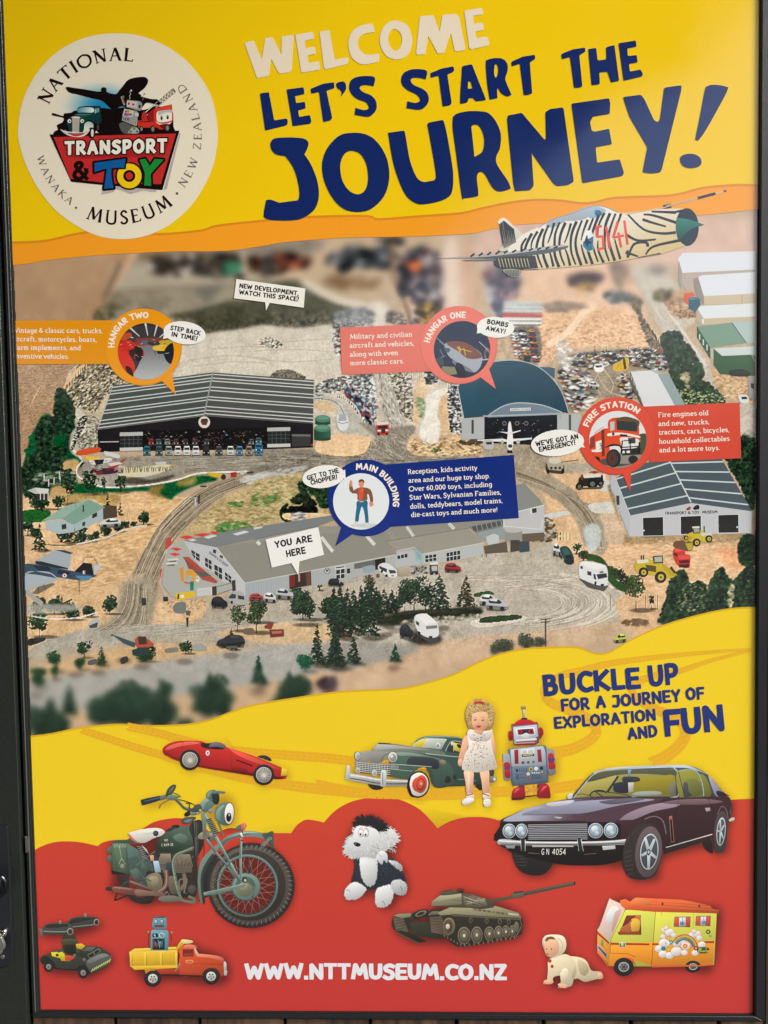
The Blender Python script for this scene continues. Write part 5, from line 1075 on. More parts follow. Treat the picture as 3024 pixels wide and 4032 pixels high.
g=Art(zo('3'));g.p("1186,424 1240,416 1256,440 1212,450 1214,500 1190,478",(226,92,66));g.p("1212,452 1256,446 1284,456 1292,498 1262,540 1214,528",(50,96,116));g.p("1212,452 1270,446 1284,458 1222,470",(84,130,150));g.build('printed_container',SIGN,LF(2))
g=Art(zo('3'));g.p("1268,640 1355,778 1356,852 1268,712",(44,84,62));g.p("1355,778 1375,785 1376,850 1356,852",(190,186,170));[g.p(bar((1285+i*24,690+i*34),(1285+i*24,728+i*34),8),(214,220,214))for i in range(3)];g.p("1268,640 1495,614 1590,748 1355,778",(120,156,138));g.p("1495,614 1648,604 1648,746 1590,748",(176,200,200));g.p(bar((1495,614),(1590,748),5),(70,90,90));g.p("1376,784 1648,768 1648,824 1432,832",(206,220,220));g.p("1376,786 1432,832 1622,824 1648,836 1648,962 1420,952 1376,890",(46,90,62));g.p("~1480,930 1560,918 1612,940 1600,966 1490,960",(40,44,42));g.p(bar((1625,826),(1648,870),4),(200,214,212));g.build('printed_shed',SIGN,LF(2),label='green shed with a pale roof')
g=Art(zo('3'));g.p("832,936 922,1165 905,1160 830,1010",(96,92,88));g.p("834,936 1010,924 1122,1156 920,1166",(224,228,234));g.p("1010,950 1080,944 1190,1150 1122,1156",(150,170,174));g.p("960,925 1010,924 1022,950 1000,948",(180,190,190));[g.p(bar((836+i*16,960+i*34),(842+i*16,990+i*34),4),(200,200,196))for i in range(5)];g.build('printed_shed',SIGN,LF(2),label='long white roofed shed in the yard')
g=Art(zo('3'));g.p("1602,968 1648,966 1648,1140 1602,1090",(170,168,168));g.p("1618,1010 1640,1012 1640,1050 1620,1040",(60,60,64));g.p("~1540,1090 1590,1085 1606,1110 1598,1140 1560,1142 1542,1120",(228,230,232));g.p("1556,1100 1590,1098 1598,1114 1560,1116",(50,56,64));g.build('printed_parked_car',SIGN,LF(3))
g=Art(zo('4'));g.p("215,668 325,655 400,690 405,738 300,752 218,718",(176,196,200));g.p("400,690 592,588 592,656 410,736",(170,192,198));g.p("590,562 680,566 684,640 592,656",(84,72,60));g.p("190,666 340,570 498,524 606,576 400,690 326,650",(132,170,156));g.p("190,666 340,570 498,524 326,650",(152,184,172));[g.p(bar((345+i*17,640-i*11),(415+i*17,676-i*10),2),(110,148,136))for i in range(10)];g.p("320,690 350,684 352,716 322,722",(50,56,60));g.p("455,676 474,668 474,694 456,702",(60,66,70));g.p("520,624 552,608 552,636 520,650",(50,56,60));g.p(bar((462,562),(462,606),8),(40,44,44));g.p(bar((412,544),(412,580),2),(60,60,60));g.build('printed_house',SIGN,LF(2))
g=Art(zo('4'));g.p("150,484 232,480 236,528 200,530 150,500",(60,56,52));[g.p(bar((x,482),(x,528),5),WH)for x in(182,206,232)];g.p("98,466 146,448 238,456 232,486 150,488",(216,220,216));g.p("98,466 146,448 170,486",(190,196,192));g.build('printed_gazebo',SIGN,LF(2))
g=Art(zo('4'));g.p("162,1098 260,1070 280,1078 170,1142 130,1140",(120,112,100));g.p("~150,925 200,900 292,853 376,868 384,892 368,978 330,980 250,960 160,945",(168,180,190));g.p("150,926 190,930 360,972 362,982 240,966 152,946",(40,48,54));g.p("280,856 340,856 400,876 372,882",(60,66,74));g.p("~80,948 200,956 400,994 545,1020 500,1040 440,1052 280,1030 80,1004",(58,82,104));g.p("130,956 230,962 260,990 180,996",(36,50,66));g.p("300,985 380,1000 370,1020 290,1012",(34,46,60));g.p("410,1022 520,1026 500,1054 440,1050",(84,140,180));g.p("~86,1008 150,994 240,1000 292,1040 270,1060 150,1100 84,1120",(172,186,196));g.p("86,1008 150,994 250,1012 288,1040 180,1020",(60,80,98));g.p("404,996 462,938 516,944 532,1022",(28,30,36));g.p("458,992 476,990 478,1012 460,1012",WH);g.p("468,992 476,992 478,1012 470,1012",(190,60,60));g.p("528,952 582,952 584,960 530,1016",(190,204,212));g.e(340,1022,14,13,WH);g.e(340,1022,7,7,(190,60,70));letters(g,'207',base((362,1034),(400,1036),16),(30,36,46),1.6);g.line("456,940 470,904 530,900 556,946",2.4,(80,76,70));g.p(bar((436,1036),(436,1130),4),(90,84,74));g.p(bar((170,1098),(170,1136),4),(70,66,60));g.p(bar((200,1080),(220,1120),3),(60,56,54));g.build('printed_aeroplane',SIGN,LF(3),label='dark blue grey bomber parked at the left edge')
g=Art(zo('4'))
for q,c in(("~430,205 560,184 564,214 430,238",(214,84,46)),("~474,240 520,246 570,250 560,264 500,268 480,262",(232,200,60)),("~500,270 560,262 640,256 640,276 560,296 520,296",(232,232,228)),("~600,210 660,222 700,236 690,256 640,244 606,238",(210,218,226)),("530,266 600,262 590,292 545,300",(40,40,46)),("515,320 600,330 680,290 734,256 736,268 690,306 640,340 560,350",(176,60,60)),("~540,330 620,320 684,330 680,350 600,362 545,352",(70,40,56)),("620,290 700,280 720,290 640,310",(226,210,214)),("545,346 590,340 590,362 548,366",(120,50,56))):g.p(q,c)
for i in range(30):x=random.uniform(500,700);y=random.uniform(262,350);g.p(bar((x,y),(x+random.uniform(8,26),y+random.uniform(-8,8)),3),random.choice([(226,226,226),(60,40,50),(180,60,60),(40,60,90)]))
g.build('printed_aeroplane',SIGN,LF(3),label='cluster of small coloured aircraft on the apron')
g=Art(zo('4'));TG=(222,214,178);g.p("~690,306 740,312 800,316 900,306 1000,296 1058,308 1056,318 1004,334 990,344 900,370 820,380 740,372 720,340",TG);g.p("820,370 900,340 940,346 860,380",(216,214,196));g.p("930,282 1000,276 1002,294 940,300",(200,206,206));g.p("680,356 760,352 770,370 700,372",TG)
for i in range(30):t=i/30;x=706+t*330;g.p(bar((x,312+4*math.sin(i)),(x+10*math.cos(i*1.7),352-t*14),4),(52,48,40))
g.p("1030,304 1058,308 1056,318 1032,322",(176,130,70));g.build('printed_aeroplane',SIGN,LF(3),label='tiger striped jet parked on the apron')
def car34(z,x,y,w,h,c,d=1,name='printed_car',label=None):
 """a car seen from above at three quarters; d = +1 nose to the right"""
 g=Art(zo(z));f=lambda u,v:(x+d*u*w/2,y+v*h/2);lt=[min(255,q*1.1+12)for q in c];dk=[q*.62 for q in c]
 g.p([f(-1.02,.1),f(-.9,1.1),f(.7,1.25),f(1.1,.7),f(1,.2)],(96,92,86))
 g.p('~'+' '.join(f"{a:.1f},{b:.1f}" for a,b in[f(-.98,-.1),f(-.8,-.75),f(-.4,-1),f(.2,-.95),f(.55,-.45),f(.95,-.05),f(1,.5),f(.8,.85),f(-.3,.8),f(-.95,.5)]),c)
 g.p([f(-.98,.15),f(.75,.45),f(1,.45),f(.8,.85),f(-.3,.8),f(-.95,.5)],dk)
 g.p([f(-.78,-.5),f(-.5,-.82),f(.12,-.8),f(.48,-.3),f(.3,-.02),f(-.7,-.18)],(44,50,58));g.p([f(-.66,-.58),f(-.42,-.9),f(.1,-.86),f(-.02,-.42)],lt)
 g.e(*f(-.55,.62),w*.1,h*.2,DK,0,10);g.e(*f(.5,.78),w*.1,h*.2,DK,0,10);return g.build(name,SIGN,LF(3),label=label)
car34('4',638,676,138,56,(214,222,224),-1);car34('4',1350,1196,104,74,(30,34,46));car34('4',1590,1166,90,50,(196,70,50));car34('5',108,1165,90,64,(216,218,220));car34('5',198,1140,116,72,(190,196,202));car34('5',20,1158,80,40,(190,70,60));car34('5',535,1066,100,50,(36,34,38));car34('5',1298,970,106,60,(160,44,52));car34('6',355,850,60,84,(214,218,220));car34('8',297,282,52,52,(36,44,50));car34('8',618,160,76,44,(216,220,222));car34('8',648,176,84,46,(190,196,200));car34('7',1098,285,140,62,(50,54,60),-1);car34('8',1128,308,50,34,(196,206,96),-1);car34('3',596,1022,68,50,(214,216,216));car34('5',1598,1200,116,72,(206,210,214))if False else None
g=Art(zo('4'));g.p("~1405,1160 1430,1128 1490,1126 1520,1160 1520,1206 1480,1214 1420,1196",(176,178,178));g.p("1470,1150 1512,1158 1514,1180 1474,1176",(50,56,62));g.p("1412,1160 1432,1140 1460,1146 1456,1172 1414,1172",(60,66,72));g.e(1432,1196,8,10,DK);g.build('printed_van',SIGN,LF(3))
g=Art(zo('5'));g.p("~812,958 840,940 880,946 926,984 936,1016 920,1036 880,1032 820,992",(226,230,232));g.p("818,958 870,980 866,1004 820,976",(50,58,66));g.p("880,984 922,988 930,1006 888,1010",(56,66,76));g.e(905,1024,10,4,(90,90,90));g.e(836,994,8,10,DK);g.e(866,1022,8,10,DK);g.build('printed_van',SIGN,LF(3),label='white minibus beside the building')
g=Art(zo('5'));g.p("708,966 770,952 788,960 788,998 716,1006",(150,170,180));g.p("788,1008 826,1000 830,1040 792,1046",(200,180,160));g.p("796,1014 820,1009 822,1034 800,1038",(96,84,74))
for i in range(6):g.p([(930+i,974+i*9),(996+i*2,966+i*9),(1020,974+i*9),(960,986+i*9)],(190-i*4,180-i*5,160-i*5))
for i in range(40):x=random.uniform(1030,1130);y=random.uniform(962,1012);g.e(x,y,9,7,random.choice([(150,150,146),(90,92,90),(190,190,184),(60,60,60)]),0,7)
g.p("1142,940 1200,932 1204,950 1150,952",(226,226,220));g.p("1148,952 1200,950 1204,1006 1150,1008",(70,70,72));g.p("1160,960 1196,958 1198,990 1162,992",(190,190,190));g.e(1162,1010,10,9,DK);g.e(1194,1008,10,9,DK)
for i in range(9):g.p(bar((560+i*20,1072-i*3),(560+i*20,1052-i*3),4),(206,200,190));
g.p(bar((560,1062),(730,1036),4),(206,200,190));tag(g.build('printed_yard_clutter',SIGN,LF(3)),kind='stuff')
def motorhome(z,pts,name='printed_motorhome'):
 g=Art(zo(z))
 for q,c in pts:g.p(q,c)
 return g.build(name,SIGN,LF(3))
motorhome('6',[("495,1040 560,1100 660,1125 690,1090 640,1060",(84,80,76)),("~500,945 540,928 640,944 680,972 684,1070 660,1090 600,1080 540,1056 500,1030",(226,230,232)),("500,945 545,926 672,962 610,984",(240,242,244)),("505,958 522,962 522,980 506,976",(60,70,80)),("550,992 578,998 578,1024 552,1018",(50,60,70)),("590,1010 604,1014 610,1050 594,1044",(50,60,70)),("610,1014 676,1006 682,1034 622,1046",(44,52,60)),("630,996 656,992 656,1004 632,1006",(90,90,96)),("~600,1060 612,1064 608,1084 598,1078",DK),("~640,1078 660,1078 656,1092 640,1090",DK)])
motorhome('8',[("330,290 390,330 420,325 422,290",(70,68,66)),("~328,224 372,214 412,244 420,262 420,300 380,306 340,280",(224,228,230)),("330,222 374,212 414,246 372,256",(240,242,244)),("332,240 346,248 346,262 334,254",(60,66,72)),("372,262 416,258 416,270 374,274",(120,124,128)),("340,280 352,286 350,300 342,292",DK),("384,300 398,300 396,310 384,308",DK)])
motorhome('6',[("~372,842 420,832 460,890 462,940 430,950 390,900",(36,74,76)),("386,850 418,842 440,880 404,888",(60,96,98)),("404,892 446,886 456,912 414,916",(30,36,42)),("~400,922 460,918 460,944 420,948",(26,40,44)),("~375,890 386,898 386,916 376,906",DK)],'printed_car')
motorhome('6',[("~1118,846 1160,838 1190,846 1192,880 1222,890 1222,952 1210,972 1150,960 1114,900",(206,60,54)),("1144,892 1218,884 1222,912 1150,918",(226,84,76)),("1120,846 1186,838 1190,860 1126,868",(232,96,84)),("1150,924 1218,918 1218,940 1152,944",(90,30,32)),("1150,950 1216,946 1214,972 1152,968",(60,40,40)),("1116,870 1140,880 1140,900 1118,890",(80,34,36))],'printed_fire_engine')
for n_,pts in enumerate(([("~862,960 880,920 960,915 1040,950 1100,990 1120,1030 1060,1040 980,1020 900,1010 866,990",(206,180,50)),("980,895 1044,890 1046,940 984,944",(60,56,44)),("988,902 1038,897 1040,932 992,936",(176,184,176)),("872,920 950,915 952,936 880,944",(226,226,206)),("1040,940 1110,990 1140,1020 1100,1030 1040,970",(190,164,44)),("1100,960 1130,1000 1120,1010 1090,975",(60,54,40)),("900,890 908,890 908,920 902,920",(60,54,44)),("914,890 922,890 922,920 916,920",(60,54,44)),("930,950 1000,960 1000,1000 940,990",(90,80,40))],[("~1180,770 1230,740 1290,728 1350,748 1372,770 1350,800 1280,800 1200,800",(206,184,60)),("1238,706 1286,704 1290,745 1242,748",(60,56,44)),("1236,702 1284,700 1284,712 1238,714",(226,226,210)),("1246,716 1282,714 1284,740 1248,742",(160,170,160)),("1290,740 1360,745 1368,760 1296,762",(214,214,200)),("~1122,800 1180,792 1236,806 1240,850 1210,862 1122,838",(110,84,60)),("1190,812 1238,808 1240,850 1212,860",(190,170,60)),("1176,790 1230,760 1240,776 1196,806",(190,166,50)),("1310,700 1318,700 1318,742 1312,742",(50,46,40))])):
 g=Art(zo('6'))
 for q,c in pts:g.p(q,c)
 for x,y,r in(((918,1000,32),(1030,1032,38))if n_==0 else((1265,806,26),(1345,782,24),(1196,776,16))):g.e(x,y,r,r,(44,42,40));g.e(x+2,y+1,r*.52,r*.55,(206,186,70));g.e(x+2,y+1,r*.2,r*.2,(90,80,50))
 g.build('printed_wheel_loader',SIGN,LF(3))
g=Art(zo('6'));g.p("282,290 400,300 402,345 380,358 300,350 280,330",(70,64,54));g.p("282,280 300,262 380,262 396,300 390,340 300,330",(176,170,152));g.p("~300,258 330,252 370,256 380,280 340,292 306,284",(214,208,192));g.p(bar((380,282),(498,266),5),(110,104,90));[g.e(x,320,9,9,(60,56,50))for x in(316,344,372)];g.p("282,330 300,330 304,360 288,352",(40,38,34));g.p("380,330 400,320 400,352 384,360",(40,38,34));g.build('printed_tank',SIGN,LF(3))
g=Art(zo('6'));[g.p(q,c)for q,c in(("500,380 660,366 668,400 640,430 520,440 490,420",(46,42,40)),("524,366 636,358 640,378 530,386",(226,228,226)),("560,346 600,338 640,346 600,356",(170,60,60)),("654,360 668,358 670,404 656,402",WH),("510,362 522,362 522,400 512,400",(120,60,50)))];[(g.e(x,y,r,r,(30,30,32)),g.e(x,y,r*.5,r*.5,(110,106,100)))for x,y,r in((500,440,24),(585,424,34),(640,420,20))];g.p("470,452 660,440 640,456 490,460",(90,80,68));g.build('printed_tractor',SIGN,LF(3))
g=Art(zo('5'));[g.p(q,c)for q,c in(("~800,40 820,20 860,16 880,40 880,90 860,104 812,100 802,80",(206,70,50)),("802,20 878,16 880,34 804,40",(226,226,222)),("808,46 872,42 874,62 812,64",(40,40,46)),("806,72 878,68 878,78 808,82",WH),("830,66 858,64 858,92 832,94",(60,50,50)))];g.e(815,98,8,9,DK);g.e(868,96,8,9,DK);g.build('printed_fire_engine',SIGN,LF(3),label='small orange fire engine in the lane')
g=Art(zo('7'));g.p("500,252 622,296 612,318 560,298",(60,84,96));g.p("~618,272 650,262 700,290 706,310 650,320 620,310",(176,84,60));g.p("630,264 670,262 676,300 634,304",(70,50,44));g.p("600,330 640,318 680,316 690,350 640,366 604,356",(40,60,60));g.e(500,256,5,5,DK);g.build('printed_crane',SIGN,LF(3))
g=Art(zo('7'));[g.p(q,c)for q,c in(("1264,210 1300,190 1312,200 1300,226 1268,222",(140,60,46)),("1290,228 1362,226 1364,262 1296,268",(110,56,46)),("~1160,226 1200,220 1216,236 1206,254 1164,250",(110,100,86)),("1300,236 1352,234 1354,246 1304,250",(190,110,90)),("~376,212 410,172 436,176 440,192 420,222 384,226",(186,190,188)),("384,208 430,190 424,218 390,222",(70,74,76)),("~808,112 826,92 866,90 872,120 862,146 816,142",(120,124,124)),("870,132 896,134 892,158 872,154",(96,96,92)),("648,70 670,68 672,104 650,108",(50,56,60)),("~542,374 574,362 582,386 550,402",(60,56,56)),("~770,324 826,318 830,338 772,344",(130,130,124)),("~904,306 940,298 972,312 972,334 910,334",(160,164,160)),("~380,386 420,376 424,398 384,406",(90,94,100)))];g.p("872,170 884,170 882,214 876,214",(40,44,50));g.e(878,172,5,6,(60,50,46));tag(g.build('printed_yard_clutter',SIGN,LF(3)),kind='stuff')
g=Art(zo('4'));g.p("~1268,350 1330,352 1380,362 1384,376 1340,382 1290,372",(214,180,60));g.e(1378,378,16,18,(50,48,46));g.p("1424,350 1462,344 1464,376 1426,380",(176,50,50));g.e(1500,350,16,14,(206,206,206));g.p("1530,344 1574,342 1574,354 1532,356",(70,60,56));g.p("1188,508 1200,506 1200,566 1190,566",(200,210,214));g.p("1212,506 1224,504 1222,554 1212,554",(60,60,70));g.e(1194,506,5,6,(60,50,46));g.e(1218,502,5,6,(60,50,46));tag(g.build('printed_yard_clutter',SIGN,LF(3)),kind='stuff')
g=Art(zo('8'));g.p(bar((838,232),(838,342),5),(84,72,64));g.p(bar((818,236),(860,233),4),(84,72,64));g.p(bar((820,247),(856,244),3),(84,72,64));g.build('printed_power_pole',SIGN,LF(3))
SL={'a':(5.6,"~1,5.6 2.6,6.6 4,5.6 4.2,3.6 4.2,.8 5.2,.4|~4.2,3.8 2.2,3.6 .9,2 2,.5 4.2,1.6"),'b':(6,"1.2,10 1.2,.4 :1 S|~1.2,5.2 3,6.6 5,5.4 5.2,3.2 4.6,1 3,.3 1.2,1.2"),'c':(5.4,"~4.6,5.4 3,6.5 1.2,5 1,3 1.8,.8 3.4,.3 4.8,1.2"),
'd':(6,"4.8,10 4.8,.4 :1 SX|~4.8,5.4 3,6.5 1.2,5 1,3 1.8,.7 3.2,.3 4.8,1.4"),'e':(5.6,"~1.2,3.5 4.9,3.6 4.6,5.6 3,6.5 1.4,5.2 1,3 1.8,.8 3.4,.3 4.8,1.1"),'f':(4.2,"~4.4,9.4 3.2,10 2.2,8.8 2.1,6.4 2.1,.3 :1 X|.8,6.3 4,6.3"),
'g':(6,"~4.8,6 4.8,0 4.2,-2.4 2.6,-3 1,-2.2|~4.8,5.4 3,6.5 1.2,5 1,3.2 1.8,1.2 3.2,.8 4.8,2|4.8,6.2 5.6,6.2"),'h':(6.2,"1.4,10 1.4,.3 :1 SX|~1.4,4.8 3,6.5 4.6,5.6 4.8,4 4.8,.3 :1 X"),'i':(3,"1.6,6.4 1.6,.3 :1 SX|1.6,8.8 1.6,9.6"),
'k':(6,"1.4,10 1.4,.3 :1 SX|4.8,6.3 1.6,3 :1 S|2.4,3.8 5,.3 :1 X"),'l':(3,"1.6,10 1.6,.3 :1 SX"),'m':(8.4,"1.4,6.4 1.4,.3 :1 SX|~1.4,5 2.8,6.5 4,5.4 4.1,4 4.1,.3 :1 X|~4.1,5 5.4,6.5 6.7,5.4 6.8,4 6.8,.3 :1 X"),
'n':(6.2,"1.4,6.4 1.4,.3 :1 SX|~1.4,4.8 3,6.5 4.6,5.6 4.8,4 4.8,.3 :1 X"),'o':(6,"~3,6.5 1.3,5.4 .9,3.4 1.3,1.3 3,.3 4.7,1.3 5.1,3.4 4.7,5.4 3,6.5"),'p':(6.2,"1.4,6.4 1.4,-3 :1 SX|~1.4,5.2 3,6.6 5,5.4 5.2,3.2 4.6,1 3,.3 1.4,1.2"),
'r':(4.6,"1.6,6.4 1.6,.3 :1 SX|~1.6,4.8 2.8,6.3 4.4,6"),'s':(5,"~4,5.6 2.6,6.5 1.2,5.4 2,3.9 3.8,3 4.3,1.4 2.8,.3 1,1.2"),'t':(4.2,"~2,8.4 2,1.6 3,.3 4.2,.9|.8,6.3 3.8,6.3"),'u':(6.2,"~1.4,6.4 1.4,2 2.4,.4 4,.8 4.8,2|4.8,6.4 4.8,.3 :1 X|.6,6.2 1.6,6.2"),
'v':(6,".8,6.4 3,.3 :1 S|3,.3 5.2,6.4 :1 X"),'w':(8,".8,6.4 2.4,.3 :1 S|2.4,.3 4,6.2|4,6.2 5.6,.3|5.6,.3 7.2,6.4 :1 X"),'y':(6,".8,6.4 3,.3 :1 S|5.2,6.4 3,.3 2,-2.8 .8,-2.8"),
'V':(7.4,".8,9.8 3.8,.2 :1 S|3.8,.2 6.8,9.8 :1 X"),'R':(7.2,"1.6,9.6 1.6,.2 :1 SX|~1.6,9.6 4.6,9.4 5.6,7.4 4.4,5 1.6,4.8|3.6,4.8 6.2,.2 :1 X"),'F':(6.4,"1.6,9.8 1.6,.2 :1 SX|1.6,9.6 5.6,9.6|5.6,9.8 5.6,8|1.6,5.2 4.6,5.2"),
'-':(3.4,".6,3.4 2.8,3.4"),'&':BF['&'],'!':(2.6,"1.4,9.8 1.4,3|1.4,.3 1.4,1"),',':(2.6,"1.5,.8 .8,-1.6"),'.':(2.4,"1.2,.2 1.2,1"),'0':(5.8,"~2.9,9.8 1.4,8 .9,5 1.4,1.8 2.9,.3 4.4,1.8 4.9,5 4.4,8 2.9,9.8"),'6':(5.6,"~4.6,9.4 2,7.6 1,3.6 2.4,.5 4.4,1.4 4.8,3.8 3,5.6 1.4,4.4"),' ':(2.6,"")}
for ch in 'MOSW':SL[ch]=SF[ch]
def slab(txt,p0,p1,H,par,zone,lift=None,col=(250,244,234)):
 g=Art(zone);letters(g,txt,base(p0,p1,H),col,1.4,SL,.25);return g.build('text_line',par,lift or LF(6))
# ==== print: callouts
SALM=(238,126,112);ORG=(240,158,22);BLU=(26,50,134);REDC=(224,84,66);TXT=(248,240,228)
def callout(zone,box,col,ring,tail,name,lab):
 g=Art(zone);g.p(box,[max(0,q*.97)for q in col]);b=g.build('text_box',SIGN,LF(5),label=lab)
 g=Art(zone);dk=[q*.94 for q in col]
 g.p(ell(ring[0]+4,ring[1]+3,ring[2]+5,ring[3]+5,n=48),dk);g.p(ell(*ring,n=48),col);g.p(tail,col)
 return b,g.build('callout_ring',SIGN,LF(6))
def bubble(zone,e,tail,lines,H,w=2.1):
 g=Art(zone);g.p(ell(*e,n=36),(244,246,244));g.p(tail,(244,246,244));b=g.build('speech_bubble',SIGN,LF(9))
 for t,p0,p1 in lines:g=Art(zone);letters(g,t,base(p0,p1,H,.0),(22,22,28),w,BF,.5,jit=.3);g.build('bubble_lettering',b,LF(10),label='lettering reading '+t)
 return b
Z1,Z2,Z3,Z5,Z6=zo('1'),zo('2'),zo('3'),zo('5'),zo('6')
b,r=callout(Z1,[((LE(1262)-50)*1.659+2,602),(660,600),(670,884),((LE(1435)-50)*1.659+2,888)],ORG,(852,772,246,247),"970,990 1040,940 1066,1086",'o','orange box of white text about vintage cars, trucks and aircraft')
def clipbook(txt,p0,p1,H,par,zone,xmin):
 o=slab(txt,p0,p1,H,par,zone)
 if xmin is not None:
  me=o.data;n=len(me.vertices);c=np.zeros(n*3);me.vertices.foreach_get('co',c);c=c.reshape(-1,3);off=WLOC(par)[0]
  c[:,0]=np.maximum(c[:,0]+off,xmin)-off;me.vertices.foreach_set('co',c.ravel())
 return o
for t,p0,p1 in(('Vintage & classic cars, trucks,',(12,681),(590,683)),('aircraft, motorcycles, boats,',(-6,736),(552,741)),('farm implements, and',(12,792),(446,795)),('inventive vehicles.',(10,848),(370,851))):clipbook(t,p0,p1,31,b,Z1,0.0006)
g=Art(Z1);letters(g,'HANGAR TWO',arcb(852,772,186,178,280,42),TXT,2.2,BF,.5);g.build('ring_lettering',r,LF(7),label='white lettering reading HANGAR TWO')
g=Art(Z1);g.p(ell(872,803,183,185,n=44),(60,58,62));MASKC=(872,803,183,185)
def disc_art(zone,C,polys,name,par,bg,lab):
 """a round picture: everything is cut to the disc"""
 g=Art(zone);g.p(ell(*C,n=44),bg)
 for q in polys:g.p(q[0],q[1],*(q[2:]or()))
 big=[(C[0]-900,C[1]-900),(C[0]+900,C[1]-900),(C[0]+900,C[1]),]
 E_=ell(*C,n=44);up=[q for q in E_[22:]+[E_[0]]];dn=E_[:23]
 g.p([(C[0]-900,C[1])]+up+[(C[0]+900,C[1]),(C[0]+900,C[1]-900),(C[0]-900,C[1]-900)],None);g.p([(C[0]+900,C[1])]+dn+[(C[0]-900,C[1]),(C[0]-900,C[1]+900),(C[0]+900,C[1]+900)],None)
 return g.build(name,par,LF(8),label=lab)
hp=[("800,760 950,760 1040,900 1060,1000 760,1000 820,900 860,800",grad((120,126,132),(186,190,194),(570,1370),(570,1490))),("690,620 1060,620 1060,720 690,720",(54,52,56))]
for a,b_ in(((868,620),(884,700)),((945,630),(925,705)),((770,650),(830,705)),((1000,680),(960,712)),((720,690),(790,716))):hp.append((bar(a,b_,12,5),(226,230,232)))
for i in range(12):hp.append((bar((690,640+i*7),(1060,640+i*7),1.5),(84,80,84)))
hp+=[("800,715 1050,712 1050,740 800,745",(120,70,54)),("~700,700 760,680 780,700 740,730 700,730",(190,80,50)),("~690,750 760,730 800,750 850,790 860,830 820,860 780,830 730,800 690,790",(206,48,40)),("~690,780 740,800 790,870 800,920 780,960 720,930 690,860",(214,56,46)),("~800,770 850,790 845,850 820,870 800,840",(40,36,38)),("~760,800 800,790 800,830 780,840",(60,40,40)),("~810,745 870,740 880,760 820,770",(160,60,60)),("~840,735 880,732 880,750 845,752",(70,110,130)),("~920,770 980,755 1030,770 1020,800 930,795",(232,190,60)),("~900,745 950,740 960,760 905,765",(60,60,64)),("~960,735 1030,730 1050,760 980,760",(200,170,60)),("940,800 1000,800 1000,820 950,820",(44,40,42)),("~1000,780 1050,750 1060,860 1020,880 990,830",(30,32,40)),("~740,900 780,920 790,980 760,990",(60,30,30))]
for i in range(40):x=random.choice([random.uniform(700,860),random.uniform(900,1050)]);y=random.uniform(725,880);hp.append((bar((x,y),(x+random.uniform(6,20),y+random.uniform(-8,8)),3),random.choice([(230,90,80),(40,36,38),(190,190,190),(90,30,30)])))
disc_art(Z1,MASKC,hp,'callout_picture',r,(60,58,62),'hangar interior lined with red and yellow vintage cars')
bubble(Z1,(1124,682,138,74,8),"1010,690 1000,660 982,722 1030,712",(('STEP BACK',(1030,662),(1226,700)),('IN TIME!',(1036,704),(1206,736))),31)
b,r=callout(Z2,"562,648 1180,620 1190,932 575,955",SALM,(1336,758,246,250),"1474,968 1532,906 1580,1048",'s','salmon box of white text about military and civilian aircraft')
for t,p0,p1 in(('Military and civilian',(624,722),(1034,706)),('aircraft and vehicles,',(624,780),(1048,764)),('along with even',(626,838),(942,826)),('more classic cars.',(628,894),(982,880))):clipbook(t,p0,p1,31,b,Z2,None)
g=Art(Z2);letters(g,'HANGAR ONE',arcb(1352,792,208,192,278,42),TXT,2.2,BF,.6);g.build('ring_lettering',r,LF(7),label='white lettering reading HANGAR ONE')
NV=(44,52,78)
disc_art(Z2,(1360,790,184,186),[("~1244,770 1262,744 1310,736 1380,745 1440,780 1490,830 1480,900 1440,940 1390,910 1320,870 1270,830",(170,176,190)),("~1262,744 1310,736 1380,745 1440,780 1490,840 1400,850 1330,800 1270,765",(130,84,74)),("~1250,780 1278,784 1280,800 1262,812 1246,796",(90,96,110)),("~1300,860 1400,910 1430,940 1370,925 1310,890",(120,126,144)),(bar((1325,780),(1420,806),5),(226,190,70)),(bar((1340,770),(1350,800),5),(226,190,70)),(bar((1370,780),(1382,830),5),(226,190,70)),(bar((1330,770),(1348,812),5),(226,190,70)),("~1520,780 1544,800 1544,860 1510,850 1505,810",(150,110,110)),("~1512,800 1535,815 1530,850 1515,840",(50,56,80)),(bar((1470,740),(1525,790),5),(190,190,200)),(bar((1195,715),(1246,760),4),(150,156,170)),(bar((1210,735),(1250,770),3),(150,156,170)),(bar((1215,790),(1240,840),8),(110,116,130)),(bar((1190,860),(1250,830),8),(110,116,130)),(bar((1460,860),(1530,855),8),(180,184,190)),("1230,900 1310,905 1330,950 1260,960 1225,930",(140,140,110)),("~1320,880 1370,900 1380,980 1330,960",(40,40,56)),("~1190,850 1230,850 1240,890 1200,890",(70,80,100))],'callout_picture',r,NV,'museum bomber nose with riveted grey belly')
bubble(Z2,(1578,646,122,68,4),"1500,660 1462,640 1455,686 1500,680",(('BOMBS',(1520,622),(1658,646)),('AWAY!',(1512,664),(1640,690))),32)
b,r=callout(Z6,"880,-80 1546,-107 1555,256 960,282",REDC,(742,108,250,250),"775,345 838,330 830,474",'f','red box of white text about fire engines old and new')
for t,p0,p1 in(('Fire engines old',(1012,-12),(1342,-26)),('and new, trucks,',(1014,46),(1350,32)),('tractors, cars, bicycles,',(1016,102),(1480,84)),('household collectables',(1018,162),(1480,142)),('and a lot more toys.',(1020,218),(1418,202))):clipbook(t,p0,p1,31,b,Z6,None)
g=Art(Z6);letters(g,'FIRE STATION',arcb(748,128,203,201,309,42),TXT,2.2,BF,.6);g.build('ring_lettering',r,LF(7),label='white lettering reading FIRE STATION')
FR=(226,84,50)
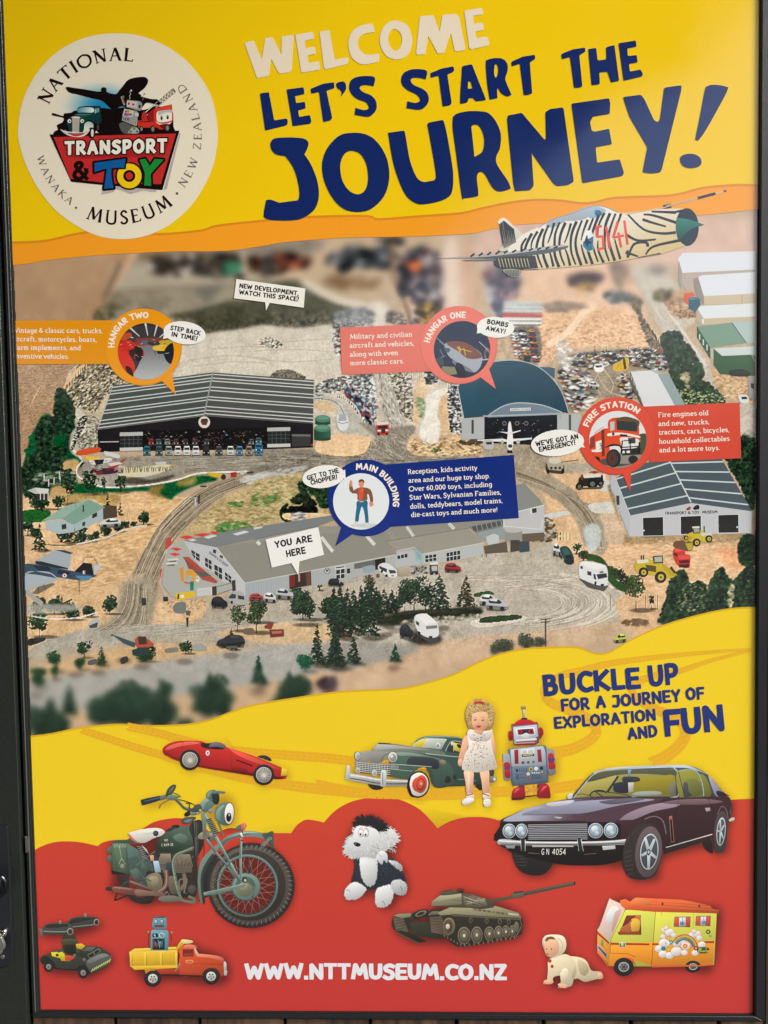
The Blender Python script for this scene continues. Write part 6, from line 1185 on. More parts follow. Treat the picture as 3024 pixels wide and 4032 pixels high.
disc_art(Z6,(750,134,187,187),[("560,240 940,210 940,330 560,330",(150,146,140)),("~860,120 940,100 940,220 860,220",(70,90,70)),("~640,250 760,290 860,285 930,250 920,270 760,310 640,290",(90,86,80)),
("568,120 660,62 690,60 700,250 620,270 570,230",FR),("566,130 600,110 600,180 568,196",(150,70,60)),("564,205 620,196 640,200 640,215 566,216",WH),("605,150 650,135 648,210 608,218",(240,240,236)),("642,70 662,66 664,240 646,246",(120,60,50)),
("~686,60 690,10 740,-10 860,0 886,40 890,110 886,160 700,170",FR),("740,8 880,20 876,84 744,70",(56,66,66)),("~736,0 800,-16 880,6 892,30 880,50 860,20 740,6",(96,84,60)),("700,20 728,16 728,70 700,78",(190,206,206)),("~690,94 780,90 886,110 886,122 780,104 690,112",(240,240,236)),("764,98 812,102 812,114 764,112",(50,50,50)),("816,122 866,122 868,160 820,165",(60,64,64)),("~770,120 880,130 886,170 860,190 780,190 770,160",(230,232,228)),("~664,190 700,166 760,168 780,200 780,240 760,180 700,180",(40,38,36)),("816,124 864,124 866,158 820,162",(70,74,74)),("770,196 900,190 896,232 780,238",(52,50,50)),(bar((780,140),(770,230),9),(40,38,38)),(bar((890,150),(886,230),9),(40,38,38)),(bar((774,186),(892,178),7),(40,38,38)),(bar((830,140),(832,230),7),(40,38,38)),(bar((786,142),(840,140),6),(40,38,38)),
(ell(722,256,48,60,n=22),(50,50,50)),(ell(716,256,36,50,n=20),(70,68,66)),(ell(712,258,18,30,n=16),(120,50,40)),(ell(712,258,9,14,n=12),(60,56,54)),(ell(850,265,32,28,n=18),(50,50,50)),(ell(612,262,22,18,n=14),(50,50,50)),(ell(788,216,9,9,n=12),WH),("806,208 830,206 830,222 808,222",WH),(bar((600,90),(660,50),3),(170,60,50)),(bar((600,90),(600,120),3),(170,60,50)),(ell(720,98,9,11,n=10),(90,60,80))]+[(bar((632,176),(644,172),4),DK),(bar((640,160),(642,196),4),DK),(bar((630,160),(642,158),4),DK),(bar((630,198),(642,195),4),DK)],'callout_picture',r,(228,232,236),'orange and white fire engine numbered 3')
bubble(Z6,(356,156,174,86,-6),"470,180 535,186 516,152 480,150",(("WE'VE GOT AN",(216,180),(494,128)),('EMERGENCY!',(238,216),(476,168))),34)
b,r=callout(Z5,"840,298 1696,234 1730,646 860,706",BLU,(726,512,242,246),"576,690 660,740 532,830",'m','blue box of white text about reception and the toy shop')
for t,p0,p1 in(('Reception, kids activity',(1004,360),(1460,332)),('area and our huge toy shop.',(1008,416),(1544,386)),('Over 60,000 toys, including',(1012,472),(1556,440)),('Star Wars, Sylvanian Families,',(1016,528),(1616,492)),('dolls, teddybears, model trains,',(1020,586),(1626,546)),('die-cast toys and much more!',(1026,640),(1592,606))):clipbook(t,p0,p1,31,b,Z5,None)
g=Art(Z5);letters(g,'MAIN BUILDING',arcb(700,538,207,261,369,43),TXT,2.2,BF,.6);g.build('ring_lettering',r,LF(7),label='white lettering reading MAIN BUILDING')
SK=(226,150,118);BR=(136,92,70);JN=(44,112,148)
disc_art(Z5,(700,538,183,184),[("~640,690 760,680 860,700 760,712 650,702",(206,216,222)),("~626,408 640,404 644,440 650,470 630,476 622,450",BR),("~626,408 634,400 642,408 642,436 628,438",SK),("~622,446 640,470 680,450 720,446 760,460 776,500 778,540 762,545 752,500 740,492 738,530 680,532 674,490 640,484",BR),("~684,452 712,450 716,480 708,530 688,530",(220,90,70)),("~686,400 704,394 718,404 718,430 706,446 690,440 684,420",SK),("~684,404 704,392 720,404 718,416 706,406 690,412",(96,60,44)),("~756,540 776,545 782,560 766,572 754,562",SK),("676,530 738,530 736,548 676,548",(230,224,214)),("~676,536 738,534 742,580 748,640 748,682 730,684 722,620 706,570 690,620 682,670 662,672 664,620 670,580",JN),("~650,684 664,670 680,672 672,694 648,694",(226,220,214)),("~730,680 748,678 754,700 736,704",(226,220,214)),(bar((700,470),(716,462),4),(240,150,120)),(bar((690,540),(716,538),7),(214,200,160))],'callout_picture',r,(232,240,246),'toy man in a brown jacket and blue jeans raising one hand')
bubble(Z5,(456,376,140,74,-8),"560,360 600,402 596,330 560,350",(('GET TO THE',(350,402),(558,350)),('CHOPPER!',(374,432),(548,392))),33)
g=Art(Z1);g.p("1462,331 1912,392 1902,518 1680,486 1656,537 1650,482 1446,456",(246,246,240));r=g.build('speech_flag',SIGN,LF(9))
g=Art(Z1);letters(g,'NEW DEVELOPMENT,',base((1480,388),(1868,440),31),(22,22,26),2.1,BF,.5,jit=.3);letters(g,'WATCH THIS SPACE!',base((1478,430),(1868,478),31),(22,22,26),2.1,BF,.5,jit=.3);g.build('bubble_lettering',r,LF(10),label='lettering reading NEW DEVELOPMENT, WATCH THIS SPACE!')
g=Art(Z5);g.p("76,786 420,706 458,886 298,930 290,1018 245,940 118,970",(244,246,246));r=g.build('speech_flag',SIGN,LF(9))
g=Art(Z5);letters(g,'YOU ARE',base((140,842),(384,800),46),(20,20,24),2.1,BF,.6,jit=.3);letters(g,'HERE',base((214,902),(342,878),46),(20,20,24),2.1,BF,.5,jit=.3);g.build('bubble_lettering',r,LF(10),label='lettering reading YOU ARE HERE')
# ==== print: tiger striped jet over the headline band
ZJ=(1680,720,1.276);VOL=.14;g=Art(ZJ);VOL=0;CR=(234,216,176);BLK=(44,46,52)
g.p("~345,376* 470,372 560,420 560,436* 470,437 360,425 338,400",(60,62,62));g.p("~384,436 470,436 466,466 445,476 410,466",(150,150,130))
g.p("~362,205 350,208 370,182 395,178 430,210 482,256* 470,300 400,342 362,338 386,300",(222,220,208))
FUS="~400,340* 480,262 560,224 620,190 700,165 800,125 860,116 900,124 960,150 1010,152 1100,140 1200,132 1300,130* 1340,180 1330,280 1300,315* 1180,358 1060,378 940,398 800,416 660,428 540,434 470,434 420,400 400,370"
g.p(FUS,grad((240,236,226),(216,194,140),(2400,860),(2450,1030)))
g.p("~600,222 620,188 700,164 700,190 680,204 640,222",(170,184,200));g.p("~695,192 700,164 790,126 830,120 800,180",(176,188,204));g.p("~812,170 830,124 870,122 900,142 870,170 830,178",(160,190,214));g.p("~845,140 870,140 880,160 850,166",(70,110,150));g.line("~560,226 640,182 720,158 800,128 860,116 920,130 960,150",4,(150,160,170))
random.seed(23)
ST=["~560,240 545,300 580,330","~610,224 570,330 600,340","~560,330 640,260 650,230","~640,240 620,320","~690,222 660,280 680,250","~720,200 690,310","~745,200 715,300 740,400","~780,190 740,250 745,300","~800,185 780,240 800,200","~770,300 740,250 800,380 820,410","~830,190 880,165 850,200","~900,170 860,220","~930,170 900,220","~970,160 930,190 925,220","~720,330 760,420","~690,330 700,380 745,416","~660,330 700,400 720,424","~620,350 640,400 680,425","~595,360 610,400 640,428","~570,366 580,400 600,430","~820,350 870,400","~850,340 880,400 900,400","~890,360 950,395","~930,340 950,385","~965,320 990,380","~1010,340 1010,375 1040,310 1100,300 1110,320","~1100,360 1140,320 1270,290","~1000,260 1060,290 1150,285","~1010,160 1090,235 1180,255 1250,250","~1090,160 1140,165 1250,200","~1085,185 1130,200 1200,220","~1130,145 1250,150","~500,262 530,250 520,300","~480,300 500,270","~440,330 470,290","~545,236 530,290 520,320","~1290,140 1230,150","~1060,370 1000,350"]
tp=lambda x:np.interp(x,[400,480,560,620,700,800,860,960,1100,1300],[340,264,226,194,196,176,150,152,142,132]);bt=lambda x:np.interp(x,[400,470,540,660,800,940,1060,1180],[372,430,432,426,414,396,376,356])
for i in range(18):
 x=474+i*28;a_=tp(x)+random.uniform(2,10);b_=bt(x)-random.uniform(3,14);m_=(a_+b_)/2;q_=random.uniform(-10,10)
 if i%3==2:g.line(f"~{x+26:.0f},{a_:.0f} {x+6+q_:.0f},{(a_+m_)/2:.0f} {x-6:.0f},{m_-8:.0f}",[13,6],BLK,3);g.line(f"~{x-6:.0f},{m_+14:.0f} {x+4+q_:.0f},{(b_+m_)/2:.0f} {x+22:.0f},{b_:.0f}",[6,14],BLK,3)
 else:g.line(f"~{x+26:.0f},{a_:.0f} {x+4:.0f},{(a_+m_)/2:.0f} {x-6+q_:.0f},{m_:.0f} {x+2:.0f},{(b_+m_)/2:.0f} {x+22:.0f},{b_:.0f}",[15,9]if i%2 else[10,15],BLK,3)
for i,q in enumerate(ST):
 if float(q[1:].split(',')[0])>985:g.line(q,[9,15]if i%3 else[15,9],BLK,4)
for i in range(16):
 t=i/15;a=(366+t*60,200+t*26);g.line(f"{366+t*70:.0f},{190+abs(t-.3)*60:.0f} {376+t*66:.0f},{260+t*8:.0f} {388+t*60:.0f},{330-t*30:.0f}",[5,3],(54,54,56))
for i in range(9):g.line(f"{395+i*8:.0f},438 {402+i*7:.0f},470",3,BLK)
g.p("~40,381 200,370 400,350 640,316 706,316 700,330 620,352 520,366 380,380 200,378",(92,98,106));g.p("~60,380 300,362 640,318 700,318 560,340 300,372",(190,190,184))
for i in range(11):t=i/11;g.p(bar((220+t*460,372-t*48),(240+t*460,356-t*40),9),BLK)
g.p("~195,388 340,384 350,390 200,392",(120,120,126));g.p("345,380 400,372 545,366 560,430 470,437 360,425",(62,62,60));[g.p(bar((360+i*16,380),(372+i*16,425),4),(196,184,140))for i in range(10)]
g.p("800,242 826,238 838,270 836,340 808,346 782,320 780,280",WH);g.p("786,296 838,268 834,338 808,344 784,318",(40,120,160));g.p("~792,300 805,262 812,290 830,300 812,310 806,325 800,308",(36,40,60));g.p(bar((1188,122),(1228,116),20),(36,60,76));g.p(bar((1000,160),(1200,124),6),(214,190,150));g.p(bar((1200,120),(1500,42),9),(206,186,150));g.p(bar((1360,78),(1450,54),13),(50,54,80));g.p(bar((1490,44),(1504,40),9),(70,70,80))
RD5=(230,84,70)
for q in("~876,216* 850,224 852,270 880,276 882,330 858,334*",):g.line("878,218 852,224 854,272 884,270 888,328 860,336",13,RD5)
g.line("902,222 918,332",13,RD5);g.line("958,196 936,276 990,266",12,RD5);g.line("962,250 976,326",13,RD5);g.line("992,190 1008,312",13,RD5)
g.p(ell(1308,222,58,94,-2,36),(34,40,52));g.p(ell(1312,222,53,88,-2,34),grad((40,48,60),(24,56,70),(2700,800),(2740,980)));g.p("~1256,176* 1320,186 1395,211* 1330,232 1262,290* 1250,230",grad((60,140,126),(20,80,76),(2700,850),(2700,940)))
g.p("1180,358 1060,378 1060,374 1170,352",(90,84,70))
g.build('printed_jet',SIGN,LF(6),label='tiger striped jet fighter numbered 5141')
# ==== print: cut-out pictures on the yellow and red fields
def shadow(g,s,r=0):SHADOWS.append(g.T(shape(s,r,3)))
def wheel(g,x,y,rx,ry,tyre,rim,hub,rot=0,spokes=0,rimr=.7,spk=None,wall=None):
 g.p(ell(x,y,rx,ry,rot,32),tyre)
 if wall:g.p(ell(x,y,rx*.88,ry*.88,rot,30),wall)
 g.p(ell(x,y,rx*rimr,ry*rimr,rot,28),rim)
 for i in range(spokes):
  a=2*math.pi*i/spokes+.3;c,s_=math.cos(a),math.sin(a);ro=math.radians(rot)
  q=lambda k:(x+rx*k*c*math.cos(ro)-ry*k*s_*math.sin(ro),y+rx*k*c*math.sin(ro)+ry*k*s_*math.cos(ro))
  g.p(bar(q(.12),q(rimr*.96),max(1.5,rx*.06)if spk is None else spk[0]),hub if spk is None else spk[1])
 g.p(ell(x,y,rx*.17,ry*.17,rot,14),hub)
def track(P,w,col=(238,180,36),gap=(245,214,60),lift=None,n=8,cell=13):
 """P: centre line 'x,y' in photo pixels, w: (start, end) width of one band"""
 pts=np.array(spline(*parse('~'+P)[1:],False,n));d=np.gradient(pts,axis=0);L=np.hypot(d[:,0],d[:,1]);nn=np.stack([-d[:,1],d[:,0]],1)/L[:,None]
 s_=np.concatenate([[0],np.cumsum(np.hypot(*np.diff(pts,axis=0).T))]);tot=s_[-1];g=Art();k=0;s=0.0
 def at(s,o):return(np.interp(s,s_,pts[:,0]+nn[:,0]*o),np.interp(s,s_,pts[:,1]+nn[:,1]*o))
 while s<tot:
  w_=w[0]+(w[1]-w[0])*s/tot;c=cell*w_/26+5
  for r in(-1,0,1):
   a=r*w_/3-w_/6+.8;b=r*w_/3+w_/6-.8;sk=c*.35*(1 if r else-1);sh_=(c*.5 if r==0 else 0)
   q=[at(s+sh_,a),at(s+sh_+c-2.2,a),at(s+sh_+c-2.2+sk*.6,b),at(s+sh_+sk*.6,b)]
   if all(LE(v[1])+4<v[0]<RE(v[1])-4 for v in q):g.p([tuple(v)for v in q],col)
  s+=c
 return g.build('printed_tyre_track',SIGN,lift or LF(4))
track("318,2872 430,2908 560,2950 700,2990 830,3030 960,3062 1100,3085 1240,3104 1400,3118",(30,46));track("500,2860 600,2880 720,2912 850,2945 1000,2962 1180,2976 1300,2985 1420,3000",(34,40))
track("1240,3088 1400,3118 1560,3125 1750,3128 1900,3120 2050,3112 2200,3100 2330,3080",(44,44),lift=LF(4)+4e-5);track("1380,3000 1500,3008 1700,3012 1900,3010 2000,3002 2060,2990",(36,36),lift=LF(4)+8e-5)
track("2172,2964 2250,2950 2320,2915 2350,2880 2330,2840 2280,2810 2200,2780 2150,2750 2150,2700 2210,2660 2290,2640 2400,2612 2560,2590 2760,2570 2960,2556",(48,12),n=10);track("2560,3008 2620,2980 2680,2930 2700,2880 2670,2830 2600,2800 2540,2770 2490,2730 2500,2690 2580,2660 2680,2640 2800,2600 2960,2560",(52,12),lift=LF(4)+4e-5,n=10)
SG=(2080,2560,1.843);NB=(28,48,122)
def words(txt,z,p0,p1,H,col,w=2.3,gap=.5,par=SIGN):
 g=Art(z);letters(g,txt,base(p0,p1,H),col,w,BF,gap,jit=.25,n=3);return g.build('printed_words',par,LF(6),label='lettering reading '+txt)
words('BUCKLE',SG,(110,332),(816,276),156,NB);words('UP',SG,(876,268),(1096,250),158,NB);words('FOR A JOURNEY',SG,(240,446),(1108,374),92,NB);words('OF',SG,(1144,366),(1278,356),92,NB);words('EXPLORATION',SG,(190,574),(928,512),88,NB);words('AND',SG,(724,650),(942,628),90,NB);words('FUN',SG,(988,626),(1428,588),196,NB)
words('WWW.NTTMUSEUM.CO.NZ',(900,3700,1.3825),(88,213),(1512,218),86,(232,236,246),2.5,.35)
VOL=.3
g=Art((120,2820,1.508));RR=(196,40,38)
O="~786,200 800,176 840,154 900,145 1010,146 1050,160 1110,152 1150,165 1170,184 1240,206 1340,240 1440,282 1526,318* 1528,350* 1515,370* 1440,370 1330,352 1200,330 1060,306 960,282 850,246 800,230"
shadow(g,O);g.p(O,grad((214,52,46),(150,24,30),(800,2930),(780,3030)));g.p("~800,196 850,165 960,150 1005,160 900,175 830,196",(232,110,96));g.p("~1180,190 1300,232 1440,290 1490,318 1400,296 1250,240",(230,86,76));g.p("~786,205 850,236 1000,290 1200,318 1440,352 1510,366 1440,372 1200,334 1000,300 840,250",(120,18,24));g.p("1494,304 1526,318 1528,352 1488,352",(232,200,60));g.p("~1015,158 1050,160 1110,156 1160,180 1140,196 1060,192 1020,182",(50,30,34));g.p("~1060,182 1080,156 1120,154 1160,176 1155,190 1110,180",(110,110,120));g.e(1053,218,12,16,WH);g.p("1047,212 1059,212 1053,226",(60,80,120));g.p("1190,290 1290,316 1290,330 1190,312",(150,24,30));[g.p(bar((1200+i*13,308+i*3),(1208+i*13,332+i*3),4),(90,14,20))for i in range(6)];g.p("1225,255 1320,290 1318,298 1220,262",(80,12,18));g.line("1160,122 1190,160 1208,196",2,(190,170,90));[g.p(bar((850+i*12,168-i*1.5),(845+i*12,176-i*1.5),2),(120,20,26))for i in range(10)];g.line("905,150 898,240",2,(130,20,26));g.line("1190,190 1195,330",2,(130,20,26))
g.p("~1350,238 1390,230 1425,248 1428,266 1380,250",(50,46,50))
for x,y in((948,258),(1386,347)):SHADOWS.append(g.T(ell(x,y,60,62)));wheel(g,x,y,62,62,(38,38,42),(196,196,192),(110,110,108),0,22,.72);g.p(ell(x,y,62*.76,62*.76,0,30),(60,60,62));wheel(g,x,y,46,46,(190,190,186),(120,116,112),(214,214,210),0,20,.9)
g.build('printed_racing_car',SIGN,LF(7),label='red open wheel racing car with a yellow nose')
g=Art((400,3050,2.127));OL=(88,108,98);OD=(48,62,54);OB=(112,132,126);BKM=(34,36,38);RU=(124,92,76)
for s_ in("50,600 90,560 330,560 500,640 760,620 800,1000 740,1060 440,1060 350,1080 240,1040 50,960 80,820","~780,270 1000,140 1110,240 1100,420 1000,430 860,340","330,210 530,170 640,190 540,240 350,250","225,490 400,440 530,480 750,440 760,640 460,640 300,560"):shadow(g,s_)
SHADOWS.append(g.T(ell(1250,920,350,350)))
g.p("~130,830 200,880 400,1000 440,1020 420,1070 340,1080 260,1050 180,960",(44,42,42));g.p(ell(330,900,145,175,0,30),(52,50,50));g.p(ell(330,900,100,130,0,26),(120,40,38));g.p("~200,600 330,640 430,760 440,940 300,900 200,760",(70,90,86));[g.p(bar((330,900),(330+100*math.cos(a),900+130*math.sin(a)),3),(90,84,80))for a in[i*.4 for i in range(16)]]
g.p("~210,640 260,600 420,740 430,820 400,760 300,680 220,700",(80,110,112))
g.p("~430,660 560,640 760,640 800,700 800,980 740,1020 560,1010 460,980 380,860 390,800 440,800",(50,46,44));
for i in range(90):
 x=random.uniform(430,790);y=random.uniform(670,1000);L=random.uniform(8,30);a=random.uniform(0,3.1);g.p(bar((x,y),(x+L*math.cos(a),y+L*math.sin(a)),random.uniform(3,8)),random.choice([(96,88,78),(30,30,30),(120,108,92),(70,74,68),(150,140,124),(110,70,54)]))
g.p("~380,850 470,820 510,880 500,960 440,980 390,930",(124,118,96));g.p("~400,860 460,850 480,900 430,930",(150,144,120));g.p(ell(760,960,44,46,0,20),(60,56,56));g.p(ell(757,960,30,32,0,16),(84,80,80));g.p("~560,860 620,860 640,980 580,990",(104,96,84))
for cx_,cy_,w_,h_,r_ in((690,740,150,150,-.08),(530,720,110,120,.12)):
 for i in range(13):
  u=-w_/2+w_*i/12;g.p(bar((cx_+u*.7+r_*h_/2,cy_-h_/2),(cx_+u,cy_+h_*.2),6),(150,140,122));g.p(bar((cx_+u*.7+r_*h_/2+4,cy_-h_/2),(cx_+u+4,cy_+h_*.2),3),(50,44,42))
 for j in range(6):g.p(bar((cx_-w_/2,cy_+h_*.22+j*9),(cx_+w_/2-6,cy_+h_*.18+j*9),5),(126,116,104));
g.p("405,675 438,672 440,720 412,722",(206,170,140));g.p("432,722 478,720 500,815 450,818",(166,196,220));g.p("~540,740 590,740 590,800 545,800",(54,70,84));g.line("~540,800 546,880 530,940 470,985 300,1000",34,(120,88,80),5);g.line("~540,800 546,880 530,940 480,975",10,(170,140,126),5);g.line("~690,830 700,880 690,930 660,960",30,(130,104,90),4)
g.p("~40,940 100,940 100,968 40,966",(60,50,56));g.p("~90,940 130,934 260,950 300,965 300,1005 230,1004 110,980",(122,76,68));g.p("~100,942 140,938 250,952 250,962 150,952",(160,120,110));g.p("~290,958 400,972 520,988 520,1020 400,1010 290,1004",(134,104,94));g.p("105,1050 130,985 140,988 122,1040 230,1000 235,1010 120,1056",(40,38,38))
g.p("~475,1040 500,1018 600,1010 690,1040 660,1060 540,1066 490,1056",(116,112,104));g.p(bar((240,890),(430,960),16),(110,116,104));g.p(bar((160,930),(240,880),10),(70,76,74));g.p("240,800 290,780 320,850 280,882",OL);g.line("300,790 350,860 420,890",9,(84,104,100));g.p("345,710 400,720 385,800 330,780",OL)
g.p("~50,620 80,598 96,640 80,664 54,652",OL);g.p("~46,690 76,672 92,700 80,732 52,720",OL);g.p("86,800 90,560 330,560 300,580 212,572 232,826 150,830",(58,80,66));g.p("84,568 208,562 230,828 150,826 96,800",(78,100,82));g.p("98,580 196,576 216,810 150,815",(88,112,92));g.p("84,568 130,545 330,540 212,572",(66,86,76));[g.line(f"{105+i*28},578 {107+i*28},604 {122+i*28},604 {121+i*28},576",3,(196,196,180))for i in range(4)];g.line("150,590 168,700 146,750",3,(200,200,176));g.line("168,700 205,750",3,(200,200,176));g.e(176,764,18,20,(140,150,130));g.p("84,800 96,800 220,832 90,832",(30,30,30));g.p("212,572 330,640 420,740 380,770 300,680 220,640",(86,112,106))
for i in range(7):g.p(ell(326+i*6,610+i*16,34,7,14,14),(40,40,40));g.p(ell(326+i*6,605+i*16,32,4,14,14),(140,140,136))
for i in range(5):g.p(bar((340+i*9,590+i*8),(372+i*6,640+i*6),4),(190,190,184))
g.line("~290,760 380,690 450,640",10,(96,116,110));g.p("~222,495 260,476 340,456 440,444 500,452 532,478 500,510 440,530 360,570 300,560 260,540",(222,218,214));g.p("~222,495 240,500 300,560 360,570 300,572 250,540",(200,120,100));g.p("~300,480 440,460 500,470 400,500",(236,236,232));g.line("360,500 430,480 480,500",2,(190,180,176))
g.p("~460,640* 466,570 500,520 560,470 620,430 740,434 760,500 756,600 740,640 660,650 560,648",grad((88,112,98),(34,48,40),(680,3260),(660,3355)));g.p("~600,520 660,490 720,520 700,570 640,560",(96,120,108));g.p("~590,430 620,418 650,424 650,440 610,448",BKM);g.p("~545,470 560,450 620,432 620,446 570,475",OD)
ZB_=(400,3050,2.127)
letters(g,'NZ',base((528,558),(557,556),20),(226,226,214),1.5);letters(g,'C 8319 23',base((502,600),(602,594),23),(226,226,214),1.4)
g.p(bar((464,520),(462,670),9),(50,56,60));g.e(455,490,23,24,(40,54,70));g.e(452,486,14,14,(70,90,110))
g.line("~800,600 700,640 630,670 602,730 610,820 640,960 670,1040 700,1056 770,1066 776,1040 730,1020",24,(104,124,108),4);g.line("~800,594 700,634 626,668 596,730 604,820 634,960",7,(150,164,150),4);g.line("~655,960 650,900 660,876 710,870 712,900 690,990",12,(110,122,100),3)
g.p("~735,440 790,380 850,400 860,560 820,660 780,700 770,560",(44,44,46));g.p("~668,380 700,356 780,350 790,370 740,404 690,414",(70,84,82));g.p("~690,390 740,370 760,380 720,400",(120,136,132));[g.line(f"{745+i*16},{380+i*6} {760+i*12},{520} {770+i*10},{660+i*14}",5,random.choice([(70,74,74),(30,30,32),(96,106,100)]))for i in range(5)]
g.line("~820,380 850,480 860,640 850,760 880,830 960,900 1080,960",5,(40,48,52),4);g.p("~806,516 840,480 870,500 880,530 830,540",(150,146,120));g.p("~880,480 940,480 950,540 900,560",(110,116,100));g.e(918,500,14,14,(160,156,140));g.e(900,530,10,10,(60,60,56))
WX,WY=1250,925
g.p("~1000,640 900,720 840,900 820,1060* 845,1072* 870,1030 905,1000 900,860 960,720",(40,42,44));g.p("~805,880 830,730 900,640 1000,560 1020,580 920,680 860,780 840,900 850,1070* 830,1078* 815,1000",OB);g.p("~830,900 850,780 920,670 940,680 870,800 850,920 870,1060 850,1072",OD)
RO,TI=352,305
g.p([q for q in ell(WX,WY,362,350,-6,44)],(46,46,46));g.p(ell(WX,WY,340,330,-6,44),(88,80,74));g.p(ell(WX-6,WY,300,296,-6,44),(56,52,50));g.p(ell(WX-26,WY+2,256,262,-6,40),(104,130,128));g.p(ell(WX-26,WY+2,238,246,-6,40),(62,74,72));g.p(ell(WX-24,WY,226,236,-6,40),None)
for i in range(72):
 a=math.radians(-100+i*3.4);c,s_=math.cos(a),math.sin(a);g.p([(WX+c*332,WY+s_*322),(WX+math.cos(a+.035)*332,WY+math.sin(a+.035)*322),(WX+math.cos(a+.035)*370,WY+math.sin(a+.035)*358),(WX+c*370,WY+s_*358)],(28,30,34));g.p(bar((WX+c*318,WY+s_*308),(WX+math.cos(a+.03)*350,WY+math.sin(a+.03)*340),6),(120,124,128)if i%2 else(60,62,66))
for i in range(160):a=random.uniform(2.2,4.4);r=random.uniform(.76,.99);x,y=WX+math.cos(a)*345*r,WY+math.sin(a)*335*r;g.p(bar((x,y),(x+random.uniform(4,14),y+random.uniform(-5,5)),4),random.choice([(120,104,84),(90,80,70),(150,130,104),(60,54,50)]))
for i in range(36):
 a=i*math.pi/18+.05;b=a+(.5 if i%2 else-.5);g.p(bar((WX-24+90*math.cos(b),WY+10+90*math.sin(b)),(WX-24+230*math.cos(a),WY+238*math.sin(a)),3),(170,130,122))
g.p("1170,700 1240,700 1240,820 1180,830",None)if False else None
g.p(ell(1208,938,124,120,0,34),(74,96,94));g.p(ell(1212,936,116,112,0,34),(112,140,136));g.p(ell(1205,930,84,80,0,28),(80,100,96));g.p(ell(1200,960,70,60,0,26),(120,124,104));g.p(ell(1192,936,38,36,0,22),(150,146,124));g.p(ell(1200,880,22,26,0,16),(60,58,54));g.p(ell(1204,884,11,12,0,12),(200,196,184));g.p(ell(1186,926,12,12,0,12),(90,84,74));g.line("1266,936 1290,940 1262,1020 1270,1030",11,(60,74,74));g.line("1266,936 1288,940 1262,1016",5,(130,150,148))
g.line("~1080,960 980,984 860,1000",26,(100,124,118));g.line("~1190,925 1080,952 860,994",24,(112,138,132),4);g.line("1180,916 860,988",6,(160,180,172));g.e(868,994,15,10,(150,160,150))
g.line("~1060,880 1080,830 1130,760",6,(70,80,80))
g.p("~985,600* 1000,560 1060,510 1150,480 1230,470 1320,480 1400,510 1434,530* 1420,560 1370,540 1270,520 1170,520 1070,550 990,640*",OB);g.p("~1000,575 1070,525 1170,500 1250,496 1170,516 1070,548 995,620",(84,106,102));g.p("~1030,540 1150,490 1240,476 1320,486 1200,488 1080,522",(160,184,180));g.p("1340,500 1430,470 1442,480 1440,520 1450,620 1420,620 1400,560 1370,540",(62,84,72));[g.p(bar((1420,540+i*12),(1450,548+i*12),3),(110,130,118))for i in range(6)];g.p("~1402,520 1432,530 1400,560 1370,600 1352,616 1336,606 1340,580 1376,550",OB);g.e(1348,602,6,6,DK);g.e(1404,532,5,5,DK);g.p("1160,486 1178,484 1184,512 1196,520 1176,520 1164,506",(230,234,230))
g.line("1172,530 1164,700 1168,900",18,(112,140,134));g.line("1176,530 1170,900",5,(160,184,178));g.line("1240,690 1228,830",12,(60,74,74));g.e(1174,548,8,8,(50,60,60))
g.p("~842,330 870,320 880,420 870,520 850,520 846,420",OB);g.line("866,330 960,520 1080,740 1164,890",[30,22],(104,132,124));g.line("872,330 966,520 1086,740 1168,884",[8,6],(158,182,176));g.line("880,540 960,650 1060,770 1160,890",[20,18],(92,118,112));g.line("884,536 964,646 1064,766",5,(146,170,164));g.p(ell(1068,754,14,14,n=14),(90,110,104));
for i in range(9):g.p(ell(900+i*8,372+i*14,26,7,-20,12),(36,38,40));g.p(ell(900+i*8,368+i*14,24,3,-20,10),(120,124,122))
g.line("~980,400 1000,450 1020,510",14,(96,116,110))
g.p("~955,360 960,280 1010,236 1060,232 1090,250 1080,400 1040,424 990,404",(92,122,114));g.p("~955,350 970,290 1020,250 1030,260 1000,300 990,380",(130,158,150));g.p(ell(1070,325,44,94,3,30),(34,36,38));g.p(ell(1070,325,39,88,3,30),(238,238,236));g.p(ell(1066,355,22,38,3,22),(26,26,28));g.e(1070,336,5,10,WH)
g.p("~878,170 900,136 940,124 980,140 1034,140 1030,158* 990,160 985,230 960,250 900,220",(84,112,106));g.p("~925,160 960,150 988,180 980,230 950,246 930,210",(40,46,50));g.p("~930,138 980,134 1034,142 1032,156 980,152 940,160",(104,122,120));g.p("~884,170 900,145 925,138 905,165 895,200",(130,156,150));g.p("~828,258 850,215 880,200 940,240 930,270 880,312 850,300",(96,128,120));g.p("~828,258 850,215 880,200 900,212 870,240 850,290",(136,162,154));g.p("~900,290 930,282 934,310 905,320",(140,150,146))
g.p("~1128,440 1160,416 1190,420 1192,460 1160,468 1130,458",(88,116,108));g.p("~1176,410 1200,400 1216,424 1210,440 1196,462 1174,460 1170,430",(222,104,90));g.p(bar((1196,400),(1198,466),6),(240,150,130));g.p(bar((1180,466),(1182,490),8),OD)
g.line("~620,200 660,240 700,280 760,300 830,300",22,(80,92,82),4);g.line("~624,196 664,234 704,272 764,292",6,(140,146,130),4);g.line("~640,205 720,225 790,260 820,300",6,(30,32,34),4);g.p("~735,330 790,300 830,296 840,316 780,340",(130,132,124));g.p("~720,270 760,280 790,250 830,250 840,300 770,310",(70,84,80));g.p("~700,320 740,300 740,340 700,348",BKM);[g.p(bar((706,236),(760,240),8),(40,42,44))for _ in(0,)];g.p(bar((738,240),(738,280),8),(60,64,62));g.e(828,296,10,10,(190,186,176));g.e(806,318,7,7,(190,186,176))
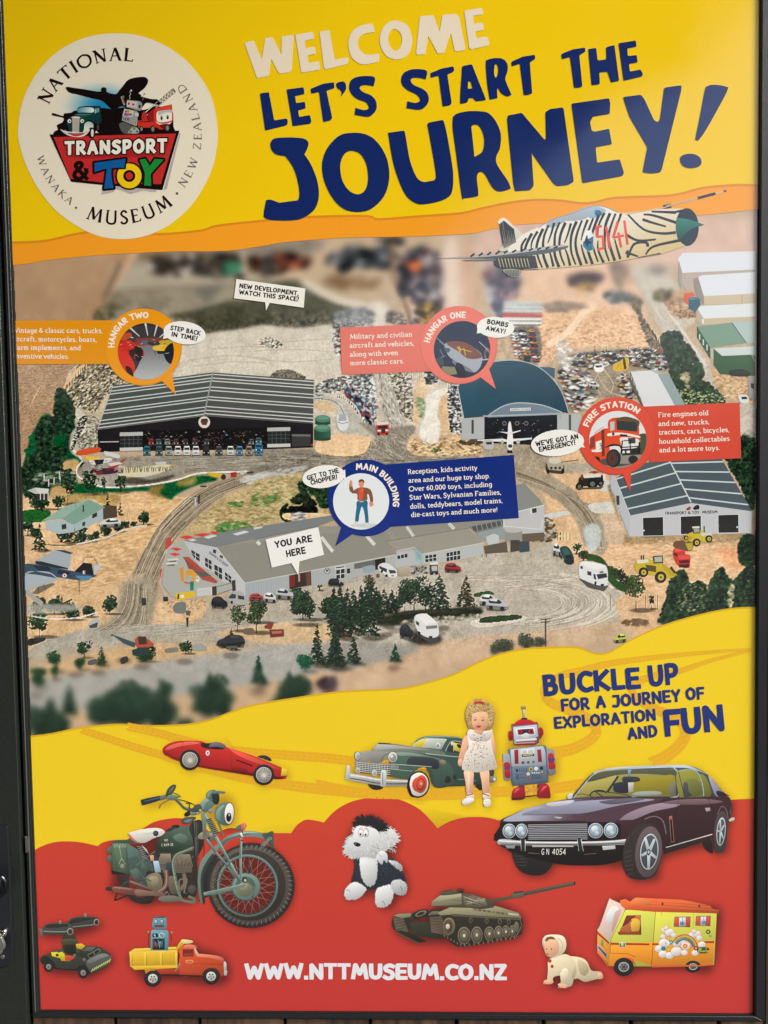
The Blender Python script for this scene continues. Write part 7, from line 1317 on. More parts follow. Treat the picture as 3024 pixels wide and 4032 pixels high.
g.p("~332,215 345,205 480,176 496,182 498,210 360,252 340,250",(40,54,66));g.line("360,222 485,192",8,(80,104,120));g.p("~490,182 530,168 545,176 545,196 500,214",(110,112,106));g.p("~540,170 556,120 590,86 618,82 626,100 600,150 560,190 540,190",(56,72,68));g.p("~560,160 575,120 600,98 610,104 590,145",(92,110,102));g.p("~540,190 580,165 640,176 668,182 640,196 620,212 560,206",(110,128,116));g.line("~590,200 540,222 500,248 486,280",8,(110,106,92),4);g.line("~600,150 640,165 668,184",5,(50,56,54),3)
g.build('printed_motorcycle',SIGN,LF(7),label='olive green military motorcycle with a cartoon eye on its headlamp')
g=Art((1320,2720,1.8433));CG=(92,118,104)
O="~74,620 80,548 140,530 145,440 200,440 280,400 320,380 420,384 550,400 600,350 680,326 840,330 930,350 1010,440 1140,520 1150,600 1160,660 1040,690 960,680 720,696 690,640 640,700 560,690 340,694 200,660 100,644"
shadow(g,O);SHADOWS.append(g.T(ell(600,680,74,96)))
g.p("~240,672 300,672 350,690 330,714 270,712",(40,38,40));g.p("~1020,680 1060,600 1080,680 1060,720 1030,705",(44,42,44))
g.p("~500,430 556,402 600,350 680,326 840,328 930,350 1010,420 1120,500 1146,560 1140,640 1050,676 860,688 720,696 660,560 520,500",(58,84,78));g.p("~600,352 680,328 840,328 930,350 860,338 690,338 620,356",(130,160,150));g.p("~556,404 600,362 670,344 800,348 804,360* 770,424* 700,416 620,410",(200,206,190));g.p("~570,400 605,368 672,350 640,404 600,406",(228,206,60));g.p("~680,350 790,354 796,362 766,416 660,406",(186,196,190));g.line("672,346 630,410",4,(230,230,226));g.e(746,398,18,20,(226,228,226));g.e(744,398,12,14,(150,156,154));g.p("~808,430 830,380 860,364 918,374 918,450* 860,446",(50,58,56));g.p("862,376 912,384 912,446 862,430",(206,196,70));g.p("~884,386 912,390 914,418 888,406",(40,44,44));g.line("~800,436 830,378 862,362 920,372",4,(200,206,200));g.line("860,370 858,440",5,(200,206,200));g.e(848,382,9,14,(226,228,226))
g.p("~272,440 290,400 320,380 430,384 560,404 760,430 790,470 600,450 440,446 330,520 250,506",grad((150,156,150),(110,124,114),(1470,2930),(1640,2990)));g.p("~275,430 300,392 330,384 560,408 700,430 440,420",(176,180,174));g.p("310,374 400,380 408,388 316,386",(50,50,54));g.p("~250,506 272,440 330,440 400,440 360,480 330,520",(140,142,140));g.line("~330,518 350,474 390,452 440,440",3,(60,66,64))
g.p("~146,540 150,470 200,440 272,440 248,508 150,516",(150,152,148));g.p("~400,560 390,480 440,444 560,446 700,480 820,520 860,600 850,680 800,690 720,696 716,620 680,560 620,556 560,600 545,640 400,620",(70,96,88));g.p("~440,446 560,448 700,478 790,500 700,492 560,470 470,470",(124,146,134));g.p("~524,500 560,478 660,478 740,500 752,560 700,566 640,544 530,540",(52,60,68));g.p("~760,500 800,506 800,530 764,528",(150,124,108));g.line("400,530 560,540 700,550",4,(206,212,204));g.line("400,566 560,582",3,(200,206,200));g.line("656,454 800,470 920,480",4,(206,212,206));g.p("404,540 460,544 458,570 404,566",(160,166,164));[g.p(bar((412+i*8,544),(412+i*8,566),3),(60,64,64))for i in range(6)];g.p("~796,640 810,616 832,620 836,660 800,666",(40,46,48));g.e(866,622,14,20,(44,52,50));g.line("764,430 770,690",2,(50,70,64));g.p("~1120,572 1150,572 1150,604 1120,600",(60,70,66));g.p("~1126,620 1166,628 1168,650 1130,664",(120,126,126));g.e(1156,640,10,12,(220,222,220));g.line("890,640 1020,650",8,(110,124,116));g.line("~780,690 960,684 1060,660",6,(40,46,44))
g.p("148,512 400,530 402,620 300,606 150,590",(70,74,72));[g.line(f"148,{516+j*13} 270,{528+j*13} 400,{536+j*14}",5,(206,210,208))for j in range(6)];[g.p(bar((160+i*20,516+i*1.6),(160+i*20,592+i*2),3),(190,196,194))for i in range(12)];g.e(164,577,17,20,(210,214,212));g.e(164,577,12,15,(160,166,166));g.e(285,596,18,22,(214,218,216));g.e(285,596,13,16,(170,176,176))
g.p("~140,480 146,446 170,442 186,460 180,496 156,504",(80,84,82));g.e(164,472,20,28,(220,222,220));g.e(166,472,15,22,(170,178,180));g.p("~388,500 386,460 410,442 446,456 452,500 430,520 404,516",(110,116,112));g.e(418,480,32,36,(226,228,226));g.e(418,482,26,29,(150,158,160));g.e(410,474,12,12,(220,226,226))
g.p("~76,630 78,600 120,598 340,636 550,650 556,684 400,692 340,690 90,644",(176,180,182));g.line("~80,608 200,622 340,646 550,656",9,(236,238,238));g.line("~84,630 200,648 340,672 550,672",9,(90,92,96));g.p("~80,600 84,545 100,540 108,560 106,640 84,640",(200,204,206));g.p("~328,680 332,590 350,572 372,584 370,660 364,692 340,694",(206,210,212));g.line("345,590 345,680",6,(110,114,118))
wheel(g,604,678,82,98,(38,36,38),(202,78,60),(210,150,120),8,0,.56,None,(232,230,226));g.p(ell(622,676,44,66,8,28),(206,82,62));g.p(ell(620,676,30,46,8,24),(160,50,40));g.p(ell(620,676,22,34,8,24),(206,90,70));g.e(624,674,9,10,(220,180,150));g.p("~522,700 530,640 550,620 540,680 560,750 580,772 545,760",(30,28,30))
g.build('printed_saloon_car',SIGN,LF(7),label='grey green vintage saloon with a red wheel')
g=Art((1320,2720,1.8433));SKD=(238,184,150)
O="~945,200 960,110 1030,62 1110,80 1150,140 1150,240 1135,290 1160,400 1160,500 1166,550 1110,590 1120,820 1085,838 1060,700 1050,600 1000,590 1000,780 960,824 925,810 950,700 935,600 930,560 895,540 915,400 960,300 955,250"
shadow(g,O);HC=[(214,186,124),(168,136,80),(232,208,152),(140,110,62),(200,172,110)]
g.p("~960,250 945,180 965,100 1030,66 1100,76 1150,130 1154,220 1130,270 1060,280 980,270",(196,164,106))
g.p("~980,310 1060,290 1130,300 1140,360 1120,400 970,400",(232,222,214));g.p("~914,400 930,340 960,320 972,360 950,440 925,500 912,540 896,540 890,510",SKD);g.p("~1112,330 1140,300 1158,380 1164,450 1150,500 1130,430",SKD);g.p("~890,510 912,490 926,510 918,540 900,546",SKD)
g.p("~935,580 1000,580 1002,660 996,745 954,745 945,660",(240,190,158));g.p("~1052,580 1112,570 1118,660 1116,745 1074,745 1062,660",(240,190,158));g.p("~960,590 975,590 975,740 962,740",(250,214,188))
g.p("~952,750 1000,744 1002,775 958,782",(238,228,222));g.p("950,752 1002,742 1002,750 954,762",(190,70,70));g.p("~1072,748 1118,744 1122,780 1078,784",(238,228,222));g.p("1070,740 1120,756 1118,764 1072,750",(190,70,70));g.p("~920,800 950,776 1002,776 1002,800 970,820 930,826",(240,240,238));g.p("~1078,790 1122,786 1126,826 1104,840 1080,832",(240,240,238));g.line("925,818 960,820 1000,800",4,(196,190,184));g.line("1082,800 1122,800",3,(200,196,190))
g.p("~960,300 1000,280 1060,300 1110,286 1138,300 1130,370 1166,520 1170,560 1110,576 1040,590 960,580 918,560 940,460 968,400",(238,232,224));g.p("~958,300 985,275 1000,300 1060,312 1110,290 1140,280 1134,330 1110,360 1060,366 990,360 965,330",(230,222,216));
for i in range(8):g.line(f"{985+i*18},{400} {950+i*30},{570}",2,(206,198,192))
for i in range(90):
 y=random.uniform(310,565);w_=60 if y<370 else 56+(y-370)*.36;x=1045+random.uniform(-1,1)*w_
 g.p(ell(x,y,4,3.4,random.uniform(0,90),6),random.choice([(110,84,90),(140,110,110),(70,70,90)]))
g.line("~990,400 1020,380 1100,376",4,(236,200,186));g.line("1020,380 1040,420",4,(236,170,150));g.line("1015,385 985,440",4,(236,170,150))
g.p("~990,200 1000,160 1050,148 1100,160 1112,210 1100,260 1060,292 1020,286 996,250",SKD);g.p("~1010,250 1030,262 1020,276 1004,262",(236,150,124));g.p("~1070,250 1096,236 1098,256 1080,268",(236,150,124));g.p("~1000,290 1050,286 1080,292 1060,312 1030,310",(230,170,140))
g.e(1014,209,10,6,(90,60,44));g.e(1070,211,11,6,(90,60,44));g.line("~1002,192 1014,188 1028,194",2.5,(150,110,80));g.line("~1056,194 1070,190 1086,196",2.5,(150,110,80));g.p("~1020,254 1042,250 1060,254 1042,268",(190,60,60));g.e(1042,238,7,4,(226,160,130));g.e(1012,207,3,3,WH);g.e(1068,209,3,3,WH)
for i in range(240):
 a=random.uniform(2.5,7.0);r=random.uniform(.68,1.05);x=1052+math.cos(a)*98*r;y=172+math.sin(a)*104*r
 if 990<x<1105 and y>150:continue
 q=random.choice(HC);g.line(ell(x,y,random.uniform(6,13),random.uniform(6,12),0,7,random.uniform(0,360),0)[:5],4,q)
for i in range(60):x=random.uniform(980,1120);y=118+abs(x-1050)*.25+random.uniform(-26,26);g.line(ell(x,y,9,9,0,7)[:5],4,random.choice(HC))
g.p("~1006,80 1050,72 1080,82 1076,100 1040,92 1010,98",(200,74,52));g.line("1015,86 1070,84",3,(140,44,34))
g.build('printed_doll',SIGN,LF(9),label='curly blonde doll in a white patterned dress')
g=Art((1320,2720,1.8433));SV=(160,174,190);SD=(92,106,128);RB=(160,28,46)
shadow(g,"1220,460 1262,290 1290,220 1480,220 1505,320 1480,390 1530,420 1600,440 1600,600 1550,660 1560,780 1280,790 1290,690 1225,640");g.p("1352,112 1382,112 1384,134 1354,134",(150,130,80));g.e(1367,112,15,6,(196,176,120));g.p("1362,134 1376,134 1380,196 1366,196",(196,196,190));g.p("~1314,240 1330,212 1370,202 1420,212 1440,232",(206,40,56));g.p("1352,196 1392,194 1392,208 1354,208",(40,40,54));[g.e(1340+i*12,218+random.uniform(-6,8),2.5,2.5,(120,20,30))for i in range(8)]
g.p("1280,242 1470,224 1480,376 1440,394 1300,392",SD,6);g.p("1280,240 1468,224 1470,238 1282,254",(190,34,50));g.p("1290,262 1462,244 1472,330 1452,336 1450,378 1300,384",(190,200,214),5);g.p("~1258,300 1276,288 1290,300 1290,350 1270,360 1260,340",RB);g.p("~1480,268 1504,274 1510,310 1492,344 1480,340",RB)
g.p("1306,274 1444,262 1454,318 1420,322 1384,340 1340,324 1318,324",(240,244,250),6);g.p("1320,280 1436,272 1444,312 1410,314 1386,302 1350,318 1326,318",(46,40,70),5);g.e(1340,299,17,18,(190,40,54));g.e(1420,293,17,18,(190,40,54));g.e(1340,299,8,9,(40,20,40));g.e(1420,293,8,9,(40,20,40));g.p("1310,354 1460,342 1462,356 1312,366",WH);g.p("1312,368 1462,358 1462,366 1314,376",(170,30,46));g.p("1310,384 1460,376 1458,390 1316,396",(150,30,44))
g.p("1258,420 1512,392 1530,400 1548,660 1530,668 1290,690 1268,600",SD,6);g.p("1270,424 1508,398 1524,440 1530,540 1280,548",(176,192,206),6);g.p("1284,550 1534,540 1540,650 1290,680",(98,118,140),4);g.p("1298,428 1328,424 1330,528 1302,530",(150,40,46));g.p("1464,426 1492,422 1500,514 1472,516",(150,40,46));g.p("1344,426 1442,416 1446,480 1352,490",(226,232,236));g.p("1350,430 1388,426 1390,452 1354,456",(200,206,212));g.p("1396,426 1436,422 1438,448 1398,450",(200,206,212));g.p("1352,460 1442,454 1444,472 1354,480",(60,60,60));g.p("1362,464 1432,458 1432,466 1364,472",(206,196,120));g.e(1362,520,11,11,(150,40,50));g.e(1400,518,10,10,(70,80,100));g.e(1438,514,10,10,(120,110,70))
g.e(1420,568,15,15,(200,180,70));g.e(1420,568,8,8,(60,60,70));g.e(1458,564,15,15,(220,226,230));g.e(1496,560,13,13,(40,40,60));g.e(1400,602,12,12,(210,216,220));g.e(1400,632,10,10,(180,50,60));[g.p(bar((1310+i*13,560),(1312+i*13,588),4),(40,50,70))for i in range(7)];g.e(1318,578,9,9,(40,50,70));[g.p(bar((1312+i*8,600),(1314+i*8,642),4),(50,60,80))for i in range(3)];[(g.p(bar((1430+i*16,592),(1432+i*16,630),4),(40,46,66)),g.e(1430+i*16,594,5,5,(230,234,236)))for i in range(4)];g.line("1340,606 1380,602",3,(40,46,66));g.line("1340,630 1380,626",3,(40,46,66));g.line("1420,640 1490,628 1506,600",3,(40,46,66));g.e(1500,586,6,6,(200,180,80));g.e(1506,608,5,5,(200,60,60))
g.p("~1218,470 1232,456 1262,460 1270,520 1270,640 1240,646 1226,630",(150,158,170));g.p("~1226,520 1262,520 1268,560 1230,560",(170,40,60));g.p("~1228,560 1264,556 1264,572 1230,574",(60,70,150));g.p("~1228,574 1268,572 1266,630 1234,626",(170,40,50));g.p("~1536,430 1570,424 1588,440 1598,560 1596,600 1550,600",(140,142,150));g.p("~1544,460 1580,456 1586,520 1550,530",(176,40,54));g.p("~1548,490 1588,486 1588,502 1550,506",(60,70,150));g.p("~1550,530 1590,524 1594,560 1552,566",(170,44,50))
g.p("1330,688 1374,684 1374,740 1334,742",(90,40,50));g.p("1466,678 1506,670 1510,720 1470,724",(90,40,50));g.p("~1282,784 1290,720 1330,696 1372,704 1374,780 1300,790",RB);g.p("~1470,770 1474,700 1510,670 1550,690 1562,770 1540,776",RB);g.p("1282,776 1374,768 1374,784 1284,792",(80,30,40));g.p("1376,764 1470,752 1470,758 1378,772",(60,50,56));g.line("1376,730 1440,712 1470,708",5,(190,150,140));g.p("~1296,740 1310,712 1340,704 1316,730",(220,90,100));g.p("~1490,730 1510,694 1536,690 1508,720",(220,90,100))
g.build('printed_tin_robot',SIGN,LF(8),label='silver and red tin robot with an aerial')
g=Art((1900,2950,1.565));BRN=(58,36,42)
O="~90,570 120,440 200,390 300,350 540,300 600,220 680,140 820,112 1180,96 1300,108 1390,160 1500,270 1535,330 1520,440 1500,520 1500,620 1420,636 1370,590 1110,660 1080,780 1000,800 900,790 860,720 460,700 400,760 300,776 220,740 190,640 120,600"
shadow(g,O);g.p("~125,450 300,380 860,330 1200,300 1500,300 1525,420 1400,520 1120,610 900,600 700,640 200,600 120,580",BRN);g.p("~190,620 200,700 240,750 310,774 380,765 430,710 440,660 300,640",(34,36,38));[g.p(bar((196+i*3,640+i*18),(262+i*2,634+i*20),4),(60,66,66))for i in range(5)];g.p("~1360,560 1400,540 1420,634 1390,628 1366,600",(30,30,32))
g.p("~560,300 600,230 690,140 820,112 1180,98 1300,108 1390,158 1480,260 1500,290 1200,300 700,310",(70,74,84));g.p("~690,138 820,110 1180,96 1280,104 1390,156 1300,124 1190,112 830,124 700,148",(190,204,220))
g.p("~565,292 620,222 700,146 820,126 1175,120 1182,130* 1190,288* 1000,290 760,288 600,296",(150,146,84));g.p("~570,292 620,226 690,160 830,162 790,240 700,262 640,285",(176,168,90));g.p("~640,200 700,150 820,128 1175,122 1180,160 1000,150 840,156 740,180",(84,88,70));g.p("~918,262 950,180 1080,170 1176,160 1180,270 1080,275",(150,140,44));g.line("835,164 768,262",14,(50,56,66));g.p("~804,230 820,206 890,202 900,240 890,268 816,262",(46,50,62));g.p("896,204 930,202 926,262 898,264",(190,190,186));g.p("~862,172 900,166 960,172 962,196 870,202",(56,60,66));g.p("895,124 915,122 908,160 896,168",(110,160,190));g.p("~918,280 960,260 1080,258 1098,276 1000,284",(160,170,170));g.p("~1148,240 1160,208 1184,204 1186,280 1150,276",(120,120,110));g.line(ell(712,278,50,26,-6,12,180,350),8,(40,42,48));g.line("690,258 740,290",6,(40,42,48));g.line("~556,286 610,274 660,284 678,300",4,(40,44,50));g.line("~700,258 780,264 880,278 920,298",5,(40,44,50));g.line("~560,300 620,222 700,142 820,122 1178,112 1200,290 920,292",6,(176,192,206));g.p("~522,284 545,268 556,282 540,312 526,306",(206,210,212))
g.p("~1196,140 1310,130 1350,200 1362,285 1240,296 1212,296",(140,140,60));g.p("~1240,200 1300,180 1346,220 1350,280 1260,286",(110,116,60));g.p("~1236,210 1260,206 1270,260 1290,284 1240,290",(70,76,84));g.p("~1336,160 1372,166 1400,230 1408,280 1366,286",(120,124,50));g.line("~1196,134 1310,128 1352,210 1362,290",5,(150,186,206));g.line("1205,134 1245,294",5,(60,64,70));g.p("~1390,160 1420,190 1470,250 1496,290 1440,290 1410,230",(150,150,176));g.p("~1440,255 1480,262 1500,286 1450,286",(40,38,44))
g.p("~120,446 200,394 300,356 520,306 700,296 1000,292 1200,296 1420,290 1510,290 1530,330 1524,420 1500,440 1440,400 1400,520 1120,620 1110,540 1060,440 1000,450 960,520 930,560 860,520 840,450 500,430",BRN)
g.p("~128,440 210,392 300,356 520,310 720,298 1060,300 1100,312 900,400 840,446 600,440 300,440",grad((176,180,204),(84,62,76),(2150,3140),(2240,3235)));g.p("~240,400 420,350 600,318 900,304 1060,310 860,340 640,390 500,400",(150,152,176));g.line("~240,404 400,402 640,396 780,390 960,340 1080,314",2.5,(60,50,60));g.p("~720,320 900,300 1000,306 880,330 780,338",(100,96,116));g.p("~400,330 560,312 520,340 420,350",(206,210,228));g.p("~440,414 490,418 470,426",(190,190,200));g.p("~840,440 900,390 1040,340 1200,320 1200,350 1060,380 960,420 880,450",(150,134,150));g.p("~1110,330 1200,310 1360,304 1480,320 1400,336 1260,340",(120,96,104));g.line("~970,480 1000,430 1060,412 1110,440 1130,520",7,(120,104,112));g.line("1210,300 1200,350 1130,600",2,(30,20,24));g.line("1385,300 1424,370 1410,520",2,(30,20,24));g.p("1370,360 1400,358 1402,378 1376,382",(170,166,166));g.line("~1446,400 1470,352 1500,370 1512,430",5,(120,100,108));g.p("1148,412 1166,408 1182,570 1160,574",(150,110,100));g.p("1152,420 1164,418 1176,566 1163,568",(24,20,22));g.p("1148,412 1166,409 1168,428 1150,430",(190,110,90));g.line("1128,604 1414,522",5,(214,214,216));g.p("1120,612 1414,532 1390,560 1120,644",(40,34,36));g.p("~1518,430 1545,418 1550,434 1520,444",(200,200,204));g.p("1520,390 1532,340 1530,420",(90,80,84))
g.p("820,436 1010,430 980,500 940,560 850,590 820,560",BRN);g.p("~112,470 130,446 300,450 650,450 830,452 850,500 840,560 780,600 120,580",(26,22,28));g.p("278,462 642,456 652,552 290,552",(70,72,80));[g.line(f"280,{464+j*11} 645,{459+j*11.5}",3,(196,200,208))for j in range(9)];g.p("316,482 392,478 392,492 318,494",(120,120,126))
for x,y,rx,ry in((164,502,41,45),(240,502,38,45),(696,500,46,47),(790,498,44,47)):g.e(x,y,rx,ry,(206,210,216));g.e(x,y,rx-5,ry-5,(40,44,52));g.e(x,y,rx-9,ry-9,(150,176,196));g.p(ell(x-6,y-10,rx*.45,ry*.4,0,16),(214,228,238));g.p(ell(x+8,y+14,rx*.3,ry*.25,0,14),(190,206,216))
g.p("~120,590 300,600 860,590 930,570 900,640 860,680 720,712 460,704 200,640 150,610",(22,18,20));g.p("~90,574 100,556 140,552 300,566 620,566 800,560 930,546 934,560 900,584 640,590 300,590 120,588",(170,176,182));g.line("~100,562 300,572 620,572 800,566 926,552",8,(240,242,244));g.line("~110,582 300,584 640,584 900,578",5,(70,72,78));g.p("140,592 200,592 196,610 150,608",(150,150,150));g.p("736,594 816,590 818,612 742,620",(196,200,202));g.p("236,552 262,552 262,628 240,626",(40,46,54));g.line("262,556 262,626",3,WH);g.line("234,556 238,624",2,WH);g.p("584,548 606,548 620,628 592,630",(40,46,54));g.line("606,552 620,626",3,WH);g.line("583,552 592,626",2,WH);g.p("305,590 560,592 560,600 306,600",(190,190,190));g.p("354,600 518,602 522,664 358,658",(18,18,22),4)
for ch,x in(('G',360),('N',390),('4',426),('0',449),('5',471),('4',492)):letters(g,ch,base((x,650),(x+20,651),42),(232,232,230),1.15)
g.line("280,636 350,642",3,(120,110,110));g.line("626,646 700,640",3,(120,110,110))
g.p("~862,690 880,560 940,480 1000,456 1060,470 1100,560 1104,660 1070,760 1020,796 940,798 890,770",(50,44,48));wheel(g,1022,630,82,158,(96,84,88),(70,68,74),(60,58,62),6,0,.74);g.p(ell(1026,630,56,112,6,30),(190,200,206));g.p(ell(1026,630,50,104,6,30),(74,80,88));[g.p(bar((1024,630),(1026+50*math.cos(a),630+104*math.sin(a)),22,14),(186,200,208))for a in[i*1.2566+.4 for i in range(5)]];g.p(ell(1022,632,12,20,6,16),(60,64,70));g.p(ell(1022,632,6,10,6,12),(190,196,200));[g.p(bar((868+i*3,640+i*26),(915+i*3,625+i*28),3),(80,76,78))for i in range(6)]
g.p("~1424,500 1440,420 1470,380 1500,400 1510,480 1500,580 1480,630 1440,632 1424,580",(70,62,66));g.p(ell(1468,506,28,88,5,28),(186,196,204));g.p(ell(1468,506,23,78,5,26),(74,80,88));[g.p(bar((1466,506),(1468+23*math.cos(a),506+78*math.sin(a)),12,8),(176,190,198))for a in[i*1.2566+.7 for i in range(5)]]
g.build('printed_coupe',SIGN,LF(9),label='dark brown classic coupe with plate GN 4054')
DZ=(1300,3150,1.659);g=Art(DZ);PW_,PK,PD=(218,222,226),(40,48,60),(190,196,202)
def fur(P,col,L,n,w=3,sd=1):
 P=np.array(P);c=P.mean(0)
 for i in range(n):
  k=random.uniform(0,len(P)-1.001);j=int(k);q=P[j]+(P[(j+1)%len(P)]-P[j])*(k-j);d=q-c;d=d/np.linalg.norm(d);a=random.uniform(-.5,.5);d2=np.array([d[0]*math.cos(a)-d[1]*math.sin(a),d[0]*math.sin(a)+d[1]*math.cos(a)])
  g.p([tuple(q+np.array([-d[1],d[0]])*w),tuple(q-np.array([-d[1],d[0]])*w),tuple(q+d2*L*random.uniform(.5,1))],col)
shadow(g,"~90,300 110,220 160,140 240,100 330,120 400,200 445,260 400,350 470,430 500,540 495,600 440,620 400,690 310,690 290,600 200,620 110,640 95,590 150,520 170,400");
for s_,c in(("~165,370 250,365 390,375 450,420 486,500 492,560 420,590 350,570 280,580 215,584 142,545 158,450",PK),("~200,370 296,372 306,460 296,530 262,562 224,536 202,480",PW_),("~96,590 130,548 170,535 228,570 226,600 180,640 120,648 98,626",PW_),("~300,590 350,560 410,560 408,640 370,690 320,698 298,670",PW_),("~405,530 450,518 490,540 500,580 480,616 430,610 400,570",PD),("~380,395 430,400 466,430 462,460 420,430",PD)):
 q=shape(s_);fur(q,c,8,60);g.p(s_,c)
S_=shape("~160,190 200,165 290,180 350,170 420,200 444,260 400,300 350,330 300,380 230,370 160,375 100,350 96,300 120,250 155,230");fur(S_,PW_,26,160,4);g.p([tuple(q)for q in S_],PW_)
for i in range(110):x=random.uniform(300,420);y=random.uniform(200,330);g.line(f"{x:.0f},{y:.0f} {x+random.uniform(4, 20):.0f},{y+random.uniform(4, 22):.0f}",2.5,random.choice([(240,242,246),(180,186,192),(200,206,212)]))
for i in range(60):x=random.uniform(110,300);y=random.uniform(250,360);g.line(f"{x:.0f},{y:.0f} {x+random.uniform(-10, 10):.0f},{y+random.uniform(4, 18):.0f}",2.5,random.choice([(240,242,246),(186,192,198)]))
for i in range(70):x=random.uniform(165,465);y=random.uniform(400,560);g.line(f"{x:.0f},{y:.0f} {x+random.uniform(-8, 8):.0f},{y+8:.0f}",2.5,(66,76,90))if not(190<x<305)else None
q=shape("~165,160 180,120 240,110 300,120 350,150 365,185 320,200 280,170 200,160");fur(q,(36,38,42),34,90,5);g.p([tuple(v)for v in q],(36,38,42));[g.p([(175+i*11,150),(190+i*11,150),(180+i*12+random.uniform(-8,8),90+abs(i-5)*4+random.uniform(-12,8))],(36,38,42))for i in range(14)]
g.p("~300,370 330,330 372,350 372,410 350,390 340,420 315,400",PW_);g.p(ell(202,214,19,26,0,22),(40,40,44));g.p(ell(202,214,17,24,0,22),(248,248,248));g.p(ell(233,216,19,26,-10,22),(40,40,44));g.p(ell(233,216,17,24,-10,22),(248,248,248));g.e(198,222,6,8,DK);g.e(232,226,6,8,DK);g.line("~190,188 200,180 214,184",2.5,DK);g.line("~224,182 244,186 252,206",2.5,DK)
g.p("~152,282 164,274 186,278 200,290 190,302 168,300",(34,32,36));g.e(166,283,6,3,(120,120,124));[g.line(a,1.8,(50,50,54))for a in("84,284 112,278","140,226 144,248","272,296 318,318 304,284","274,326 306,346 336,370")];g.line("~104,590 118,584 128,600",3,DK);g.line("~336,660 350,664 354,684",3,DK);g.line("~455,560 470,575 466,590",3,DK)
g.build('printed_plush_dog',SIGN,LF(7),label='black and white plush dog with spiky hair')
g=Art(DZ);TK,TL,TD=(92,88,70),(140,138,110),(46,44,38)
shadow(g,"~405,830 420,745 520,740 660,690 720,600 860,580 1060,640 1250,740 1250,850 1200,900 880,955 760,930 540,920 460,880")
g.p("~415,760 470,740 530,745 540,800 520,860 600,920 560,925 470,880 410,830",TD);[g.p(bar((412+i*2,768+i*10),(480+i*4,776+i*10),5),(120,110,92))for i in range(9)];g.p("415,755 440,742 528,738 530,760 470,770",TL);g.p("~440,850 500,860 620,915 600,925 520,905 450,870",(40,38,34));[g.p(bar((440+i*12,862+i*6),(450+i*12,876+i*6),5),(96,90,76))for i in range(12)]
g.p("520,800 660,790 700,830 760,900 700,905 540,880",(50,54,44));g.p("~525,770 540,735 600,715 640,725 620,760 560,785",(60,58,50));g.p(ell(590,742,56,26,-22,26),(40,38,36));g.p(ell(592,740,40,17,-22,24),(120,116,96));g.p(ell(592,740,26,10,-22,20),(50,48,44));g.p("~620,760 660,715 740,718 760,740 700,765",(44,42,40));g.p("~640,750 670,725 730,728 740,742 690,755",(110,106,90))
g.p("~640,760 700,745 780,745 790,740 900,706 1060,700 1180,735 1250,765 1255,850 1210,890 880,952 800,935 740,880 660,840",TD);g.p("700,735 780,700 900,702 1080,690 1230,735 1250,768 1090,762 800,745 720,752",(150,146,116));g.p("800,742 1090,762 1250,770 1248,776 1080,772 800,752",(60,58,48));[g.p(bar((905+i*30,708+i*4),(928+i*30,712+i*4),12),random.choice([(120,116,90),(96,92,74),(170,166,136)]))for i in range(10)];g.p("1160,734 1230,742 1232,756 1165,748",(190,186,160))
g.p("660,690 664,660 720,620 856,608 868,640 860,680 700,690",TL);g.p("664,662 720,622 856,610 858,630 700,660",(170,170,136));g.p("~720,612 740,592 800,586 830,600 830,612 730,622",(84,82,70));g.p("856,608 930,612 1000,640 1060,650 1070,700 990,712 880,700 790,700 700,692 860,680",(84,80,66));g.p("870,640 930,620 1010,640 1030,690 960,700 880,690",(104,100,84));g.p("~960,640 1010,645 1024,670 1000,690 965,680",(120,116,100));[g.p(bar((870+random.uniform(0,160),625+random.uniform(0,70)),(880+random.uniform(0,160),630+random.uniform(0,60)),4),random.choice([(150,146,124),(44,42,38),(170,166,146)]))for i in range(14)];g.line("836,606 836,578 872,578 872,604",4,(60,58,50));g.p("~838,600 850,584 866,590 864,606",(50,48,42));g.line("742,594 800,586",4,(50,48,44));[g.p(bar((790+i*2,650),(860,655),2),(60,58,50))for i in range(1)]
g.p("1010,655 1200,620 1200,640 1030,676",(84,80,68));g.p("~1190,606 1260,596 1268,610 1266,630 1200,640",(100,98,80));g.p("1196,600 1260,590 1262,600 1198,610",(60,58,50));g.p("1262,600 1598,528 1601,552 1266,624",(80,76,66));g.line("1264,606 1596,536",4,(116,112,98));g.e(1597,541,5,12,(40,38,36),0,10)
for x,y,rx,ry in((875,884,42,58),(958,880,38,56),(1040,872,33,48),(1100,866,29,46),(1148,858,25,42),(1190,856,22,40)):wheel(g,x,y,rx,ry,(120,112,96),(60,56,48),(200,196,176),0,0,.84);g.p(ell(x,y,rx*.7,ry*.7,0,22),(104,98,82));g.p(ell(x,y,rx*.2,ry*.2,0,12),(216,212,196))
g.p(ell(776,822,40,56,0,26),(120,112,92));g.p(ell(772,822,30,44,0,22),(84,70,58));g.e(768,824,13,17,(210,206,186));g.p(ell(1217,826,16,34,0,18),(110,104,88));[g.e(x,y,13,19,(90,86,74))for x,y in((918,784),(1022,788),(1108,792),(1166,794))];[g.e(x,y,7,11,(50,48,42))for x,y in((918,784),(1022,788),(1108,792),(1166,794))]
for i in range(11):g.p(bar((650+i*1,768+i*9),(728+i*5,762+i*12),7),(110,96,80));g.p(bar((648+i*1,772+i*9),(700+i*5,770+i*11),2.5),(30,28,26))
for i in range(60):
 t=i/59;P_=[(735,880),(860,950),(1040,925),(1210,895),(1252,820),(1240,775)];k=min(4,int(t*5));u=t*5-k;x=P_[k][0]+(P_[k+1][0]-P_[k][0])*u;y=P_[k][1]+(P_[k+1][1]-P_[k][1])*u;g.p(bar((x-2,y-7),(x+3,y+7),5),(130,122,104)if i%2 else(44,40,36))
for i in range(44):g.p(bar((800+i*10,748+i*.6),(804+i*10,756+i*.6),5),(120,114,96))
g.build('printed_battle_tank',SIGN,LF(7),label='olive battle tank with a long gun barrel')
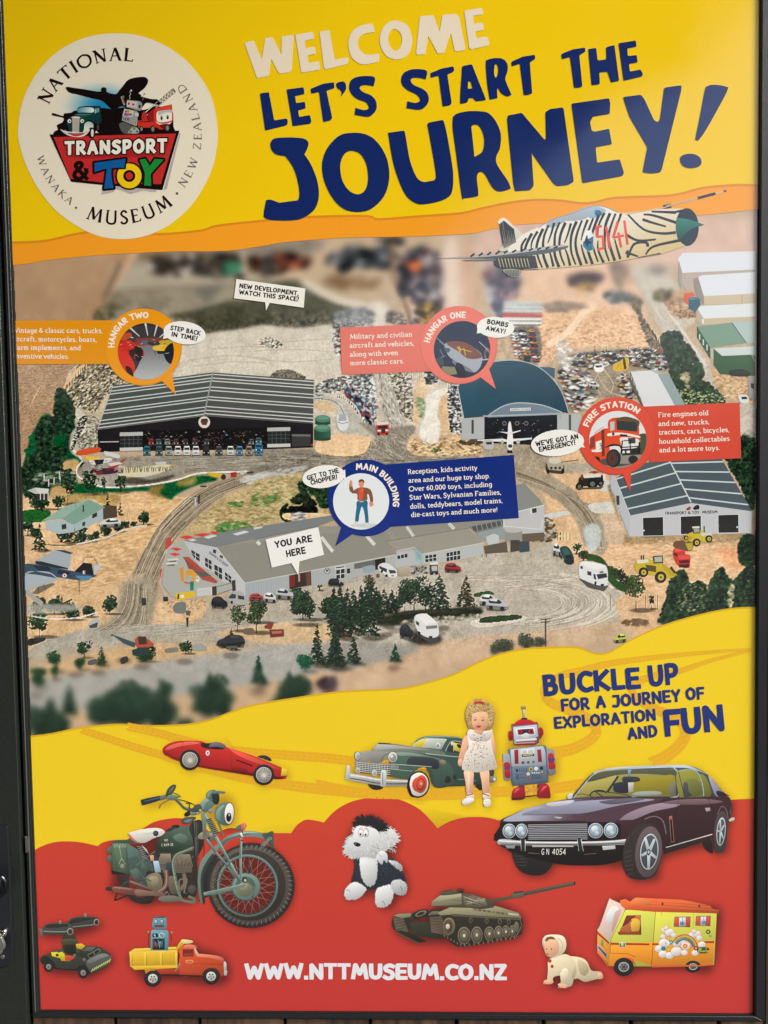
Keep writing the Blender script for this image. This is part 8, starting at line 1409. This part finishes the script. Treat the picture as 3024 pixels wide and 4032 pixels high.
TZ=(130,3550,2.074);g=Art(TZ);KB,KD,KL=(58,62,54),(34,36,34),(110,116,110)
shadow(g,"~70,450 150,400 260,380 540,370 636,430 630,500 440,620 370,590 120,560");shadow(g,"~50,240 130,175 300,170 400,120 540,150 540,190 330,270 80,270")
g.p("~66,450 110,430 240,380 500,360 600,400 636,440 634,490 590,540 470,590 370,570 340,550 180,540 70,500",KB);g.p("~150,420 240,384 350,380 370,420 280,440 190,440",(70,76,72));g.p("360,420 430,362 520,362 560,390 480,440 450,470 350,440",(50,54,50));g.p("400,400 440,366 516,366 480,404",(90,98,92));g.p("444,432 540,378 556,402 462,462",(116,120,100));g.p("452,436 494,412 502,434 466,456",KD);g.p("500,408 538,386 548,402 510,428",KD);g.p("~440,480 560,420 634,440 634,480 600,520 470,580 450,540",(84,90,88));g.p("~450,476 560,424 620,436 560,460 470,500",(120,128,128));g.p("470,555 634,465 632,490 480,580",(50,54,48));[g.p(bar((478+i*18,572-i*10),(492+i*18,545-i*10),8),(206,206,120))for i in range(9)]
g.p("~70,460 110,440 180,500 200,540 350,545 380,520 430,520 470,590 400,560 340,560 180,545 74,500",KD);g.p("150,412 200,408 204,416 240,408 260,424 262,440 340,448 300,484 232,480 226,460 156,442",(206,200,40));g.p("190,424 212,424 210,446 188,444",KD);g.p("~270,436 330,446 336,460 300,480 264,474",(206,74,56));g.p("350,344 400,340 430,360 400,388 362,380",(206,180,40));g.p("~246,380 250,270 330,260 350,300 370,330 350,350 350,420 300,430 260,410",(50,52,40));g.p("~232,330 250,305 340,300 370,320 360,340 260,350",(74,76,60));g.p("262,350 350,350 352,420 300,430 266,414",(36,38,28));[g.e(x,y,12,12,KL)for x,y in((340,436),(420,470))]
g.p("~270,190 330,128 500,120 534,140 540,180 500,196 350,216 300,200",(62,68,64));g.p("~300,180 340,134 490,128 500,140 360,170",(44,48,46));g.line("~300,205 400,196 500,186",8,(130,136,134));g.e(520,166,23,27,(150,148,140));g.e(520,166,16,20,(60,40,36));g.p("418,96 436,90 440,124 424,126",(140,136,124));g.p("~80,230 90,200 140,176 290,176 330,210 330,250 300,262 160,266 80,262",(70,76,72));g.p("~100,200 150,180 270,180 280,200 150,214",(44,48,46));g.line("~90,240 200,244 300,240",9,(140,146,142));g.e(306,242,26,29,(150,148,140));g.e(306,242,18,21,(70,50,44));g.p("212,156 230,150 234,180 218,182",(140,136,124));g.p("44,222 80,220 84,280 52,278 60,240",(110,112,106));g.line("~330,190 390,184 440,180",14,(60,64,60))
for x,y,r in((130,530,42),(412,580,44)):wheel(g,x,y,r*.9,r,(36,34,34),(150,150,146),(80,78,74),-8,8,.55)
g.build('printed_toy_truck',SIGN,LF(7),label='black toy launcher truck with yellow stripes')
g=Art(TZ);YT,YD,ORT=(226,182,48),(180,136,30),(206,82,46)
shadow(g,"~785,400 1190,360 1220,310 1300,320 1340,360 1560,440 1590,600 1520,660 1400,660 1050,620 980,690 910,640 820,550")
g.p("786,410 830,380 1170,366 1184,400 1180,540 830,556 800,530",YD);g.p("786,410 830,382 1172,366 1172,384 838,404 812,422",(240,204,80));g.p("790,420 1180,396 1180,520 800,530",YT);g.p("786,408 1180,392 1180,410 790,426",(246,212,90));[g.p(bar((x,414),(x+4,530),16),(240,200,70))for x in(798,916,1044,1170)];[g.p(bar((x+12,424),(x+14,522),5),YD)for x in(798,916,1044)];g.p("800,524 1182,516 1180,540 830,554",(236,194,60));g.p("~1176,400 1176,368 1215,310 1240,330 1190,390",YT);g.p("~1215,312 1230,306 1300,316 1302,334 1250,342 1222,336",(234,220,160));g.p(bar((1186,392),(1222,330),5),YD)
g.p("~1196,600 1200,440 1190,400 1240,350 1310,350 1334,366 1340,420 1440,430 1540,450 1562,500 1560,590 1520,610 1400,600",ORT);g.p("~1240,352 1310,350 1334,366 1336,380 1240,370",(230,130,110));g.p("1222,386 1312,386 1312,446 1226,446",(110,40,34));g.p("1236,396 1304,392 1306,430 1240,436",(196,190,170))if False else g.p("1234,420 1306,416 1308,444 1230,448",(150,56,44));g.p("1318,372 1360,430 1350,444 1326,420",(214,196,180));g.p("~1340,424 1440,430 1540,450 1556,480 1450,456 1350,448",(232,130,104));g.p("1200,480 1560,500 1560,520 1200,500",(196,72,40));g.p("1200,580 1380,584 1380,606 1200,604",(170,60,36));g.p("~1244,486 1260,474 1300,474 1314,488 1296,502 1256,500",(226,150,110));g.p("~1254,487 1266,480 1296,480 1304,488 1290,496 1262,495",(206,110,70));g.p("~1560,490 1580,500 1580,560 1562,560",(190,196,200));g.p("1562,560 1588,560 1584,600 1560,600",(176,184,190));g.p("908,540 1000,540 1000,590 920,585",(190,140,40));g.p("1000,548 1200,548 1200,590 1040,590",(176,60,40));g.p(bar((1205,500),(1160,568),8),(150,150,146));g.p("1040,590 1400,600 1400,612 1040,604",(60,30,28));g.p("~1390,600 1400,560 1440,540 1500,545 1530,590 1520,610",(110,36,28))
for x,y in((980,626),(1456,608)):wheel(g,x,y,68,66,(36,34,36),(206,206,204),(170,168,164),0,0,.58);[g.e(x+20*math.cos(a),y+20*math.sin(a),7,7,(70,66,66),0,8)for a in[i*1.2566+.3 for i in range(5)]];g.line(ell(x,y,54,52,0,20)+[ell(x,y,54,52,0,20)[0]],2,(66,62,62))
TE_=(92,158,178);g.p("~980,210 984,136 1000,122 1080,124 1088,140 1084,220",TE_);g.p("984,124 1082,118 1086,130 990,134",(60,90,110));[(g.e(x,160,16,18,(50,60,70)),g.e(x,160,11,13,(214,220,214)),g.e(x,161,4,5,(40,40,50)))for x in(1004,1052)];g.p("992,188 1070,188 1070,206 992,206",(90,50,56));g.p("998,194 1064,194 1064,200 998,200",(150,60,60));g.p("960,392 966,236 980,228 1100,232 1106,250 1106,398",TE_);g.p("976,258 1022,258 1022,288 976,288",(40,36,40));g.p("984,266 1000,264 1004,284 996,284",(200,190,170));g.e(1053,272,21,21,(210,214,206));g.e(1053,272,15,15,(90,110,120));g.line("1046,282 1062,262",3,WH);g.p("978,300 1076,300 1076,390 978,390",(34,34,42));[g.p(bar((988+i*12,310+(i%3)*14),(988+i*12,376-(i%2)*12),6),random.choice([(80,150,160),(170,60,60),(60,110,130),(140,190,190)]))for i in range(7)];g.e(1040,334,14,14,(90,150,150));g.line("940,246 950,262 946,300 950,380",5,(60,56,60));g.e(942,246,8,9,(190,130,90));g.line("1108,254 1130,250 1132,320",5,(60,56,60));g.e(1134,250,8,9,(190,150,110))
g.build('printed_toy_tipper',SIGN,LF(7),label='toy tipper truck in yellow and orange carrying a blue robot')
VZ=(2100,3480,1.885);g=Art(VZ);LG_,OG=(208,214,90),(236,152,44)
shadow(g,"~475,340 560,120 760,100 1300,150 1380,200 1330,590 1230,650 1130,620 860,620 740,640 660,680 600,610 480,520")
g.p("1340,600 1130,600 900,610 880,200 1360,216",(206,206,84));g.p("600,216 690,190 900,200 880,610 780,610 560,606 480,520 474,346",LG_)
g.p("~480,330 500,290 560,118 580,116 680,168 650,230 570,410 560,420 478,346",(232,206,196));g.p("~535,270 575,170 630,180 600,290",(232,240,246));g.p("~600,220 640,190 650,200 600,330 580,350",(206,170,160));g.p("474,346 560,430 572,440 568,600 550,612 472,500",(230,156,60));g.p("474,346 560,428 562,446 474,372",(176,60,44));g.p("474,446 544,520 544,552 474,478",(150,160,196));g.p("480,458 540,520 540,540 480,470",(60,60,110));g.p("500,400 520,420 520,470 500,450",(120,160,110));g.p("472,490 556,590 556,612 472,510",(214,110,60))
g.p("572,436 1340,420 1330,590 1320,604 900,612 740,560 700,540 640,560 600,612 560,604",OG);g.p("572,434 860,440 860,454 572,450",(170,60,44));g.p("880,440 960,438 960,452 880,452",(170,60,44));g.p("1230,424 1340,422 1338,438 1230,438",(170,60,44));g.p("880,590 1140,598 1325,580 1322,600 1140,612 880,618",(222,110,50));g.p("~598,606 640,552 700,542 740,560 760,610 720,570 660,564 610,612",(214,96,50))
g.p("690,232 796,230 800,376 632,376",(120,46,34));g.p("~640,340 720,290 760,236 790,236 796,300 760,350 700,366",(196,110,70));g.p("~726,262 780,262 790,300 780,350 730,350",(226,180,70));g.p("~636,350 700,355 780,350 780,372 640,374",(150,70,44));g.line("~645,330 700,300 730,270",9,(200,120,80));g.line("682,190 650,260 574,410 568,512 700,516 756,540",3,(60,60,40));g.p("634,430 684,430 686,464 640,470",(206,210,170));letters(g,'LI',base((640,464),(680,462),26),(60,110,80),2.4);g.e(652,474,16,6,(226,170,150))
g.p("640,120 680,110 740,140 760,100 1100,116 1180,130 1310,160 1328,184 1378,192 1374,218 1100,210 820,200 680,186 650,160",(226,108,60));g.p("~720,150 760,100 860,124 856,168",(238,130,76));g.p("700,150 900,170 1330,196 1374,200 1374,218 900,206 690,188",(206,88,50));g.line("864,128 1300,160",3,(190,84,48));g.line("864,150 1320,182",4,(190,84,48));[g.p(q,(110,40,30))for q in("950,138 964,138 964,158 950,158","1222,154 1236,154 1236,172 1224,172")]
for x0,y0,x1,y1 in((1046,242,1166,320),(1206,236,1316,312)):g.p([(x0,y0),(x1,y0-2),(x1-4,y1),(x0-6,y1-4)],(90,100,120),6);g.p([(x0+5,y0+5),(x1-5,y0+3),(x1-8,y1-5),(x0,y1-9)],(206,84,50));g.p([(x0+36,y0+6),(x1-36,y0+4),(x1-38,y1-6),(x0+34,y1-8)],(206,220,236));[g.p(bar((x0+46+i*9,y0+34+6*(i%2)),(x0+42+i*9,y1-12),6),(50,90,150))for i in range(4)];g.p(bar(((x0+x1)/2,y0+4),((x0+x1)/2-2,y1-6),3),(90,100,120))
g.line("1190,214 1180,420 1140,600",2,(150,150,50));g.line("905,206 876,600",4,(110,80,40));g.line("950,204 952,232",4,(200,170,60))
for x,y,r in((975,340,26),(1010,360,34),(1040,380,20),(960,390,20),(985,325,18),(970,440,40),(930,480,30),(960,520,32),(1010,530,30),(1060,500,40),(1090,430,40),(1130,460,34),(1180,380,30),(1215,370,28),(1230,400,22),(1190,350,18),(1250,450,28),(1200,510,26),(1120,510,24),(1060,440,30)):g.e(x,y,r+3,r*.85+3,(206,150,90),0,18);g.e(x,y,r,r*.85,(226,226,226),0,18)
for i,c in enumerate(((200,60,60),(230,180,60),(110,160,80),(60,130,150),(90,70,130))):g.line(ell(1120,480,96-i*8,104-i*9,0,14,210,350),8,c)
for x,y,c in((1020,432,(70,150,160)),(1125,458,(226,130,50)),(962,478,(110,150,80)),(1002,484,(206,170,60)),(1206,476,(150,60,90)),(1000,400,(226,150,100)),(1296,354,(60,110,60)),(1312,386,(60,150,140))):
 r=12 if x<1300 else 7
 for i in range(6):a=i*1.047;g.e(x+r*math.cos(a),y+r*math.sin(a),r*.6,r*.6,c,0,9)
 g.e(x,y,r*.5,r*.5,(240,220,120),0,9)
g.e(966,478,15,15,(60,120,160));g.e(1000,438,12,12,WH);g.e(982,438,4,5,DK)
g.p("~1216,504 1222,470 1290,470 1306,488 1290,512 1240,514",(50,80,40));slab_b=[("~1224,504 1232,476 1246,480 1232,490 1248,496 1226,506",4),("~1262,492 1252,498 1256,504 1264,496 1264,504",3),("~1270,504 1270,494 1278,494",3),("~1282,474 1280,504 1290,500 1284,492",3),("1294,492 1294,504",3),("~1298,500 1304,492 1299,492 1299,504 1306,502",2.5)]
for q,w_ in slab_b:g.line(q,w_,(214,220,110))
for x,y,rx,ry in((670,614,74,68),(1184,612,58,44)):wheel(g,x,y,rx,ry,(36,36,38),(120,124,130),(60,60,64),0,0,.5);[g.p(ell(x+rx*.3*math.cos(a),y+ry*.3*math.sin(a),6,6,0,8),(40,40,44))for a in[i*1.047 for i in range(6)]];g.line(ell(x,y,rx*.5,ry*.5,0,20)+[ell(x,y,rx*.5,ry*.5,0,20)[0]],4,(206,210,214))
g.p("1112,600 1240,600 1322,582 1322,602 1230,612 1112,612",(222,110,50));g.build('printed_camper_van',SIGN,LF(7),label='yellow and orange toy camper van with rainbow art')
g=Art(VZ);BW,BS=(226,214,182),(196,182,148)
shadow(g,"~66,420 100,380 180,375 240,400 240,510 340,540 420,600 500,660 500,710 400,725 310,710 270,760 200,770 110,740 80,720 110,580");g.p("~210,540 290,536 360,548 400,580 430,640 500,650 510,690 440,712 380,724 330,700 300,700 230,640",BW);g.p("~330,560 390,590 410,640 380,680 340,650",BS);g.p("~480,656 512,672 514,700 480,702",(236,180,150));g.p("~110,570 150,545 240,520 300,560 320,620 300,700 280,756 230,758 200,736 210,680 150,690 140,720 104,712 108,640",BW);g.p("~200,650 240,620 260,660 240,720 206,720",(236,226,198));g.p("~300,600 320,640 300,700 285,680",BS);g.line("~150,690 190,660 212,640",4,BS);g.p("~74,724 100,708 146,716 140,738 100,742",(240,186,152));g.p("~180,742 210,736 256,750 240,772 200,764",(240,186,152));[g.p(bar((78+i*10,730),(74+i*10,742),5),(240,186,152))for i in range(4)];[g.p(bar((190+i*13,756),(186+i*13,772),6),(240,186,152))for i in range(4)]
g.p("~66,430 76,394 110,376 190,376 230,396 244,440 236,490 200,530 150,545 120,540 170,520 190,470 160,410 100,400 80,440",(236,226,200));g.p("~80,470 80,430 100,396 140,388 176,410 190,460 184,510 140,540 104,534 84,500",(240,190,154));g.p("~86,420 100,394 140,390 160,410 120,408 100,424",(120,80,56));g.p("~66,440 72,400 100,380 96,400 78,430 76,480",(226,214,182));g.line("~180,400 210,430 214,480 190,520",4,BS);g.e(98,482,6,5,(60,40,36));g.e(134,482,6,5,(60,40,36));g.e(104,518,9,6,(200,90,74));g.e(154,500,12,9,(240,160,130));g.e(108,500,4,4,(226,150,120));g.e(122,570,13,14,(196,50,56));g.e(138,610,12,13,(196,50,56));g.line("120,555 240,520",6,(236,228,204))
for i in range(50):x=random.uniform(130,400);y=random.uniform(550,700);g.line(f"{x:.0f},{y:.0f} {x+8:.0f},{y+random.uniform(-8, 8):.0f}",2,random.choice([(240,232,206),(206,194,160)]))if y<560+(x-130)*.5+60 and y>545+(x-130)*.12+10 else None
g.build('printed_baby_doll',SIGN,LF(7),label='crawling baby doll in a cream hooded suit')
VOL=0
# ==== print: colour fields with the soft drop shadows printed on them
TE="13,957 158,951 230,938 303,921 420,910 592,922 701,918 803,906 850,890 1000,873 1211,855 1446,851 1488,864 1650,852 1814,840 1900,820 2020,796 2123,787 2213,791 2292,801 2350,795 2424,779 2641,770 2768,740 2900,729 2995,732"
OE="2995,823 2746,849 2500,866 2119,881 2017,888 1915,908 1844,921 1603,932 1362,936 1120,954 1050,966 894,988 701,990 544,996 351,1008 171,1027 100,1040 13,1044"
te=spline(*parse('~'+TE)[1:],False,3);oe=spline(*parse('~'+OE)[1:],False,3)
def clampx(P):return[(min(max(a,LE(b)),RE(b)),b)for a,b in P]
g=Art();g.p(clampx([(0,-258)]+te+[(3000,-258)]),(246,207,16));g.build('printed_yellow_field',SIGN,LF(2))
g=Art();g.p(clampx(te+oe),(250,164,40));g.build('printed_orange_band',SIGN,LF(3))
def edge_line(P,w,col,lift):
 P=np.array([q for q in P if LE(q[1])+2<q[0]<RE(q[1])-2]);P[0,0]=LE(P[0,1]);P[-1,0]=RE(P[-1,1])
 g=Art();g.p([(a,b-w/2)for a,b in P]+[(a,b+w/2)for a,b in P[::-1]],col);g.build('printed_edge_line',SIGN,lift)
edge_line(te,9,(226,142,34),LF(4))
YE="110,2903 210,2888 316,2866 465,2852 599,2858 740,2852 834,2833 896,2809 990,2778 1147,2751 1350,2723 1553,2714 1654,2696 1786,2656 1908,2597 2009,2565 2090,2553 2171,2549 2272,2549 2343,2573 2394,2570 2440,2545 2495,2514 2616,2461 2768,2418 2880,2397 2975,2391"
RD="~130,3350 160,3334 200,3319 253,3312 319,3316 385,3331* 405,3317 445,3307 500,3306 560,3264 607,3236 659,3224 710,3221 780,3236 840,3290* 870,3271 898,3261 931,3261 970,3275 1077,3279 1147,3280* 1162,3257 1180,3240 1212,3226 1276,3238* 1310,3200 1353,3170 1407,3149 1483,3139 1553,3143 1602,3159 1656,3189 1706,3240 1722,3261* 1770,3234 1824,3219 1885,3216 1933,3221 1990,3240 2100,3290 2500,3290 2700,3200 2800,3165 2874,3149 2975,3144"
ye=spline(*parse('~'+YE)[1:],False,3);rd=spline(*parse(RD)[1:],False,3)
SX0,SY0,SS=100.0,2370.0,6.0;SNX,SNY=482,275
sh=raster([np.asarray(q)+np.array([7,9])for q in SHADOWS],SX0,SY0,SNX,SNY,SS).astype(np.float32)
sh=blur(sh,2,3)
def shade(x,y):
 u=np.clip((x-SX0)/SS,0,SNX-1.001);v=np.clip((y-SY0)/SS,0,SNY-1.001);i=u.astype(int);j=v.astype(int);a=u-i;b=v-j
 return(sh[j,i]*(1-a)+sh[j,i+1]*a)*(1-b)+(sh[j+1,i]*(1-a)+sh[j+1,i+1]*a)*b
def yel(x,y):
 s=shade(x,y)[:,None];return np.array([244,212,30.])*(1-s*np.array([.22,.30,.5]))
def red(x,y):
 s=shade(x,y)[:,None];t=np.clip((y-3150)/850,0,1)[:,None]
 return(np.array([208,68,48.])*(1-t)+np.array([196,54,52.])*t)*(1-s*.5)  # darkens downward: part printed gradient, part lighting falloff put into the ink
def steiner(top,bot,st=9):
 tx=np.array(top);bx=np.array(bot);o=[]
 for x in np.arange(130,2966,st):
  a=np.interp(x,tx[:,0],tx[:,1])+6;b=np.interp(x,bx[:,0],bx[:,1])-6 if len(bot)>2 else bot[0][1]
  for y in np.arange(math.ceil(a/st)*st,b,st):
   if LE(y)+5<x<RE(y)-5:o.append((x,y))
 return[q for q in o if shade(np.array([q[0]]),np.array([q[1]]))[0]>0.004]
g=Art();g.p(clampx(ye+[(3000,3420),(100,3420)]),yel)
g.pts=[q for q in steiner(ye,rd)]
g.build('printed_yellow_field',SIGN,LF(2))
edge_line(ye,7,(222,178,22),LF(3))
g=Art();g.p(clampx(rd+[(3000,3989),(100,3974)]),red);g.pts=steiner(rd,[(0,3968),(0,0)])
g.build('printed_red_field',SIGN,LF(3))
